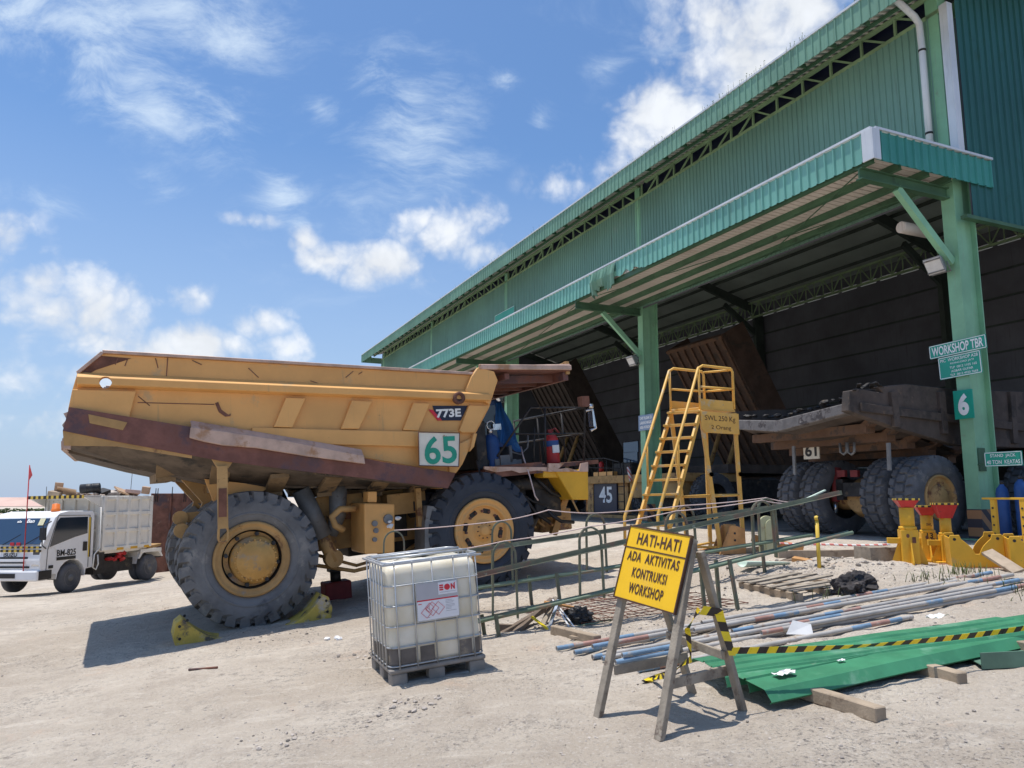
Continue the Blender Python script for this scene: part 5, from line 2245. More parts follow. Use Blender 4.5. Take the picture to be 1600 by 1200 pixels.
c_ = on(1245, 998)
mb = MB()
mb.add([(c_.x - .12, c_.y, c_.z + .05), (c_.x + .18, c_.y - .04, c_.z + .05), (c_.x + .18, c_.y + .02, c_.z + .16), (c_.x - .02, c_.y + .05, c_.z + .20)], [(0, 1, 2, 3)])
o = mb.build("paper_scrap", K['paper'])
o.modifiers.new("thick", 'SOLIDIFY').thickness = .004
tag(o, "white paper sheet standing between the pipes and the green sheets", "paper")

# olive channel at the right edge
chn, chf = on(1535, 1046), on(1489, 1022)
d_ = chn - chf
CM = frame(chn, Vector((d_.y * -1, d_.x, 0)) * -1 if Vector((-d_.y, d_.x, 0)).x < 0 else Vector((-d_.y, d_.x, 0)), gnorm(chn.x, chn.y))
mb = MB()
wch = d_.length
mb.box2((0, 0, .0), (3.4, .012, .15))
mb.box2((0, wch - .012, .0), (3.4, wch, .15))
mb.box2((0, .0125, .03), (3.4, wch - .0125, .042))
ch = mb.build("steel_channel", K['channel_green'], None, .002, 1, CM)
tag(ch, "olive green steel channel lying open side up beside the green sheets", "steel beam")

# ------------------------------------------------------------------ scaffold pipes on the ground
pipes = [  # (left end, right end, lift, bands from the left as (start, end, kind))
    ((.53, 9.51), (6.2, 11.70), 0, [(0, .22, 'b'), (.22, .75, 'r'), (.75, 1.05, 'b')]),
    ((.72, 9.24), (6.35, 11.45), 0, [(0, .35, 'b'), (1.0, 1.3, 'b')]),
    ((.93, 9.22), (6.5, 11.55), .055, [(0, .3, 'b'), (.3, .75, 'r'), (3.2, 3.5, 'r'), (3.5, 3.8, 'b')]),
    ((.90, 8.96), (6.55, 11.12), 0, [(0, .12, 'b')]),
    ((1.0, 8.86), (6.7, 11.0), 0, [(0, .1, 'b'), (1.6, 1.9, 'r'), (1.9, 2.2, 'b')]),
    ((1.12, 8.66), (6.85, 10.78), 0, [(0, .4, 'b'), (.4, .8, 'b')]),
    ((1.2, 8.70), (6.6, 10.86), .055, [(0, .35, 'b'), (.35, .7, 'b'), (2.3, 2.6, 'r'), (2.6, 3.1, 'b')]),
    ((1.30, 8.28), (4.9, 9.72), 0, [(0, .25, 'b'), (.25, .6, 'r'), (2.9, 3.2, 'b'), (3.2, 3.5, 'r'), (3.5, 3.7, 'b')]),
    ((2.4, 10.05), (7.35, 12.10), .05, [(2.6, 2.9, 'r'), (2.9, 3.2, 'b'), (4.6, 5.0, 'r'), (5.0, 5.4, 'b')]),
    ((2.2, 9.62), (7.45, 11.72), .06, [(0.9, 1.2, 'r'), (1.2, 1.6, 'b'), (4.7, 5.0, 'b'), (5.0, 5.4, 'r')]),
    ((2.6, 9.40), (7.30, 11.28), .06, [(0, .3, 'b'), (1.4, 1.7, 'b'), (1.7, 2.0, 'r'), (4.5, 5.0, 'b')]),
    ((2.9, 9.26), (7.25, 10.95), .05, [(0, .3, 'r'), (2.6, 2.9, 'b'), (4.3, 4.6, 'r'), (3.9, 4.3, 'b')]),
]
desc = ["leftmost scaffold pipe with a blue and red painted tip", "grey scaffold pipe with a blue tip lying second from the left", "scaffold pipe with a blue and red tip resting on its neighbours", "plain grey scaffold pipe with a narrow blue end ring", "dusty scaffold pipe with red and blue bands a third along it",
        "scaffold pipe with a long blue tip near the trestle sign", "raised scaffold pipe with two blue tip bands near the trestle sign", "short scaffold pipe with a blue and red tip closest to the green sheets",
        "rear scaffold pipe reaching furthest towards the yellow cradle", "scaffold pipe with red and blue bands at both thirds on top of the bundle", "scaffold pipe with a blue band at its far end on top of the bundle", "brownish scaffold pipe on the green sheet side of the bundle"]
for (p, q, lift, bands), ds in zip(pipes, desc):
    p3 = Vector((p[0], p[1], gz(*p) + .030 + lift))
    q3 = Vector((q[0], q[1], gz(*q) + .030 + lift))
    L = (q3 - p3).length
    cuts = sorted(set([0, L] + [b_[0] for b_ in bands] + [b_[1] for b_ in bands]))
    mb = MB()
    d = (q3 - p3).normalized()
    R_ = .029
    y_ = Vector((0, 0, 1)).cross(d).normalized()
    z_ = d.cross(y_)

    def ring(s, r):
        c = p3 + d * s
        return [c + (y_ * math.cos(a) + z_ * math.sin(a)) * r for a in [2 * math.pi * k / 12 for k in range(12)]]
    for i in range(len(cuts) - 1):
        mi = 0
        for b_ in bands:
            if b_[0] - 1e-6 <= cuts[i] and cuts[i + 1] <= b_[1] + 1e-6:
                mi = 1 if b_[2] == 'b' else 2
        mb.loft([ring(cuts[i], R_), ring(cuts[i + 1], R_)], mi, True, False, False)
    for s, s2 in ((0, .25), (L, L - .25)):
        mb.loft([ring(s, R_), ring(s, R_ - .007), ring(s2, R_ - .007)], 0, True, False, False)
    o = mb.build("scaffold_pipe", [K['pipe_grey'], K['pipe_blue'], K['pipe_red']])
    tag(o, ds, "pipe", "scaffold pipes lying on the ground")
bearer((1.05, 9.75), (.55, 10.5), "short timber offcut lying behind the left ends of the pipes", group=None)

# ------------------------------------------------------------------ white dump lorry on the left
beta = 77.0
WO = Vector((-12.07, 21.61, 0))
WO.z = gz(WO.x, WO.y) + .0
h_ = Vector((-math.cos(rad(beta)), -math.sin(rad(beta)), -.012))
WM = frame(WO, h_, (-.02, 0, 1))
lorry = empty("dump_lorry", WM, "white small dump lorry marked BM-825 with a slatted high-sided bed full of scrap", "lorry")
LW = 2.0
SL = plane_frame((0, 0, 0), X, Z)        # local z of this plane runs towards -y (into the lorry)


def lp(mb, poly, y0, y1, mi=0):
    mb.prism(poly, -y0, -y1, plane_frame((0, 0, 0), X, Z), mi)


arch = [(.50 * math.cos(a), .40 + .50 * math.sin(a)) for a in [rad(d) for d in range(0, 181, 20)]]
mb = MB()
cabp = [(1.04, .55), (1.10, .95), (1.05, 1.32), (.66, 2.06), (.52, 2.17), (.2, 2.22), (-.66, 2.20), (-.74, 2.10), (-.76, .62), (-.52, .60)] + [(x, z) for x, z in reversed(arch)] + [(.52, .55)]
lp(mb, cabp, -.02, -LW + .06)
cb_ = mb.build("cab", K['white'], lorry, .05, 3)
mb = MB()
a, b_ = Vector((1.055, 0, 1.36)), Vector((.70, 0, 2.03))
nn = Vector((b_.z - a.z, 0, -(b_.x - a.x))).normalized()
vs = []
for y in (-.10, -LW + .14):
    for e in (a, b_):
        vs.append((e.x + nn.x * .012, y if e is a else (y - .07 if y > -1 else y + .07), e.z + nn.z * .012))
vs += [(v[0] - .03, v[1], v[2]) for v in vs]
mb.add(vs, [(0, 1, 3, 2), (4, 6, 7, 5), (0, 4, 5, 1), (1, 5, 7, 3), (3, 7, 6, 2), (2, 6, 4, 0)])
ws = mb.build("windscreen", K['glass_blue'], cb_)
wmid = (Vector(vs[0]) + Vector(vs[3])) / 2
Mw = plane_frame((.735 + .025, -1.0, 1.955), Y, Vector((b_.x - a.x, 0, b_.z - a.z)))
text("lettering", "ala", Mw @ Matrix.Translation((-.06, 0, .008)), .15, .07, K['letter_white'], ws, bold=.03)
text("lettering", "Ban", Mw @ Matrix.Translation((.30, 0.01, .008)), .24, .11, K['letter_white'], ws, bold=.03)
mb = MB()
mb.box((.66, -.02, .012), (.17, .20, .004), Mw)
mb.build("windscreen_sticker", mat('pale_yellow_sticker', (.66, .62, .40), .6, 0, .1, 9), ws)
mb = MB()
lp(mb, [(.80, 1.28), (.60, 1.94), (.50, 2.04), (-.48, 2.04), (-.50, 1.58), (-.05, 1.50)], -.012, -.10)
sw = mb.build("door_window", K['glass'], cb_)
mb = MB()
for p, q in (((.86, 1.22), (.88, .62)), ((-.56, 2.08), (-.58, .64)), ((.86, 1.22), (.57, 2.10)), ((.57, 2.10), (-.56, 2.08))):
    mb.beam((p[0], -.015, p[1]), (q[0], -.015, q[1]), .014, .016)
mb.build("door_seam", K['grey_steel'], cb_)
mb = MB()
mb.box2((-.50, -.02, 1.10), (-.36, -.0, 1.35))
mb.box2((.66, -.02, .72), (.80, -.0, .80))
mb.build("door_handle", K['black'], cb_)
mb = MB()
lp(mb, [(-.60, 2.02), (-.53, 2.02), (-.56, .92), (-.63, .92)], .0, -.018)
mb.build("striped_band", K['hazard'], cb_)
Md = plane_frame((.22, -.016, 1.10), -X, Z)
text("lettering", "BM-825", Md, .66, .17, K['letter_black'], cb_, ext=.006, bold=.02)
mb = MB()
mb.box((0, -.15, .006), (.66, .085, .006), Md)
mb.build("name_strip", K['letter_black'], cb_)
# front: grille slots, headlamps, bumper, badge, stripes
mb = MB()
for z, w in ((1.02, 1.20), (.90, 1.0), (.78, 1.3)):
    mb.box2((1.05, -1.0 - w / 2, z - .025), (1.095, -1.0 + w / 2, z + .025))
build_each(mb, "grille_slot", K['black'], cb_)
Mf_ = plane_frame((1.085, -.96, 1.10), Y, Z)
text("lettering", "ISUZU", Mf_, .42, .10, K['letter_black'], cb_, ext=.012, bold=.02)
mb = MB()
mb.box((.30, .10, .0), (1.30, .06, .02), Mf_)
mb.box((.30, .19, .0), (1.30, .05, .02), Mf_)
mb.build("striped_band", K['hazard'], cb_)
mb = MB()
for s_, y in ((K['red'], .22), (K['black'], .42)):
    mb.box((y - .2, .28, -.005), (.12, .08, .02), Mf_)
build_each(mb, "sticker", K['label_red'], cb_)
for y in (-.12, -LW + .28):
    mb = MB()
    mb.box2((.98, y - .18, .78), (1.085, y + .085, .96))
    hl = mb.build("headlight", K['chrome'], cb_, .02)
    mb = MB()
    mb.box2((.97, y - .16, .97), (1.08, y + .08, 1.20))
    mb.build("indicator", K['glass'], hl, .02)
mb = MB()
mb.box2((.75, -LW + .02, .42), (1.16, -.02, .70))
bp_ = mb.build("bumper", K['white'], lorry, .05, 2)
mb = MB()
mb.box2((.70, -.30, .45), (1.10, -.0, .68))
mb.box2((1.14, -1.30, .50), (1.175, -.70, .62))
mb.build("bumper_corner", K['black'], bp_)
for y in (-.02, -LW + .08):
    mb = MB()
    s_ = 1 if y > -1 else -1
    mb.tube([(.92, y, 1.25), (1.18, y + .12 * s_, 1.35), (1.18, y + .12 * s_, 1.85), (.80, y, 1.95)], .016, 6)
    mb.box2((1.15, y + .12 * s_ - .09, 1.48), (1.19, y + .12 * s_ + .09, 1.80))
    mb.build("mirror", K['black'], cb_)
mb = MB()
for y in (-.55, -1.25):
    mb.beam((1.07, y, 1.36), (.93, y + .42, 1.62), .012, .02)
build_each(mb, "wiper", K['black'], cb_)
mb = MB()
mb.lathe([(.12, 0), (.12, .06), (.10, .07), (.095, .20), (.0, .22)], 16, Matrix.Translation((.25, -.42, 2.21)))
mb.build("beacon", K['orange'], cb_)
mb = MB()
mb.tube([(1.13, -.48, .60), (1.14, -.50, 3.45)], .014, 6)
mb.add([(1.145, -.49, 3.45), (1.20, -.33, 3.18), (1.15, -.49, 3.02)], [(0, 1, 2)])
fl_ = mb.build("whip_flag", K['red'], lorry)
fl_.modifiers.new("t", 'SOLIDIFY').thickness = .006
mb = MB()
mb.tube([(.1, -.9, 2.2), (.1, -.92, 2.9)], .008, 5)
mb.tube([(-2.6, -.4, 2.5), (-2.6, -.36, 3.4)], .008, 5)
build_each(mb, "antenna", K['dark_steel'], lorry)
# chassis and wheels
mb = MB()
for y in (-.55, -1.35):
    mb.box2((-4.4, y - .09, .62), (.6, y, .86))
mb.box2((-2.6, -.75, .38), (-1.0, -.2, .75))
mb.box2((-1.25, -.35, .55), (-.85, -.06, 1.0))
mb.cyl((-3.2, -.2, .42), (-3.2, -1.8, .42), .10, 10)
mb.cyl((0, -.2, .42), (0, -1.8, .42), .08, 10)
mb.build("chassis", K['dark_steel'], lorry)
mb = MB()
rng = random.Random(8)
for k in range(7):
    rock(mb, (-1.9 + rng.uniform(-.35, .4), -.12, .82 + rng.uniform(-.07, .12)), rng.uniform(.09, .16))
mb.build("red_bundle", K['red'], lorry)
for x, y, w in ((0, -.02, .24), (0, -LW + .26, .24), (-3.2, -.04, .23), (-3.2, -.30, .23), (-3.2, -LW + .27, .23), (-3.2, -LW + .53, .23)):
    M_ = Matrix.Translation((x, y, .40)) @ Matrix.Rotation(rad(90), 4, 'X')
    mb = MB()
    mb.lathe([(.22, .01), (.30, -.01), (.37, .015), (.40, .05), (.40, w - .05), (.37, w - .015), (.30, w), (.2, w)], 28, M_)
    ty = mb.build("wheel", K['tyre_dark'], lorry)
    mb = MB()
    mb.lathe([(.23, .02), (.215, .0), (.20, .06 if x == 0 else .12), (.11, .08 if x == 0 else .15), (.09, .0), (.001, -.005)], 24, M_)
    ring_bolts(mb, M_, .15, 6, .06 if x == 0 else .13, .02, .03)
    mb.build("rim", K['grey_steel'], ty)
mb = MB()
mb.beam((-2.72, -.03, .92), (-3.68, -.03, .92), .05, .10)
mb.add([(-2.70, -.05, .92), (-2.60, -.05, .55), (-2.60, -.5, .55), (-2.70, -.5, .92)], [(0, 1, 2, 3)])
lp(mb, [(-2.62, .70), (-2.75, .90), (-2.95, .98), (-3.45, .98), (-3.65, .90), (-3.78, .70), (-3.70, .70), (-3.58, .84), (-3.42, .91), (-2.98, .91), (-2.82, .84), (-2.70, .70)], -.02, -.55)
mb.build("mudguard", K['dirty_white'], lorry)
# bed
mb = MB()
x0, x1, zb, zt = -1.02, -3.12, 1.05, 2.62
mb.box2((x1, -.07, zb), (x0, -.02, zt))
mb.box2((x1, -LW - .03, zb), (x0, -LW + .02, zt))
mb.box2((x0 - .04, -LW + .025, zb), (x0 + .0, -.075, zt))
mb.box2((x1, -LW + .025, zb), (x1 + .04, -.075, zt))
mb.box2((x1 + .05, -LW + .03, zb - .1), (x0 - .05, -.08, zb))
bed = mb.build("bed", K['dirty_white'], lorry, .008)
mb = MB()
for i in range(5):
    x = x0 - .05 - i * (x0 - x1 - .10) / 4
    mb.box2((x - .05, -.019, zb), (x + .05, .045, zt))
for z in (zb + .05, zb + .55, zb + 1.05, zt - .06):
    mb.box2((x1, -.0195, z - .05), (x0, .035, z + .05))
for y in (-.10, -.5, -.95, -1.4, -1.9):
    mb.box2((x0 + .0005, y - .045, zb), (x0 + .06, y + .045, zt))
for z in (zb + .05, zb + .55, zb + 1.05, zt - .06):
    mb.box2((x0 + .0004, -LW + .0, z - .045), (x0 + .05, -.03, z + .045))
mb.build("bed_ribs", K['dirty_white'], bed, .006)
mb = MB()
lp(mb, [(x0 + .06, zt - .30), (x0 + .70, zt - .02), (x0 + .70, zt + .02), (x0, zt + .03), (x0, zt - .30)], -.05, -.09)
lp(mb, [(x0 + .06, zt - .30), (x0 + .70, zt - .02), (x0 + .70, zt + .02), (x0, zt + .03), (x0, zt - .30)], -LW + .05, -LW + .09)
mb.box2((x0 + .061, -LW + .05, zt - .03), (x0 + .70, -.05, zt - .0))
mb.build("headboard", K['dirty_white'], bed)
mb = MB()
mb.box2((x0 + .701, -LW + .04, zt - .06), (x0 + .72, -.04, zt + .03))
mb.build("striped_edge", K['hazard'], bed)
mb = MB()
for x in (-1.65, -2.25, -2.85):
    mb.box2((x - .25, .036, zb - .02), (x + .05, .040, zb + .05))
build_each(mb, "reflector", K['bright_yellow'], bed)
mb = MB()
mb.tube([(x0 + .10, .02, 2.3), (x0 + .10, .05, 1.15), (x0 + .35, .10, .98), (x0 + .38, .10, .62), (x0 + .26, .10, .55), (x0 + .18, .10, .70), (x0 + .22, .10, .96)], .02, 6)
mb.build("tailgate_lever", K['dirty_white'], lorry)
mb = MB()
lp(mb, [(x1 + .1, zb - .11), (x1 - .55, zb - .02), (x1 - .6, zb + .05), (x1, zb - .0)], -.05, -LW + .05)
mb.build("bed_chute", K['yellow_worn'], bed)


def scrap(px, py, Y, d, rot, m, name, label, cat, group="scrap heaped in the lorry bed"):
    p = at(px, py, Y)
    mb = MB()
    mb.box((0, 0, 0), d)
    M_ = Matrix.Translation(p) @ Matrix.Rotation(rad(rot[0]), 4, 'Z') @ Matrix.Rotation(rad(rot[1]), 4, 'X') @ Matrix.Rotation(rad(rot[2]), 4, 'Y')
    return tag(mb.build(name, K[m], None, .004, 1, M_), label, cat, group)


scrap(92, 761, 22.6, (.22, .03, .26), (20, 10, 5), 'cardboard', "cardboard_flap", "upright brown cardboard flap at the front of the lorry load", "cardboard")
scrap(104, 768, 22.7, (.50, .4, .04), (30, -25, 12), 'cardboard', "cardboard_flap", "flat tilted cardboard sheet beside the black drum on the lorry", "cardboard")
scrap(86, 772, 22.5, (.30, .3, .16), (10, 5, 8), 'wood', "wood_offcut", "blocky wood offcut at the front of the lorry load", "wood")
scrap(190, 767, 23.6, (.40, .3, .05), (60, 30, 18), 'cardboard', "cardboard_flap", "folded cardboard in the middle of the lorry load", "cardboard")
scrap(206, 769, 23.9, (.44, .3, .10), (40, -10, 5), 'far_roof', "cardboard_flap", "pinkish board in the rear half of the lorry load", "board")
scrap(228, 766, 24.4, (.22, .2, .22), (15, 5, 8), 'cardboard', "cardboard_box", "small brown box at the rear corner of the lorry load", "cardboard")
scrap(172, 771, 23.4, (.50, .3, .12), (35, 15, -8), 'stone', "rubble_lump", "pale rubble lump behind the black drum on the lorry", "rubble")
scrap(160, 769, 23.2, (.34, .3, .12), (75, 12, -18), 'dark_steel', "scrap_plate", "dark scrap plate next to the black drum on the lorry", "scrap")
p = at(141, 763, 22.9)
mb = MB()
mb.lathe([(0, -.26), (.135, -.26), (.14, -.25), (.14, -.09), (.148, -.08), (.14, -.07), (.14, .07), (.148, .08), (.14, .09), (.14, .25), (.135, .26), (0, .26)], 20)
tag(mb.build("small_drum", K['black'], None, 0, 1, Matrix.Translation(p) @ Matrix.Rotation(rad(15), 4, 'Z') @ Matrix.Rotation(rad(85), 4, 'Y')), "black ribbed drum lying on top of the lorry load", "drum")
mb = MB()
bedM = WM
rng = random.Random(5)
mb.box2((x1 + .06, -LW + .06, zt - .4), (x0 - .06, -.10, zt - .12))
for k in range(110):
    rock(mb, (rng.uniform(x1 + .2, x0 - .2), rng.uniform(-LW + .2, -.2), zt - .10 + rng.uniform(0, .16)), rng.uniform(.05, .18))
tag(mb.build("mixed_rubbish", mat('mixed_dusty_rubbish', (.38, .30, .24), .9, 0, .5, 3, wear=((.12, .10, .09), .4, 3)), None, 0, 1, WM), "mixed dusty rubbish filling the white lorry bed", "rubbish", kind='stuff')

# rusty bin behind the lorry, low roof in the distance
p = at(231, 845, 27.5)
g0 = gz(p.x, p.y)
bm_ = frame((p.x, p.y, g0), (1, -.12, 0))
sk = empty("steel_bin", bm_, "tall brown rusty steel bin standing behind the white lorry", "bin")
hh = 1.9 + 5 * 27.5 / 1200 - g0
mb = MB()
mb.box2((0, 0, 0), (3.6, .06, hh))
mb.box2((0, 2.0, 0), (3.6, 2.06, hh))
mb.box2((0, .061, 0), (.06, 1.999, hh))
mb.box2((3.54, .061, 0), (3.6, 1.999, hh))
mb.box2((.06, .06, .05), (3.54, 2, .12))
mb.build("body", K['rust'], sk, .01)
mb = MB()
for x in (.75, 1.5, 2.2, 2.9):
    mb.box2((x, -.05, 0), (x + .06, -.001, hh - .1))
build_each(mb, "stiffener", K['rust'], sk)
mb = MB()
for x in (.18, .26, .8, 1.25, 1.32):
    mb.tube([(x, -.01, hh - .3), (x, .0, hh + .18 + .05 * (x > .5))], .016, 5)
build_each(mb, "rebar_stub", K['dark_steel'], sk)
hm = Matrix.Translation((-118, 165, -1.45))
hs = empty("distant_shed", hm, "long low shed with a faded pink roof on the horizon behind the white lorry", "shed")
mb = MB()
mb.prism([(0, 0), (0, 1.5), (7, 3.0), (14, 1.5), (14, 0)], 0, -26, plane_frame((0, 0, 0), Y, Z))
mb.build("wall", K['soffit'], hs)
mb = MB()
mb.add([(-1, -1, 1.35), (27, -1, 1.35), (27, 7, 3.2), (-1, 7, 3.2), (-1, -1, 1.25), (27, -1, 1.25), (27, 7, 3.08), (-1, 7, 3.08)], [(0, 1, 2, 3), (7, 6, 5, 4), (0, 4, 5, 1), (1, 5, 6, 2), (2, 6, 7, 3), (3, 7, 4, 0)])
mb.build("roof", K['far_roof'], hs)
mb = MB()
rng = random.Random(12)
for k in range(1500):
    x = rng.uniform(-14, 26)
    hgt = .9 + .5 * noise.noise((x * .35, 0, 0))
    rock(mb, (x + rng.uniform(-.5, .5), -6 + rng.uniform(-1, 1), rng.uniform(0, max(.3, hgt))), rng.uniform(.10, .28))
sh = mb.build("roadside_scrub", mat('distant_scrub_leaves', (.055, .085, .03), .9, 0, .4, 1.2), None, 0, 1, hm)
tag(sh, "low green scrub in front of the distant pink-roofed shed", "scrub", kind='stuff')
# ------------------------------------------------------------------ rolling platform ladder
lz = 3.82
def lv_(px, py, Y):
    p = at(px, py, Y)
    return Vector((p.x, p.y, lz))


Mt, Rt, Lt = lv_(1094, 645, 17.2), lv_(1147, 641, 17.75), lv_(1048, 641, 17.6)
Bt = Lt + Rt - Mt


def gp(x, y):
    return Vector((x, y, gz(x, y)))


Mg_, Rg_, Lg_, Bg_ = gp(4.60, 17.25), gp(5.28, 17.85), gp(4.0, 17.75), gp(4.66, 18.4)
LM = Matrix.Translation((Mg_ + Bg_) / 2)
lad = empty("platform_ladder", LM, "yellow steel platform ladder with handrails and a SWL 250 Kg panel", "ladder")
LI = LM.inverted()
q = lambda p: LI @ Vector(p)
for a, b_ in ((Mg_, Mt), (Rg_, Rt), (Lg_, Lt), (Bg_, Bt)):
    mb = MB()
    mb.beam(q(a), q(b_), .085, .085, up=(0, 1, 0))
    mb.build("post", K['ladder'] if 'ladder' in K else K['bright_yellow'], lad, .006)
K['ladder'] = mat('dusty_yellow_ladder_paint', (.70, .40, .085), .5, 0, .1, 2, wear=((.55, .42, .24), .4, 3), grime=((.38, .24, .10), .2, 6))
for o in kids(lad):
    o.data.materials[0] = K['ladder']
mb = MB()
for a, b_, f in ((Mg_, Mt, .42), (Rg_, Rt, .42), (Lg_, Lt, .42), (Bg_, Bt, .42)):
    pass
ring_ = [(Mg_, Mt), (Rg_, Rt), (Bg_, Bt), (Lg_, Lt)]
for f in (.40, .05):
    for i in range(4):
        a = ring_[i][0].lerp(ring_[i][1], f)
        b_ = ring_[(i + 1) % 4][0].lerp(ring_[(i + 1) % 4][1], f)
        mb.tube([q(a), q(b_)], .028, 8)
mb.tube([q(Mg_.lerp(Mt, .40)), q(Bg_.lerp(Bt, .40))], .022, 8)
mb.build("cross_braces", K['ladder'], lad)
mb = MB()
ctr = (Mt + Bt) / 2
mb.prism([((p - ctr).x * 1.04 + q(ctr).x, (p - ctr).y * 1.04 + q(ctr).y) for p in (Mt, Rt, Bt, Lt)], lz - LM.translation.z + .02, lz - LM.translation.z + .07)
mb.build("platform", K['ladder'], lad, .005)
# kick plates and the load panel
mb = MB()
for a, b_ in ((Mt, Rt), (Lt, Bt), (Bt, Rt)):
    mb.beam(q(a + Vector((0, 0, .17))), q(b_ + Vector((0, 0, .17))), .012, .20)
build_each(mb, "kick_plate", K['ladder'], lad)
xd = (Rt - Mt).normalized()
nd = Vector((xd.y, -xd.x, 0))
pm = plane_frame(q((Mt + Rt) / 2 + nd * .07 + Vector((0, 0, -.20))), xd, Z)
mb = MB()
wd = (Rt - Mt).length + .12
mb.prism([(-wd / 2, .18), (-wd / 2, -.20), (-wd / 2 + .12, -.30), (wd / 2, -.30), (wd / 2, .18)], -.01, .01, pm)
pl_ = mb.build("load_panel", K['ladder'], lad, .004)
text("lettering", "SWL 250 Kg", pm @ Matrix.Translation((0, .02, .011)), wd * .8, .15, K['letter_brown'], pl_, ext=.003)
text("lettering", "2 Orang", pm @ Matrix.Translation((.02, -.18, .011)), wd * .52, .12, K['letter_brown'], pl_, ext=.003)
# stair
sd2 = at(992, 835, 15.9) - Lt
sd2 = sd2.normalized()
def down(p, off=.0):
    t = 0
    while True:
        r_ = p + sd2 * t
        if r_.z <= gz(r_.x, r_.y) + off or t > 9:
            return r_
        t += .02
La, Ma = Lt + Vector((0, 0, -.02)), Mt + Vector((0, 0, -.02))
Lb_, Mb_ = down(La), down(Ma)
for a, b_ in ((La, Lb_), (Ma, Mb_)):
    mb = MB()
    mb.beam(q(a), q(b_), .05, .13)
    mb.build("stringer", K['ladder'], lad, .004)
NT = 11
for i in range(NT):
    f = (i + .02) / NT
    a, b_ = La.lerp(Lb_, f), Ma.lerp(Mb_, f)
    e = (b_ - a).normalized()
    mb = MB()
    M_ = plane_frame(q((a + b_) / 2), e, Vector((sd2.x, sd2.y, 0)))
    mb.box((0, .06, 0), ((b_ - a).length + .06, .20, .045), M_)
    mb.build("tread", K['ladder'], lad, .004)
# handrails
hgt = Vector((0, 0, 1.02))
for a, b_, P_ in ((La, Lb_, Lt), (Ma, Mb_, Mt)):
    mb = MB()
    e1 = a + hgt
    e2 = a.lerp(b_, .96) + hgt * .95
    far = (Bt if P_ is Lt else Rt) + hgt * 1.02
    pts = [q(e2 - hgt * .55), q(e2), q(e1 + sd2 * .05), q(e1 + (far - e1).normalized() * .12 + Vector((0, 0, .03))), q(far - (far - e1).normalized() * .06), q(far - Vector((0, 0, .08))), q(far - Vector((0, 0, .95)))]
    mb.tube(pts, .032, 8)
    m1, m2 = a + hgt * .55, (Bt if P_ is Lt else Rt) + hgt * .55
    mb.tube([q(m1 - Vector((0, 0, .0))), q(m2)], .026, 8)
    mb.tube([q(a + hgt * 1.0), q(a - Vector((0, 0, .05)))], .026, 8)
    for f in (.52,):
        k_ = a.lerp(b_, f)
        mb.tube([q(k_), q(k_ + hgt)], .024, 8)
    mb.build("handrail", K['ladder'], lad)
mb = MB()
for z in (.55, 1.0):
    mb.tube([q(Rt + hgt * z), q(Bt + hgt * z)], .026, 8)
for k in range(2):
    for a, b_ in ((Mg_, Mt), (Rg_, Rt)):
        p_ = a.lerp(b_, .55)
        mb.lathe([(.02, -.01), (.05, -.01), (.05, .01), (.02, .01)], 12, Matrix.Translation(q(p_ + nd * .06)) @ Matrix.Rotation(rad(90), 4, 'X'))
mb.build("end_rail", K['ladder'], lad)

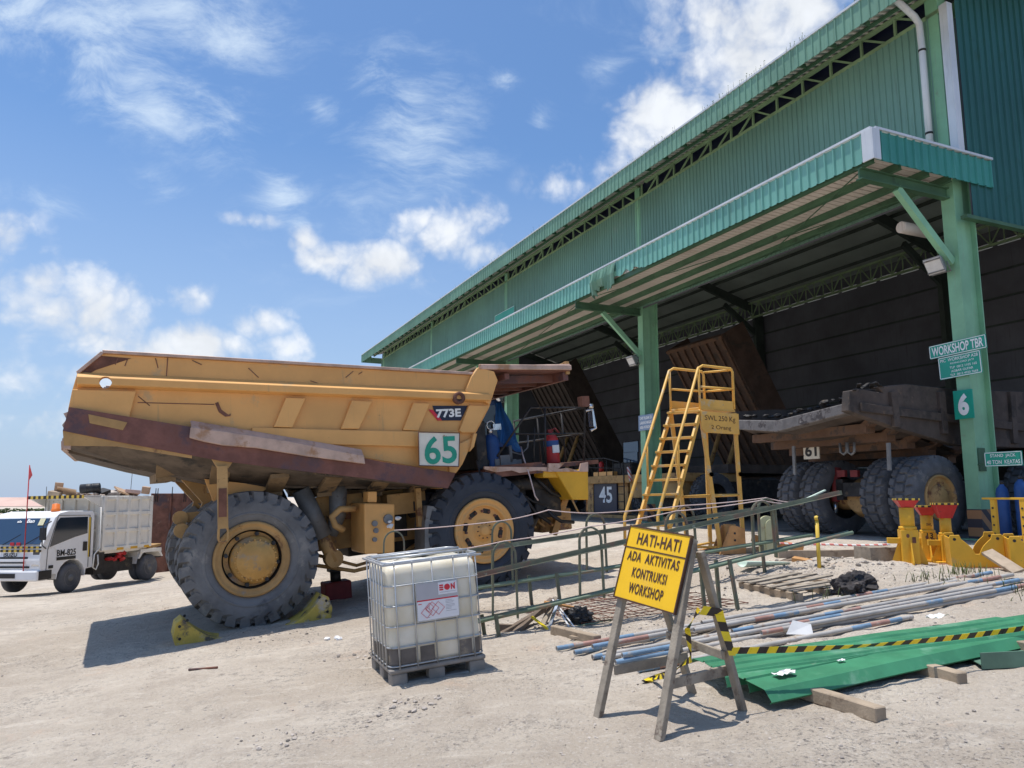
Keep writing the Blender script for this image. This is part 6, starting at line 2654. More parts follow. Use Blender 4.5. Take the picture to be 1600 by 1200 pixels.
# ------------------------------------------------------------------ long hoop frames standing in the yard
def hoop_frame(p0, p1, hoops, z_top, z_up, z_low, label, feet, nrails=2):
    """p0, p1: ends of the lower rail; hoops: list of (world x-y-z top centre)"""
    p0, p1 = Vector(p0), Vector(p1)
    d = p1 - p0
    M_ = frame(p0, (d.x, d.y, 0))
    I_ = M_.inverted()
    r = empty("hoop_frame", M_, label, "steel frame", "long green and rusty hoop frames")
    a, b_ = I_ @ p0, I_ @ p1
    sl_ = (b_.z - a.z) / b_.x
    L = b_.x
    for h in hoops:
        mb = MB()
        c = I_ @ h
        w = .155
        zb = sl_ * c.x - .05
        zt = c.z
        pts = [(c.x - w, zb)] + [(c.x - w * math.cos(t), zt - w * 1.15 + w * 1.15 * math.sin(t)) for t in [math.pi * k / 10 for k in range(11)]] + [(c.x + w + .03, zb)]
        for (x0, z0), (x1, z1) in zip(pts[:-1], pts[1:]):
            dx, dz = x1 - x0, z1 - z0
            l_ = math.hypot(dx, dz)
            nx_, nz_ = -dz / l_ * .012, dx / l_ * .012
            e = .004
            mb.add([(x0 - nx_, -.03, z0 - nz_), (x0 + nx_, -.03, z0 + nz_), (x1 + nx_, -.03, z1 + nz_), (x1 - nx_, -.03, z1 - nz_), (x0 - nx_, .03, z0 - nz_), (x0 + nx_, .03, z0 + nz_), (x1 + nx_, .03, z1 + nz_), (x1 - nx_, .03, z1 - nz_)],
                   [(0, 1, 2, 3), (7, 6, 5, 4), (0, 4, 5, 1), (1, 5, 6, 2), (2, 6, 7, 3), (3, 7, 4, 0)])
        mb.build("hoop", K['cage_olive'], r)
    for y in (-.055, .055):
        mb = MB()
        mb.beam((-.3, y, z_up - sl_ * .3), (L - .12 + y, y, z_up + sl_ * L), .012, .062)
        mb.beam((-.3, y + (.02 if y > 0 else -.02), z_up - .03 - sl_ * .3), (L - .12 + y, y + (.02 if y > 0 else -.02), z_up - .03 + sl_ * L), .04, .008)
        mb.build("upper_rail", K['cage_olive'], r)
        mb = MB()
        mb.tube([(-.3, y, -sl_ * .3), (L * .45, y, sl_ * L * .45 - .01), (L, y, sl_ * L + .02)], .026, 8)
        mb.build("lower_rail", K['cage_green'], r)
    mb = MB()
    for f in (.08, .22, .36, .5, .64, .78, .99):
        mb.beam((L * f, -.06, sl_ * L * f), (L * f + (.22 if f < .9 else 0), .06, sl_ * L * f + .01), .02, .02)
    build_each(mb, "rung", K['cage_green'], r)
    for gx_, gy_ in feet:
        g = Vector((gx_, gy_, gz(gx_, gy_) - .03))
        l = I_ @ g
        mb = MB()
        top = (l.x - .05, max(-.10, min(.10, l.y)), sl_ * l.x + .05)
        mb.beam(l, top, .006, .055, up=(0, 1, 0))
        mb.beam(l + Vector((.025, .0, 0)), Vector(top) + Vector((.025, 0, 0)), .05, .006, up=(0, 1, 0))
        mb.build("leg", K['cage_olive'], r)
    return r


fr0, fr1 = Vector((-.41, 10.6, .27)), Vector((4.99, 11.52, 1.36))
fdir = (fr1 - fr0)


def on_frame(px, py, o, d):
    """point on the vertical plane through o along d"""
    n = Vector((d.y, -d.x, 0)).normalized()
    return hit(px, py, o, n)


hoop_frame(fr0, fr1, [on_frame(x, y, fr0, fdir) for x, y in ((788, 847), (922, 824), (1056, 800), (1190, 783))], 0, .60, 0,
           "nearer long steel frame of four hoops on olive and rusty rails behind the warning sign", [(-.19, 10.54), (-.39, 10.75), (2.72, 11.25), (2.95, 11.31), (3.12, 10.98)])
rr0, rr1 = Vector((-1.75, 12.2, .33)), Vector((5.2, 13.6, 1.22))
hoop_frame(rr0, rr1, [on_frame(x, y, rr0, rr1 - rr0) for x, y in ((616, 830), (784, 815), (930, 803), (1070, 791), (1197, 779))], 0, .58, 0,
           "farther long steel frame of five hoops standing beside the dump truck front tyre", [(-1.5, 12.3), (.3, 12.7), (.75, 12.55), (2.9, 13.0), (4.3, 13.4)])


def cord(pts, r_, m, name, label, cat, group=None, sag=.04):
    P_ = []
    for a, b_ in zip(pts[:-1], pts[1:]):
        for i in range(8):
            f = i / 8
            P_.append(Vector(a).lerp(Vector(b_), f) - Vector((0, 0, sag * 4 * f * (1 - f))))
    P_.append(Vector(pts[-1]))
    mb = MB()
    mb.tube(P_, r_, 5)
    return tag(mb.build(name, K[m]), label, cat, group)


cord([on_frame(x, y, fr0, fdir) + Vector((0, 0, .012)) for x, y in ((640, 872), (788, 847), (922, 824), (1056, 800), (1190, 783), (1240, 789))], .008, 'string', "cord", "pinkish cord stretched over the tops of the nearer hoop frame", "cord", "cords strung over the hoop frames", .015)
cord([on_frame(x, y, rr0, rr1 - rr0) + Vector((0, 0, .012)) for x, y in ((616, 830), (784, 815), (857, 798), (930, 803), (1070, 791), (1197, 779), (1245, 787))], .009, 'string', "cord", "pinkish cord stretched over the tops of the farther hoop frame", "cord", "cords strung over the hoop frames", .015)
a, b_ = at(1239, 789, 13.3), at(1289, 766, 13.6)
mb = MB()
mb.beam(a, b_, .05, .02)
tag(mb.build("bamboo_stick", K['pale_green']), "pale split stick tied to the end of the cords above the hoop frames", "stick")
mb = MB()
g = Vector((5.25, 13.2, 0))
g.z = gz(g.x, g.y)
tp_ = at(1276, 812, 13.2)
mb.tube([(tp_.x, tp_.y, g.z - .05), (tp_.x, tp_.y, tp_.z)], .035, 8)
mb.lathe([(.05, 0), (.055, .02), (.055, .05), (0, .07)], 10, Matrix.Translation(tp_))
tag(mb.build("marker_stake", K['hazard']), "short stake wrapped in yellow and black tape at the right end of the hoop frames", "stake")


# ------------------------------------------------------------------ trucks inside the workshop
def bs(px, py, s):
    p = hit(px, py, B(s, 0, 0), NV)
    l = BM.inverted() @ p
    return l.y, l.z


def btt(px, py, t):
    p = hit(px, py, B(0, t, 0), DV)
    l = BM.inverted() @ p
    return l.x, l.z


def rect(mb, px0, py0, px1, py1, s0, s1, mi=0):
    a = bs(px0, py0, s0)
    b_ = bs(px1, py1, s0)
    mb.box2((s0, a[0], a[1]), (s1, b_[0], b_[1]), None, mi)


ZP = FLOOR + .02
t61 = empty("quarry_dump_truck", BM @ Matrix.Translation((-.5, 3.3, ZP)), "dusty brown dump truck marked 61, rear end out, parked under the canopy behind the jacks", "dump truck")
I61 = Matrix.Translation((.5, -3.3, -ZP))        # building coordinates -> truck coordinates
ax = 1.10


def wheelB(parent, s, t, flip, W=.82, R=1.12, M0=I61, hub=True):
    """axle along the building front; outer face towards the gable when flip is False"""
    M_ = M0 @ Matrix.Translation((s, t, ZP + ax - .03)) @ (Matrix.Rotation(rad(90), 4, 'X') if flip else Matrix.Rotation(rad(-90), 4, 'X'))
    o = haul_tyre("tyre", parent, M_, R=R, W=W, style='block', m='tyre_dark', n=26)
    if hub:
        mb = MB()
        mb.lathe([(.62, .10), (.60, .02), (.57, .0), (.54, .05), (.50, .28), (.40, .30), (.36, .10), (.30, .04), (.06, .02), (.001, .02)], 32, M_)
        mb.build("rim", K['yellow_worn'], o)
    return o


wheelB(t61, -.5, .88, False)
wheelB(t61, -.5, 1.80, False, hub=False)
wheelB(t61, -.5, 5.76, True)
wheelB(t61, -.5, 4.84, True, hub=False)
wheelB(t61, 4.2, .95, False)
wheelB(t61, 4.2, 5.7, True)
mb = MB()
mb.cyl((-.5, 1.6, ZP + 1.07), (-.5, 5.0, ZP + 1.07), .36, 18)
mb.lathe([(.2, -.6), (.5, -.35), (.58, 0), (.4, .3)], 18, Matrix.Translation((-.55, 3.3, ZP + 1.07)) @ Matrix.Rotation(rad(-90), 4, 'Y'))
mb.v = [I61 @ v for v in mb.v]
mb.build("rear_axle", K['yellow_worn'], t61)
mb = MB()
for t in (2.75, 3.65):
    mb.box2((-1.0, t, ZP + 1.0), (6.0, t + .25, ZP + 1.6))
mb.box2((-1.0, 2.76, ZP + 1.1), (-.8, 3.89, ZP + 1.5))
mb.box2((5.3, 1.2, ZP + .8), (6.4, 5.4, ZP + 3.2))
mb.v = [I61 @ v for v in mb.v]
mb.build("chassis", K['dark_steel'], t61)
mb = MB()
for t in (2.62, 4.05):
    mb.cyl((-.9, t, ZP + .95), (-.75, t, ZP + 1.95), .12, 14)
mb.v = [I61 @ v for v in mb.v]
ss = build_each(mb, "suspension_cylinder", K['red_dull'], t61)[0]
mb = MB()
for t in (2.62, 4.05):
    mb.cyl((-.92, t, ZP + .62), (-.9, t, ZP + .95), .06, 12)
mb.v = [I61 @ v for v in mb.v]
build_each(mb, "chrome_rod", K['chrome'], ss)
# body of truck 61
S0 = -3.0
mb = MB()
lipc = [bs(x, y, S0) for x, y in ((1140, 657), (1152, 656), (1213, 657), (1320, 630), (1330, 622), (1333, 634), (1322, 646), (1213, 675), (1150, 671), (1138, 671))]
Mq = plane_frame((0, 0, 0), Y, Z)      # local z -> +x
mb.prism(lipc, S0, S0 + .35, Mq)
mb.v = [I61 @ v for v in mb.v]
bdy = mb.build("tail_lip", K['lip_grey'], t61, .02)
mb = MB()
lo_l, lo_m, lo_r = bs(1140, 671, S0), bs(1213, 675, S0), bs(1322, 646, S0)
r0 = [(S0 + .36, lo_l[0], lo_l[1] + .05), (S0 + .36, lo_m[0], lo_m[1] + .05), (S0 + .36, lo_r[0], lo_r[1] + .05)]
r1 = [(1.0, lo_l[0], 3.05), (1.0, lo_m[0], 2.95), (1.0, lo_r[0] - .1, 3.05)]
r2 = [(5.6, lo_l[0], 3.3), (5.6, lo_m[0], 3.2), (5.6, lo_r[0] - .1, 3.3)]
vs = r0 + r1 + r2
vs += [(p[0], p[1], p[2] + .12) for p in vs]
fs = []
for i in range(2):
    for j in range(2):
        a_ = i * 3 + j
        fs += [(a_, a_ + 1, a_ + 4, a_ + 3), (a_ + 9, a_ + 12, a_ + 13, a_ + 10)]
mb.add(vs, fs)
mb.v = [I61 @ v for v in mb.v]
o = mb.build("body_floor", K['brown_dark'], t61)
mb = MB()
for s, z in ((-2.2, 3.72), (-1.45, 3.52), (-.7, 3.34), (.1, 3.16), (.9, 2.98)):
    mb.box2((s, lo_r[0] + .1, z - .14), (s + .32, lo_l[0] - .1, z + .10))
    mb.beam((s + .16, lo_r[0] + .5, z - .1), (s + .16, lo_r[0] - .35, z + .35), .30, .16)
mb.v = [I61 @ v for v in mb.v]
build_each(mb, "bolster", K['orange_steel'], t61)
# chunky side wall, seen from below
mb = MB()
pts = [btt(x, y, 1.0) for x, y in ((1326, 642), (1328, 610), (1345, 607), (1380, 614), (1372, 604), (1416, 600), (1490, 608), (1600, 612), (1680, 610), (1680, 690), (1600, 700), (1494, 696), (1393, 666))]
Mp = plane_frame((0, 1.0, 0), X, Z)     # local z -> -y
mb.prism(pts, 0, -.25, Mp)
mb.v = [I61 @ v for v in mb.v]
sw_ = mb.build("body_side", K['brown_dark'], t61, .02)
mb = MB()
for px in (1395, 1470, 1580):
    a, b_ = btt(px, 612, .95), btt(px + 6, 664 + (px - 1372) * .14, .95)
    mb.beam((a[0], .98, a[1]), (b_[0], .98, b_[1]), .22, .16, up=(0, 1, 0))
a, b_ = btt(1345, 636, .95), btt(1600, 668, .95)
mb.beam((a[0], .97, a[1]), (b_[0], .97, b_[1]), .10, .22)
mb.v = [I61 @ v for v in mb.v]
build_each(mb, "side_rib", K['brown_dark'], sw_, .01)
mb = MB()
mb.prism([btt(x, y, 6.3) for x, y in ((1130, 650), (1140, 644), (1200, 640), (1300, 640), (1300, 665), (1200, 668))], 0, -.2, plane_frame((0, 6.3, 0), X, Z))
mb.box2((4.9, 1.3, 3.3), (5.1, 6.0, 5.0))
mb.v = [I61 @ v for v in mb.v]
build_each(mb, "body_wall", K['brown_dark'], t61)
mb = MB()
rng = random.Random(9)
for k in range(9):
    a = btt(1330 + k * 4 + rng.uniform(-3, 3), 606 + rng.uniform(-8, 22), 1.05)
    b_ = btt(1338 + k * 5 + rng.uniform(-5, 9), 600 + rng.uniform(-4, 16), 1.15)
    mb.beam((a[0], 1.1 + rng.uniform(-.2, .4), a[1]), (b_[0], 1.2 + rng.uniform(-.2, .5), b_[1]), .10, .02)
for k in range(26):
    a = bs(1150 + k * 6.6, 652 - max(0, k - 10) * 1.9 + rng.uniform(-3, 0), S0 + .5)
    rock(mb, (S0 + .5 + rng.uniform(0, .5), a[0], a[1] + .02), rng.uniform(.08, .16), sq=.4)
mb.v = [I61 @ v for v in mb.v]
build_each(mb, "liner_scrap", K['dark_steel'], bdy)
mb = MB()
rect(mb, 1254.5, 692, 1280, 716.5, -1.25, -1.21)
mb.v = [I61 @ v for v in mb.v]
np61 = mb.build("number_plate", K['plate_white'], t61, .004)
a, b_ = bs(1254.5, 692, -1.25), bs(1280, 716.5, -1.25)
text("lettering", "61", I61 @ plane_frame((-1.256, (a[0] + b_[0]) / 2, (a[1] + b_[1]) / 2), -Y, Z), abs(a[0] - b_[0]) * .75, abs(a[1] - b_[1]) * .7, K['letter_black'], np61, bold=.03)
mb = MB()
for px, y0, y1 in ((1240, 697, 742), (1388, 692, 735)):
    a, b_ = bs(px, y0, -1.9), bs(px + 2, y1, -1.9)
    mb.beam((-1.9, a[0], a[1]), (-1.9, b_[0], b_[1]), .10, .05, up=(1, 0, 0))
for px in (1318, 1330):
    a = bs(px, 700, -1.6)
    mb.tube([(-1.6, a[0] + .12, a[1] + .15), (-1.6, a[0] + .1, a[1] - .12), (-1.6, a[0], a[1] - .18), (-1.6, a[0] - .1, a[1] - .12), (-1.6, a[0] - .12, a[1] + .15)], .04, 6)
mb.v = [I61 @ v for v in mb.v]
build_each(mb, "rock_ejector", K['grey_steel'], t61)
mb = MB()
rect(mb, 1307, 735, 1320, 745, -1.1, -1.0)
rect(mb, 1328, 735, 1340, 745, -1.1, -1.0)
mb.v = [I61 @ v for v in mb.v]
build_each(mb, "tail_lamp", K['red_dull'], t61)

# raised dump bodies deeper inside
def raised_truck(label):
    t0 = empty("quarry_dump_truck", BM @ Matrix.Translation((9.0, 23.3, ZP)), label, "dump truck")
    top, piv = Vector((0, 0, 10.1)), Vector((4.6, 0, 2.3))
    d = (piv - top).normalized()
    n = Vector((d.z, 0, -d.x))
    n = n if n.x < 0 else -n
    W = 5.2
    mb = MB()
    Mz = plane_frame(top, Y, d)          # local x across, y down the slab, z = normal
    zz = Vector((Mz[0][2], Mz[1][2], Mz[2][2]))
    sg_ = 1 if zz.dot(n) > 0 else -1
    Ls = (piv - top).length + 1.5
    mb.box((0, Ls / 2, -sg_ * .15), (W, Ls, .3), Mz)
    for x in (-W / 2 + .06, W / 2 - .06):
        mb.box((x, Ls / 2, -sg_ * 1.05), (.12, Ls, 1.5), Mz)
    body = mb.build("dump_body", K['brown_body'], t0, .02)
    mb = MB()
    for k in range(8):
        x = -W / 2 + .15 + k * (W - .3) / 7
        mb.box((x, Ls * .42, sg_ * .06), (.16, Ls * .80, .118), Mz)
    for y in (.12, Ls * .84):
        mb.box((0, y, sg_ * .07), (W, .2, .14), Mz)
    build_each(mb, "floor_rib", K['orange_steel'], body)
    mb = MB()
    for y in (-1.0, .8):
        mb.box2((-2.0, y, .9), (6.0, y + .25, 1.5))
    mb.box2((-2.6, -2.1, .8), (-2.0, 2.1, 1.5))
    mb.box2((-1.6, -1.0, 1.5), (1.0, 1.0, 2.3))
    mb.build("chassis", K['brown_dark'], t0)
    mb = MB()
    mb.box2((-2.4, .2, 2.0), (-.6, 2.0, 3.6))
    cbn = mb.build("cab", K['brown_body'], t0, .05)
    mb = MB()
    mb.box2((-2.43, .35, 2.75), (-2.405, 1.85, 3.45))
    mb.build("windscreen", K['glass'], cbn)
    mb = MB()
    for y in (-.9, .75):
        mb.cyl((.8, y, 1.2), (2.6, y, 5.6), .13, 12)
    build_each(mb, "hoist_cylinder", K['yellow_worn'], t0)
    for x, y, fl_ in ((-1.2, -2.1, False), (-1.2, 2.1, True), (3.6, -2.2, False), (3.6, 2.2, True)):
        M_ = Matrix.Translation((x, y, 1.08)) @ (Matrix.Rotation(rad(90), 4, 'X') if fl_ else Matrix.Rotation(rad(-90), 4, 'X'))
        haul_tyre("tyre", t0, M_, W=.75, style='block', m='tyre_dark', n=24)
    return t0


rt = raised_truck("brown dump truck with its ribbed bed raised steeply, behind the yellow platform ladder")
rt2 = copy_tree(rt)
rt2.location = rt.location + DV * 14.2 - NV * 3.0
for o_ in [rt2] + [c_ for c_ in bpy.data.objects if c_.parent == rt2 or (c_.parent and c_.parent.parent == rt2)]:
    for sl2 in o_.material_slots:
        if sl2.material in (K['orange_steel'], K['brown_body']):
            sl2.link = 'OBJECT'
            sl2.material = K['inner_shaded']  # shaded copy of the brown steel, so the ribs sink into darkness
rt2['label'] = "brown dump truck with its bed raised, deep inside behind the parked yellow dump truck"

# truck 45 facing out, left of the second column
SF = 2.5
t45 = empty("quarry_dump_truck", BM @ Matrix.Translation((SF, 18.4, ZP)), "ochre dump truck with a dark number plate 45 facing out beside the second column", "dump truck")
I45 = Matrix.Translation((-SF, -18.4, -ZP))


def bld45(mb, name, m, bev=0, parent=None):
    mb.v = [I45 @ v for v in mb.v]
    return mb.build(name, K[m], parent or t45, bev)


mb = MB()
rect(mb, 918, 803, 1062, 822, SF - .2, SF + .6)
bld45(mb, "front_bumper", 'yellow_worn', .03)
mb = MB()
rect(mb, 927, 750, 964, 802, SF, SF + .12)
np45 = bld45(mb, "number_plate", 'navy', .01)
a, b_ = bs(927, 756, SF), bs(964, 800, SF)
text("lettering", "45", I45 @ plane_frame((SF - .006, (a[0] + b_[0]) / 2 - .1, (a[1] + b_[1]) / 2 + .15), -Y, Z), abs(a[0] - b_[0]) * .56, abs(a[1] - b_[1]) * .58, K['letter_white'], np45, bold=.02)
mb = MB()
rect(mb, 918, 752, 927, 803, SF - .05, SF + .1)
rect(mb, 965, 752, 982, 803, SF + .1, SF + .3)
rect(mb, 984, 752, 1062, 778, SF - .1, SF + .9)
rect(mb, 916, 745, 1062, 752, SF - .25, SF + 3)
bld45(mb, "front_panels", 'yellow_worn', .02)
mb = MB()
rect(mb, 927, 738, 957, 750, SF - .1, SF + .5)
bld45(mb, "tool_box", 'yellow', .02)
mb = MB()
rect(mb, 958, 724, 986, 748, SF + .2, SF + .9)
rect(mb, 974, 690, 1008, 748, SF + .6, SF + 2.2)
cab45 = bld45(mb, "cab", 'dark_steel', .05)
mb = MB()
rect(mb, 974, 707, 996, 723.5, SF + .54, SF + .59)
rect(mb, 974, 692, 997, 706, SF + .54, SF + .59)
bld45(mb, "windscreen", 'cab_glass' if 'cab_glass' in K else 'glass_blue', 0, cab45)
mb = MB()
a = [bs(x, y, SF - .1) for x, y in ((900, 745), (905, 718), (945, 716), (968, 722), (972, 745), (955, 716), (955, 700))]
mb.tube([(SF - .1, p[0], p[1]) for p in a[:5]], .035, 6)
for x in (920, 935, 948, 958, 985):
    p, p2 = bs(x, 745, SF - .1), bs(x, 718, SF - .1)
    mb.tube([(SF - .1, p[0], p[1]), (SF - .1, p2[0], p2[1])], .03, 6)
p, p2 = bs(905, 730, SF - .1), bs(968, 732, SF - .1)
mb.tube([(SF - .1, p[0], p[1]), (SF - .1, p2[0], p2[1])], .03, 6)
p, p2 = bs(974, 722, SF - .3), bs(976, 800, SF - .3)
mb.tube([(SF - .3, p[0], p[1]), (SF - .3, p2[0], p2[1])], .03, 6)
for y in (760, 772, 784, 796):
    p, p2 = bs(966, y, SF - .3), bs(976, y, SF - .3)
    mb.tube([(SF - .3, p[0], p[1]), (SF - .3, p2[0], p2[1])], .025, 6)
bld45(mb, "handrails", 'dark_steel')
mb = MB()
p, p2 = bs(982, 730, SF - .3), bs(986, 752, SF - .3)
mb.tube([(SF - .3, p[0], p[1]), (SF - .3, p2[0], p2[1])], .09, 10)
bld45(mb, "striped_post", 'redwhite')
mb = MB()
p = bs(935, 738, SF)
mb.lathe([(0, 0), (.14, 0), (.14, .5), (.05, .6), (0, .6)], 12, Matrix.Translation((SF + .2, p[0], p[1])))
bld45(mb, "fire_extinguisher", 'red')
for t in (20.6, 15.2):
    M_ = I45 @ Matrix.Translation((SF + 1.3, t, ZP + 1.08)) @ (Matrix.Rotation(rad(90), 4, 'X') if t > 18 else Matrix.Rotation(rad(-90), 4, 'X'))
    haul_tyre("tyre", t45, M_, W=.7, style='block', m='tyre_dark', n=24)
mb = MB()
mb.box2((SF + .8, 16.2, ZP + .6), (SF + 6, 20.2, ZP + 1.9))
bld45(mb, "chassis", 'dark_steel')
mb = MB()
mb.box2((SF + 2.3, 15.6, ZP + 2.2), (SF + 8, 20.8, ZP + 2.6))
bld45(mb, "body_underside", 'brown_dark')

# ------------------------------------------------------------------ jack stands, cradles, gas cylinders
def jack(px, py, Y, hb, hc, label, ang_, wide=1.0, num=False):
    p = at(px, py, Y)
    r = empty("jack_stand", frame((p.x, p.y, gz(p.x, p.y)), (math.cos(rad(ang_)), math.sin(rad(ang_)), 0)) @ Matrix.Diagonal((.74, .74, 1, 1)), label, "jack stand", "yellow jack stands with red saddles")
    w = .19 * wide
    mb = MB()
    mb.box2((-.30, -.30, -.02), (.30, .30, .03))
    mb.box2((-w, -w, .031), (w, w, hb * .62))
    for sx, sy in ((1, 0), (-1, 0), (0, 1), (0, -1)):
        M_ = Matrix.Rotation(math.atan2(sy, sx), 4, 'Z')
        mb.prism([(w, .03), (w + .20, .03), (w + .20, .08), (w, hb * .5)], -.015, .015, M_ @ plane_frame((0, 0, 0), X, Z))
    body = mb.build("base", K['bright_yellow'], r, .006)
    mb = MB()
    mb.cyl((0, 0, hb * .62), (0, 0, hb), w * .86, 20)
    mb.lathe([(w * .95, hb * .62), (w * 1.05, hb * .63), (w * 1.05, hb * .67), (w * .9, hb * .68)], 20, cap=False)
    mb.build("post", K['bright_yellow'], r)
    mb = MB()
    mb.add([(-.13, -.13, hb), (.13, -.13, hb), (.13, .13, hb), (-.13, .13, hb), (-.24, -.24, hb + hc), (.24, -.24, hb + hc), (.24, .24, hb + hc), (-.24, .24, hb + hc)], [(3, 2, 1, 0), (4, 5, 6, 7), (0, 1, 5, 4), (1, 2, 6, 5), (2, 3, 7, 6), (3, 0, 4, 7)])
    sd_ = mb.build("saddle", K['red'], r, .004)
    mb = MB()
    mb.box2((-.255, -.255, hb + hc + .001), (.255, .255, hb + hc + .035))
    mb.build("saddle_rim", K['hazard'], sd_)
    mb = MB()
    mb.box2((-w - .28, -.06, hb * .38), (-w - .0, .06, hb * .38 + .10))
    mb.build("fork_pocket", K['bright_yellow'], r, .004)
    mb = MB()
    mb.cyl((-.05, -w - .004, hb * .52), (-.05, -w - .012, hb * .52), .035, 12)
    mb.box2((.04, -w - .008, hb * .40), (.12, -w - .002, hb * .50))
    mb.build("hole_and_tag", K['rust'], r)
    if num:
        text("lettering", "13", plane_frame((.02, -w - .004, hb * .56), X, Z), .14, .10, K['letter_black'], body, bold=.02)
        text("lettering", "SWL", plane_frame((.02, -w * .95, hb * .80), X, Z), .12, .05, K['letter_black'], body, bold=.02)
    return r


jack(1422, 878, 13.9, 1.02, .13, "tallest yellow jack stand with a red saddle and striped rim", -14)
jack(1452, 868, 14.7, .84, .15, "middle yellow jack stand numbered 13 behind the tallest one", -18, .9, True)
jack(1481, 868, 14.3, .80, .24, "yellow jack stand with a deep red saddle next to the corner column", -12, .8)


def cradle(px, py, Y, ang_, label):
    p = at(px, py, Y)
    r = empty("axle_cradle", frame((p.x, p.y, gz(p.x, p.y)), (math.cos(rad(ang_)), math.sin(rad(ang_)), 0), (-.05, -.02, 1)), label, "cradle", "yellow notched cradles")
    prof_ = [(-.40, 0), (.40, 0), (.40, .50), (.38, .54), (.24, .54)] + [(.22 - .19 * k / 6 - .03 * math.sin(k * math.pi / 6), .47 - .25 * k / 6) for k in range(0, 7)] + [(-.03 - .19 * k / 6 + .03 * math.sin(k * math.pi / 6), .22 + .25 * k / 6) for k in range(0, 7)] + [(-.24, .54), (-.38, .54), (-.40, .50)]
    for y in (-.28, .28):
        mb = MB()
        mb.prism(prof_, -y - .012, -y + .012, plane_frame((0, 0, .03), X, Z))
        pl = mb.build("notched_plate", K['bright_yellow'], r, .004)
        mb = MB()
        for x in (-.32, .32):
            mb.cyl((x, y - .016, .50), (x, y + .016, .50), .025, 12)
        mb.build("pin_holes", K['dark_steel'], pl)
    mb = MB()
    mb.box2((-.39, -.267, .03), (-.37, .267, .52))
    mb.box2((.37, -.267, .03), (.39, .267, .52))
    mb.box2((-.02, -.267, .03), (.02, .267, .22))
    mb.build("end_plates", K['bright_yellow'], r)
    mb = MB()
    mb.box2((-.50, -.36, -.05), (.50, .36, .029))
    mb.build("base", K['rust'], r)
    return r


cradle(1524, 880, 13.5, -20, "yellow cradle with a deep V notch standing left of the leaning plank")
cradle(1622, 892, 12.9, -24, "yellow notched cradle cut off by the right edge of the photo")
p0_, p1_ = at(1542, 862, 13.0), on(1592, 897)
mb = MB()
mb.beam(p0_, p1_ + Vector((0, 0, .03)), .20, .05, up=(-.3, -.6, 1))
tag(mb.build("leaning_plank", K['wood'], None, .004), "short wooden plank leaning from the yellow cradle to the ground", "plank")
# yellow bottle rack and gas cylinders beside the column
rp0_ = BM @ Vector((-1.0, -1.25, FLOOR))
rk = empty("cylinder_rack", BM @ Matrix.Translation((-.9, -1.1, FLOOR)), "yellow perforated steel rack around the blue gas cylinders right of the corner column", "rack")
mb = MB()
for y in (-1.3, -.35, .35):
    mb.box2((-.05, y - .06, 0), (.05, y + .06, 1.05))
mb.box2((-.06, -1.4, 1.051), (.06, .6, 1.10))
mb.box2((-.05, -.28, .15), (.05, .28, .22))
mb.build("frame", K['bright_yellow'], rk, .004)
mb = MB()
for y in (-1.3, -.35, .35):
    for z in (.25, .45, .65, .85):
        mb.cyl((-.052, y, z), (-.058, y, z), .025, 10)
mb.build("punched_holes", K['dark_steel'], rk)
for i, (s, t, h, lab) in enumerate(((-.1, -.45, 1.50, "blue gas cylinder nearest to the corner column"), (.0, -.85, 1.62, "tallest blue gas cylinder in the middle of the yellow rack"), (-.15, -1.3, 1.55, "blue gas cylinder at the right edge of the yellow rack"))):
    r = empty("gas_cylinder", BM @ Matrix.Translation((s, t, FLOOR + .02)), lab, "gas cylinder", "blue gas cylinders by the column")
    mb = MB()
    mb.lathe([(0, 0), (.135, 0), (.145, .03), (.145, h - .32), (.12, h - .20), (.06, h - .13), (.055, h - .1), (0, h - .1)], 18)
    mb.build("bottle", K['blue'], r)
    mb = MB()
    mb.lathe([(.04, h - .1), (.045, h - .03), (.02, h), (0, h)], 10)
    mb.box((.05, 0, h - .05), (.1, .04, .04))
    mb.build("valve", K['dark_steel'], r)

# ------------------------------------------------------------------ things lying between the frames and the bays
def lay(name, px, py, d, rot, m, label, cat, dz=0, Y=None, bevel=.004, group=None):
    p = on(px, py) if Y is None else at(px, py, Y)
    mb = MB()
    rng = random.Random(int(px * 7 + py))
    n = 7
    rings = []
    for i in range(n):
        x = d[0] * (i / (n - 1) - .5)
        j = [rng.uniform(-.06, .06) for _ in range(4)]
        rings.append([Vector((x, (a + j[k]) * d[1] / 2, (b_ + j[3 - k]) * d[2] / 2)) for k, (a, b_) in enumerate(((-1, -1), (1, -1), (1, 1), (-1, 1)))])
    mb.loft(rings)
    M_ = Matrix.Translation(p + Vector((0, 0, d[2] / 2 + dz))) @ Matrix.Rotation(rad(rot[0]), 4, 'Z') @ Matrix.Rotation(rad(rot[1]), 4, 'Y') @ Matrix.Rotation(rad(rot[2]), 4, 'X')
    o = mb.build(name, K[m], None, bevel, 1, M_)
    return tag(o, label, cat, group)


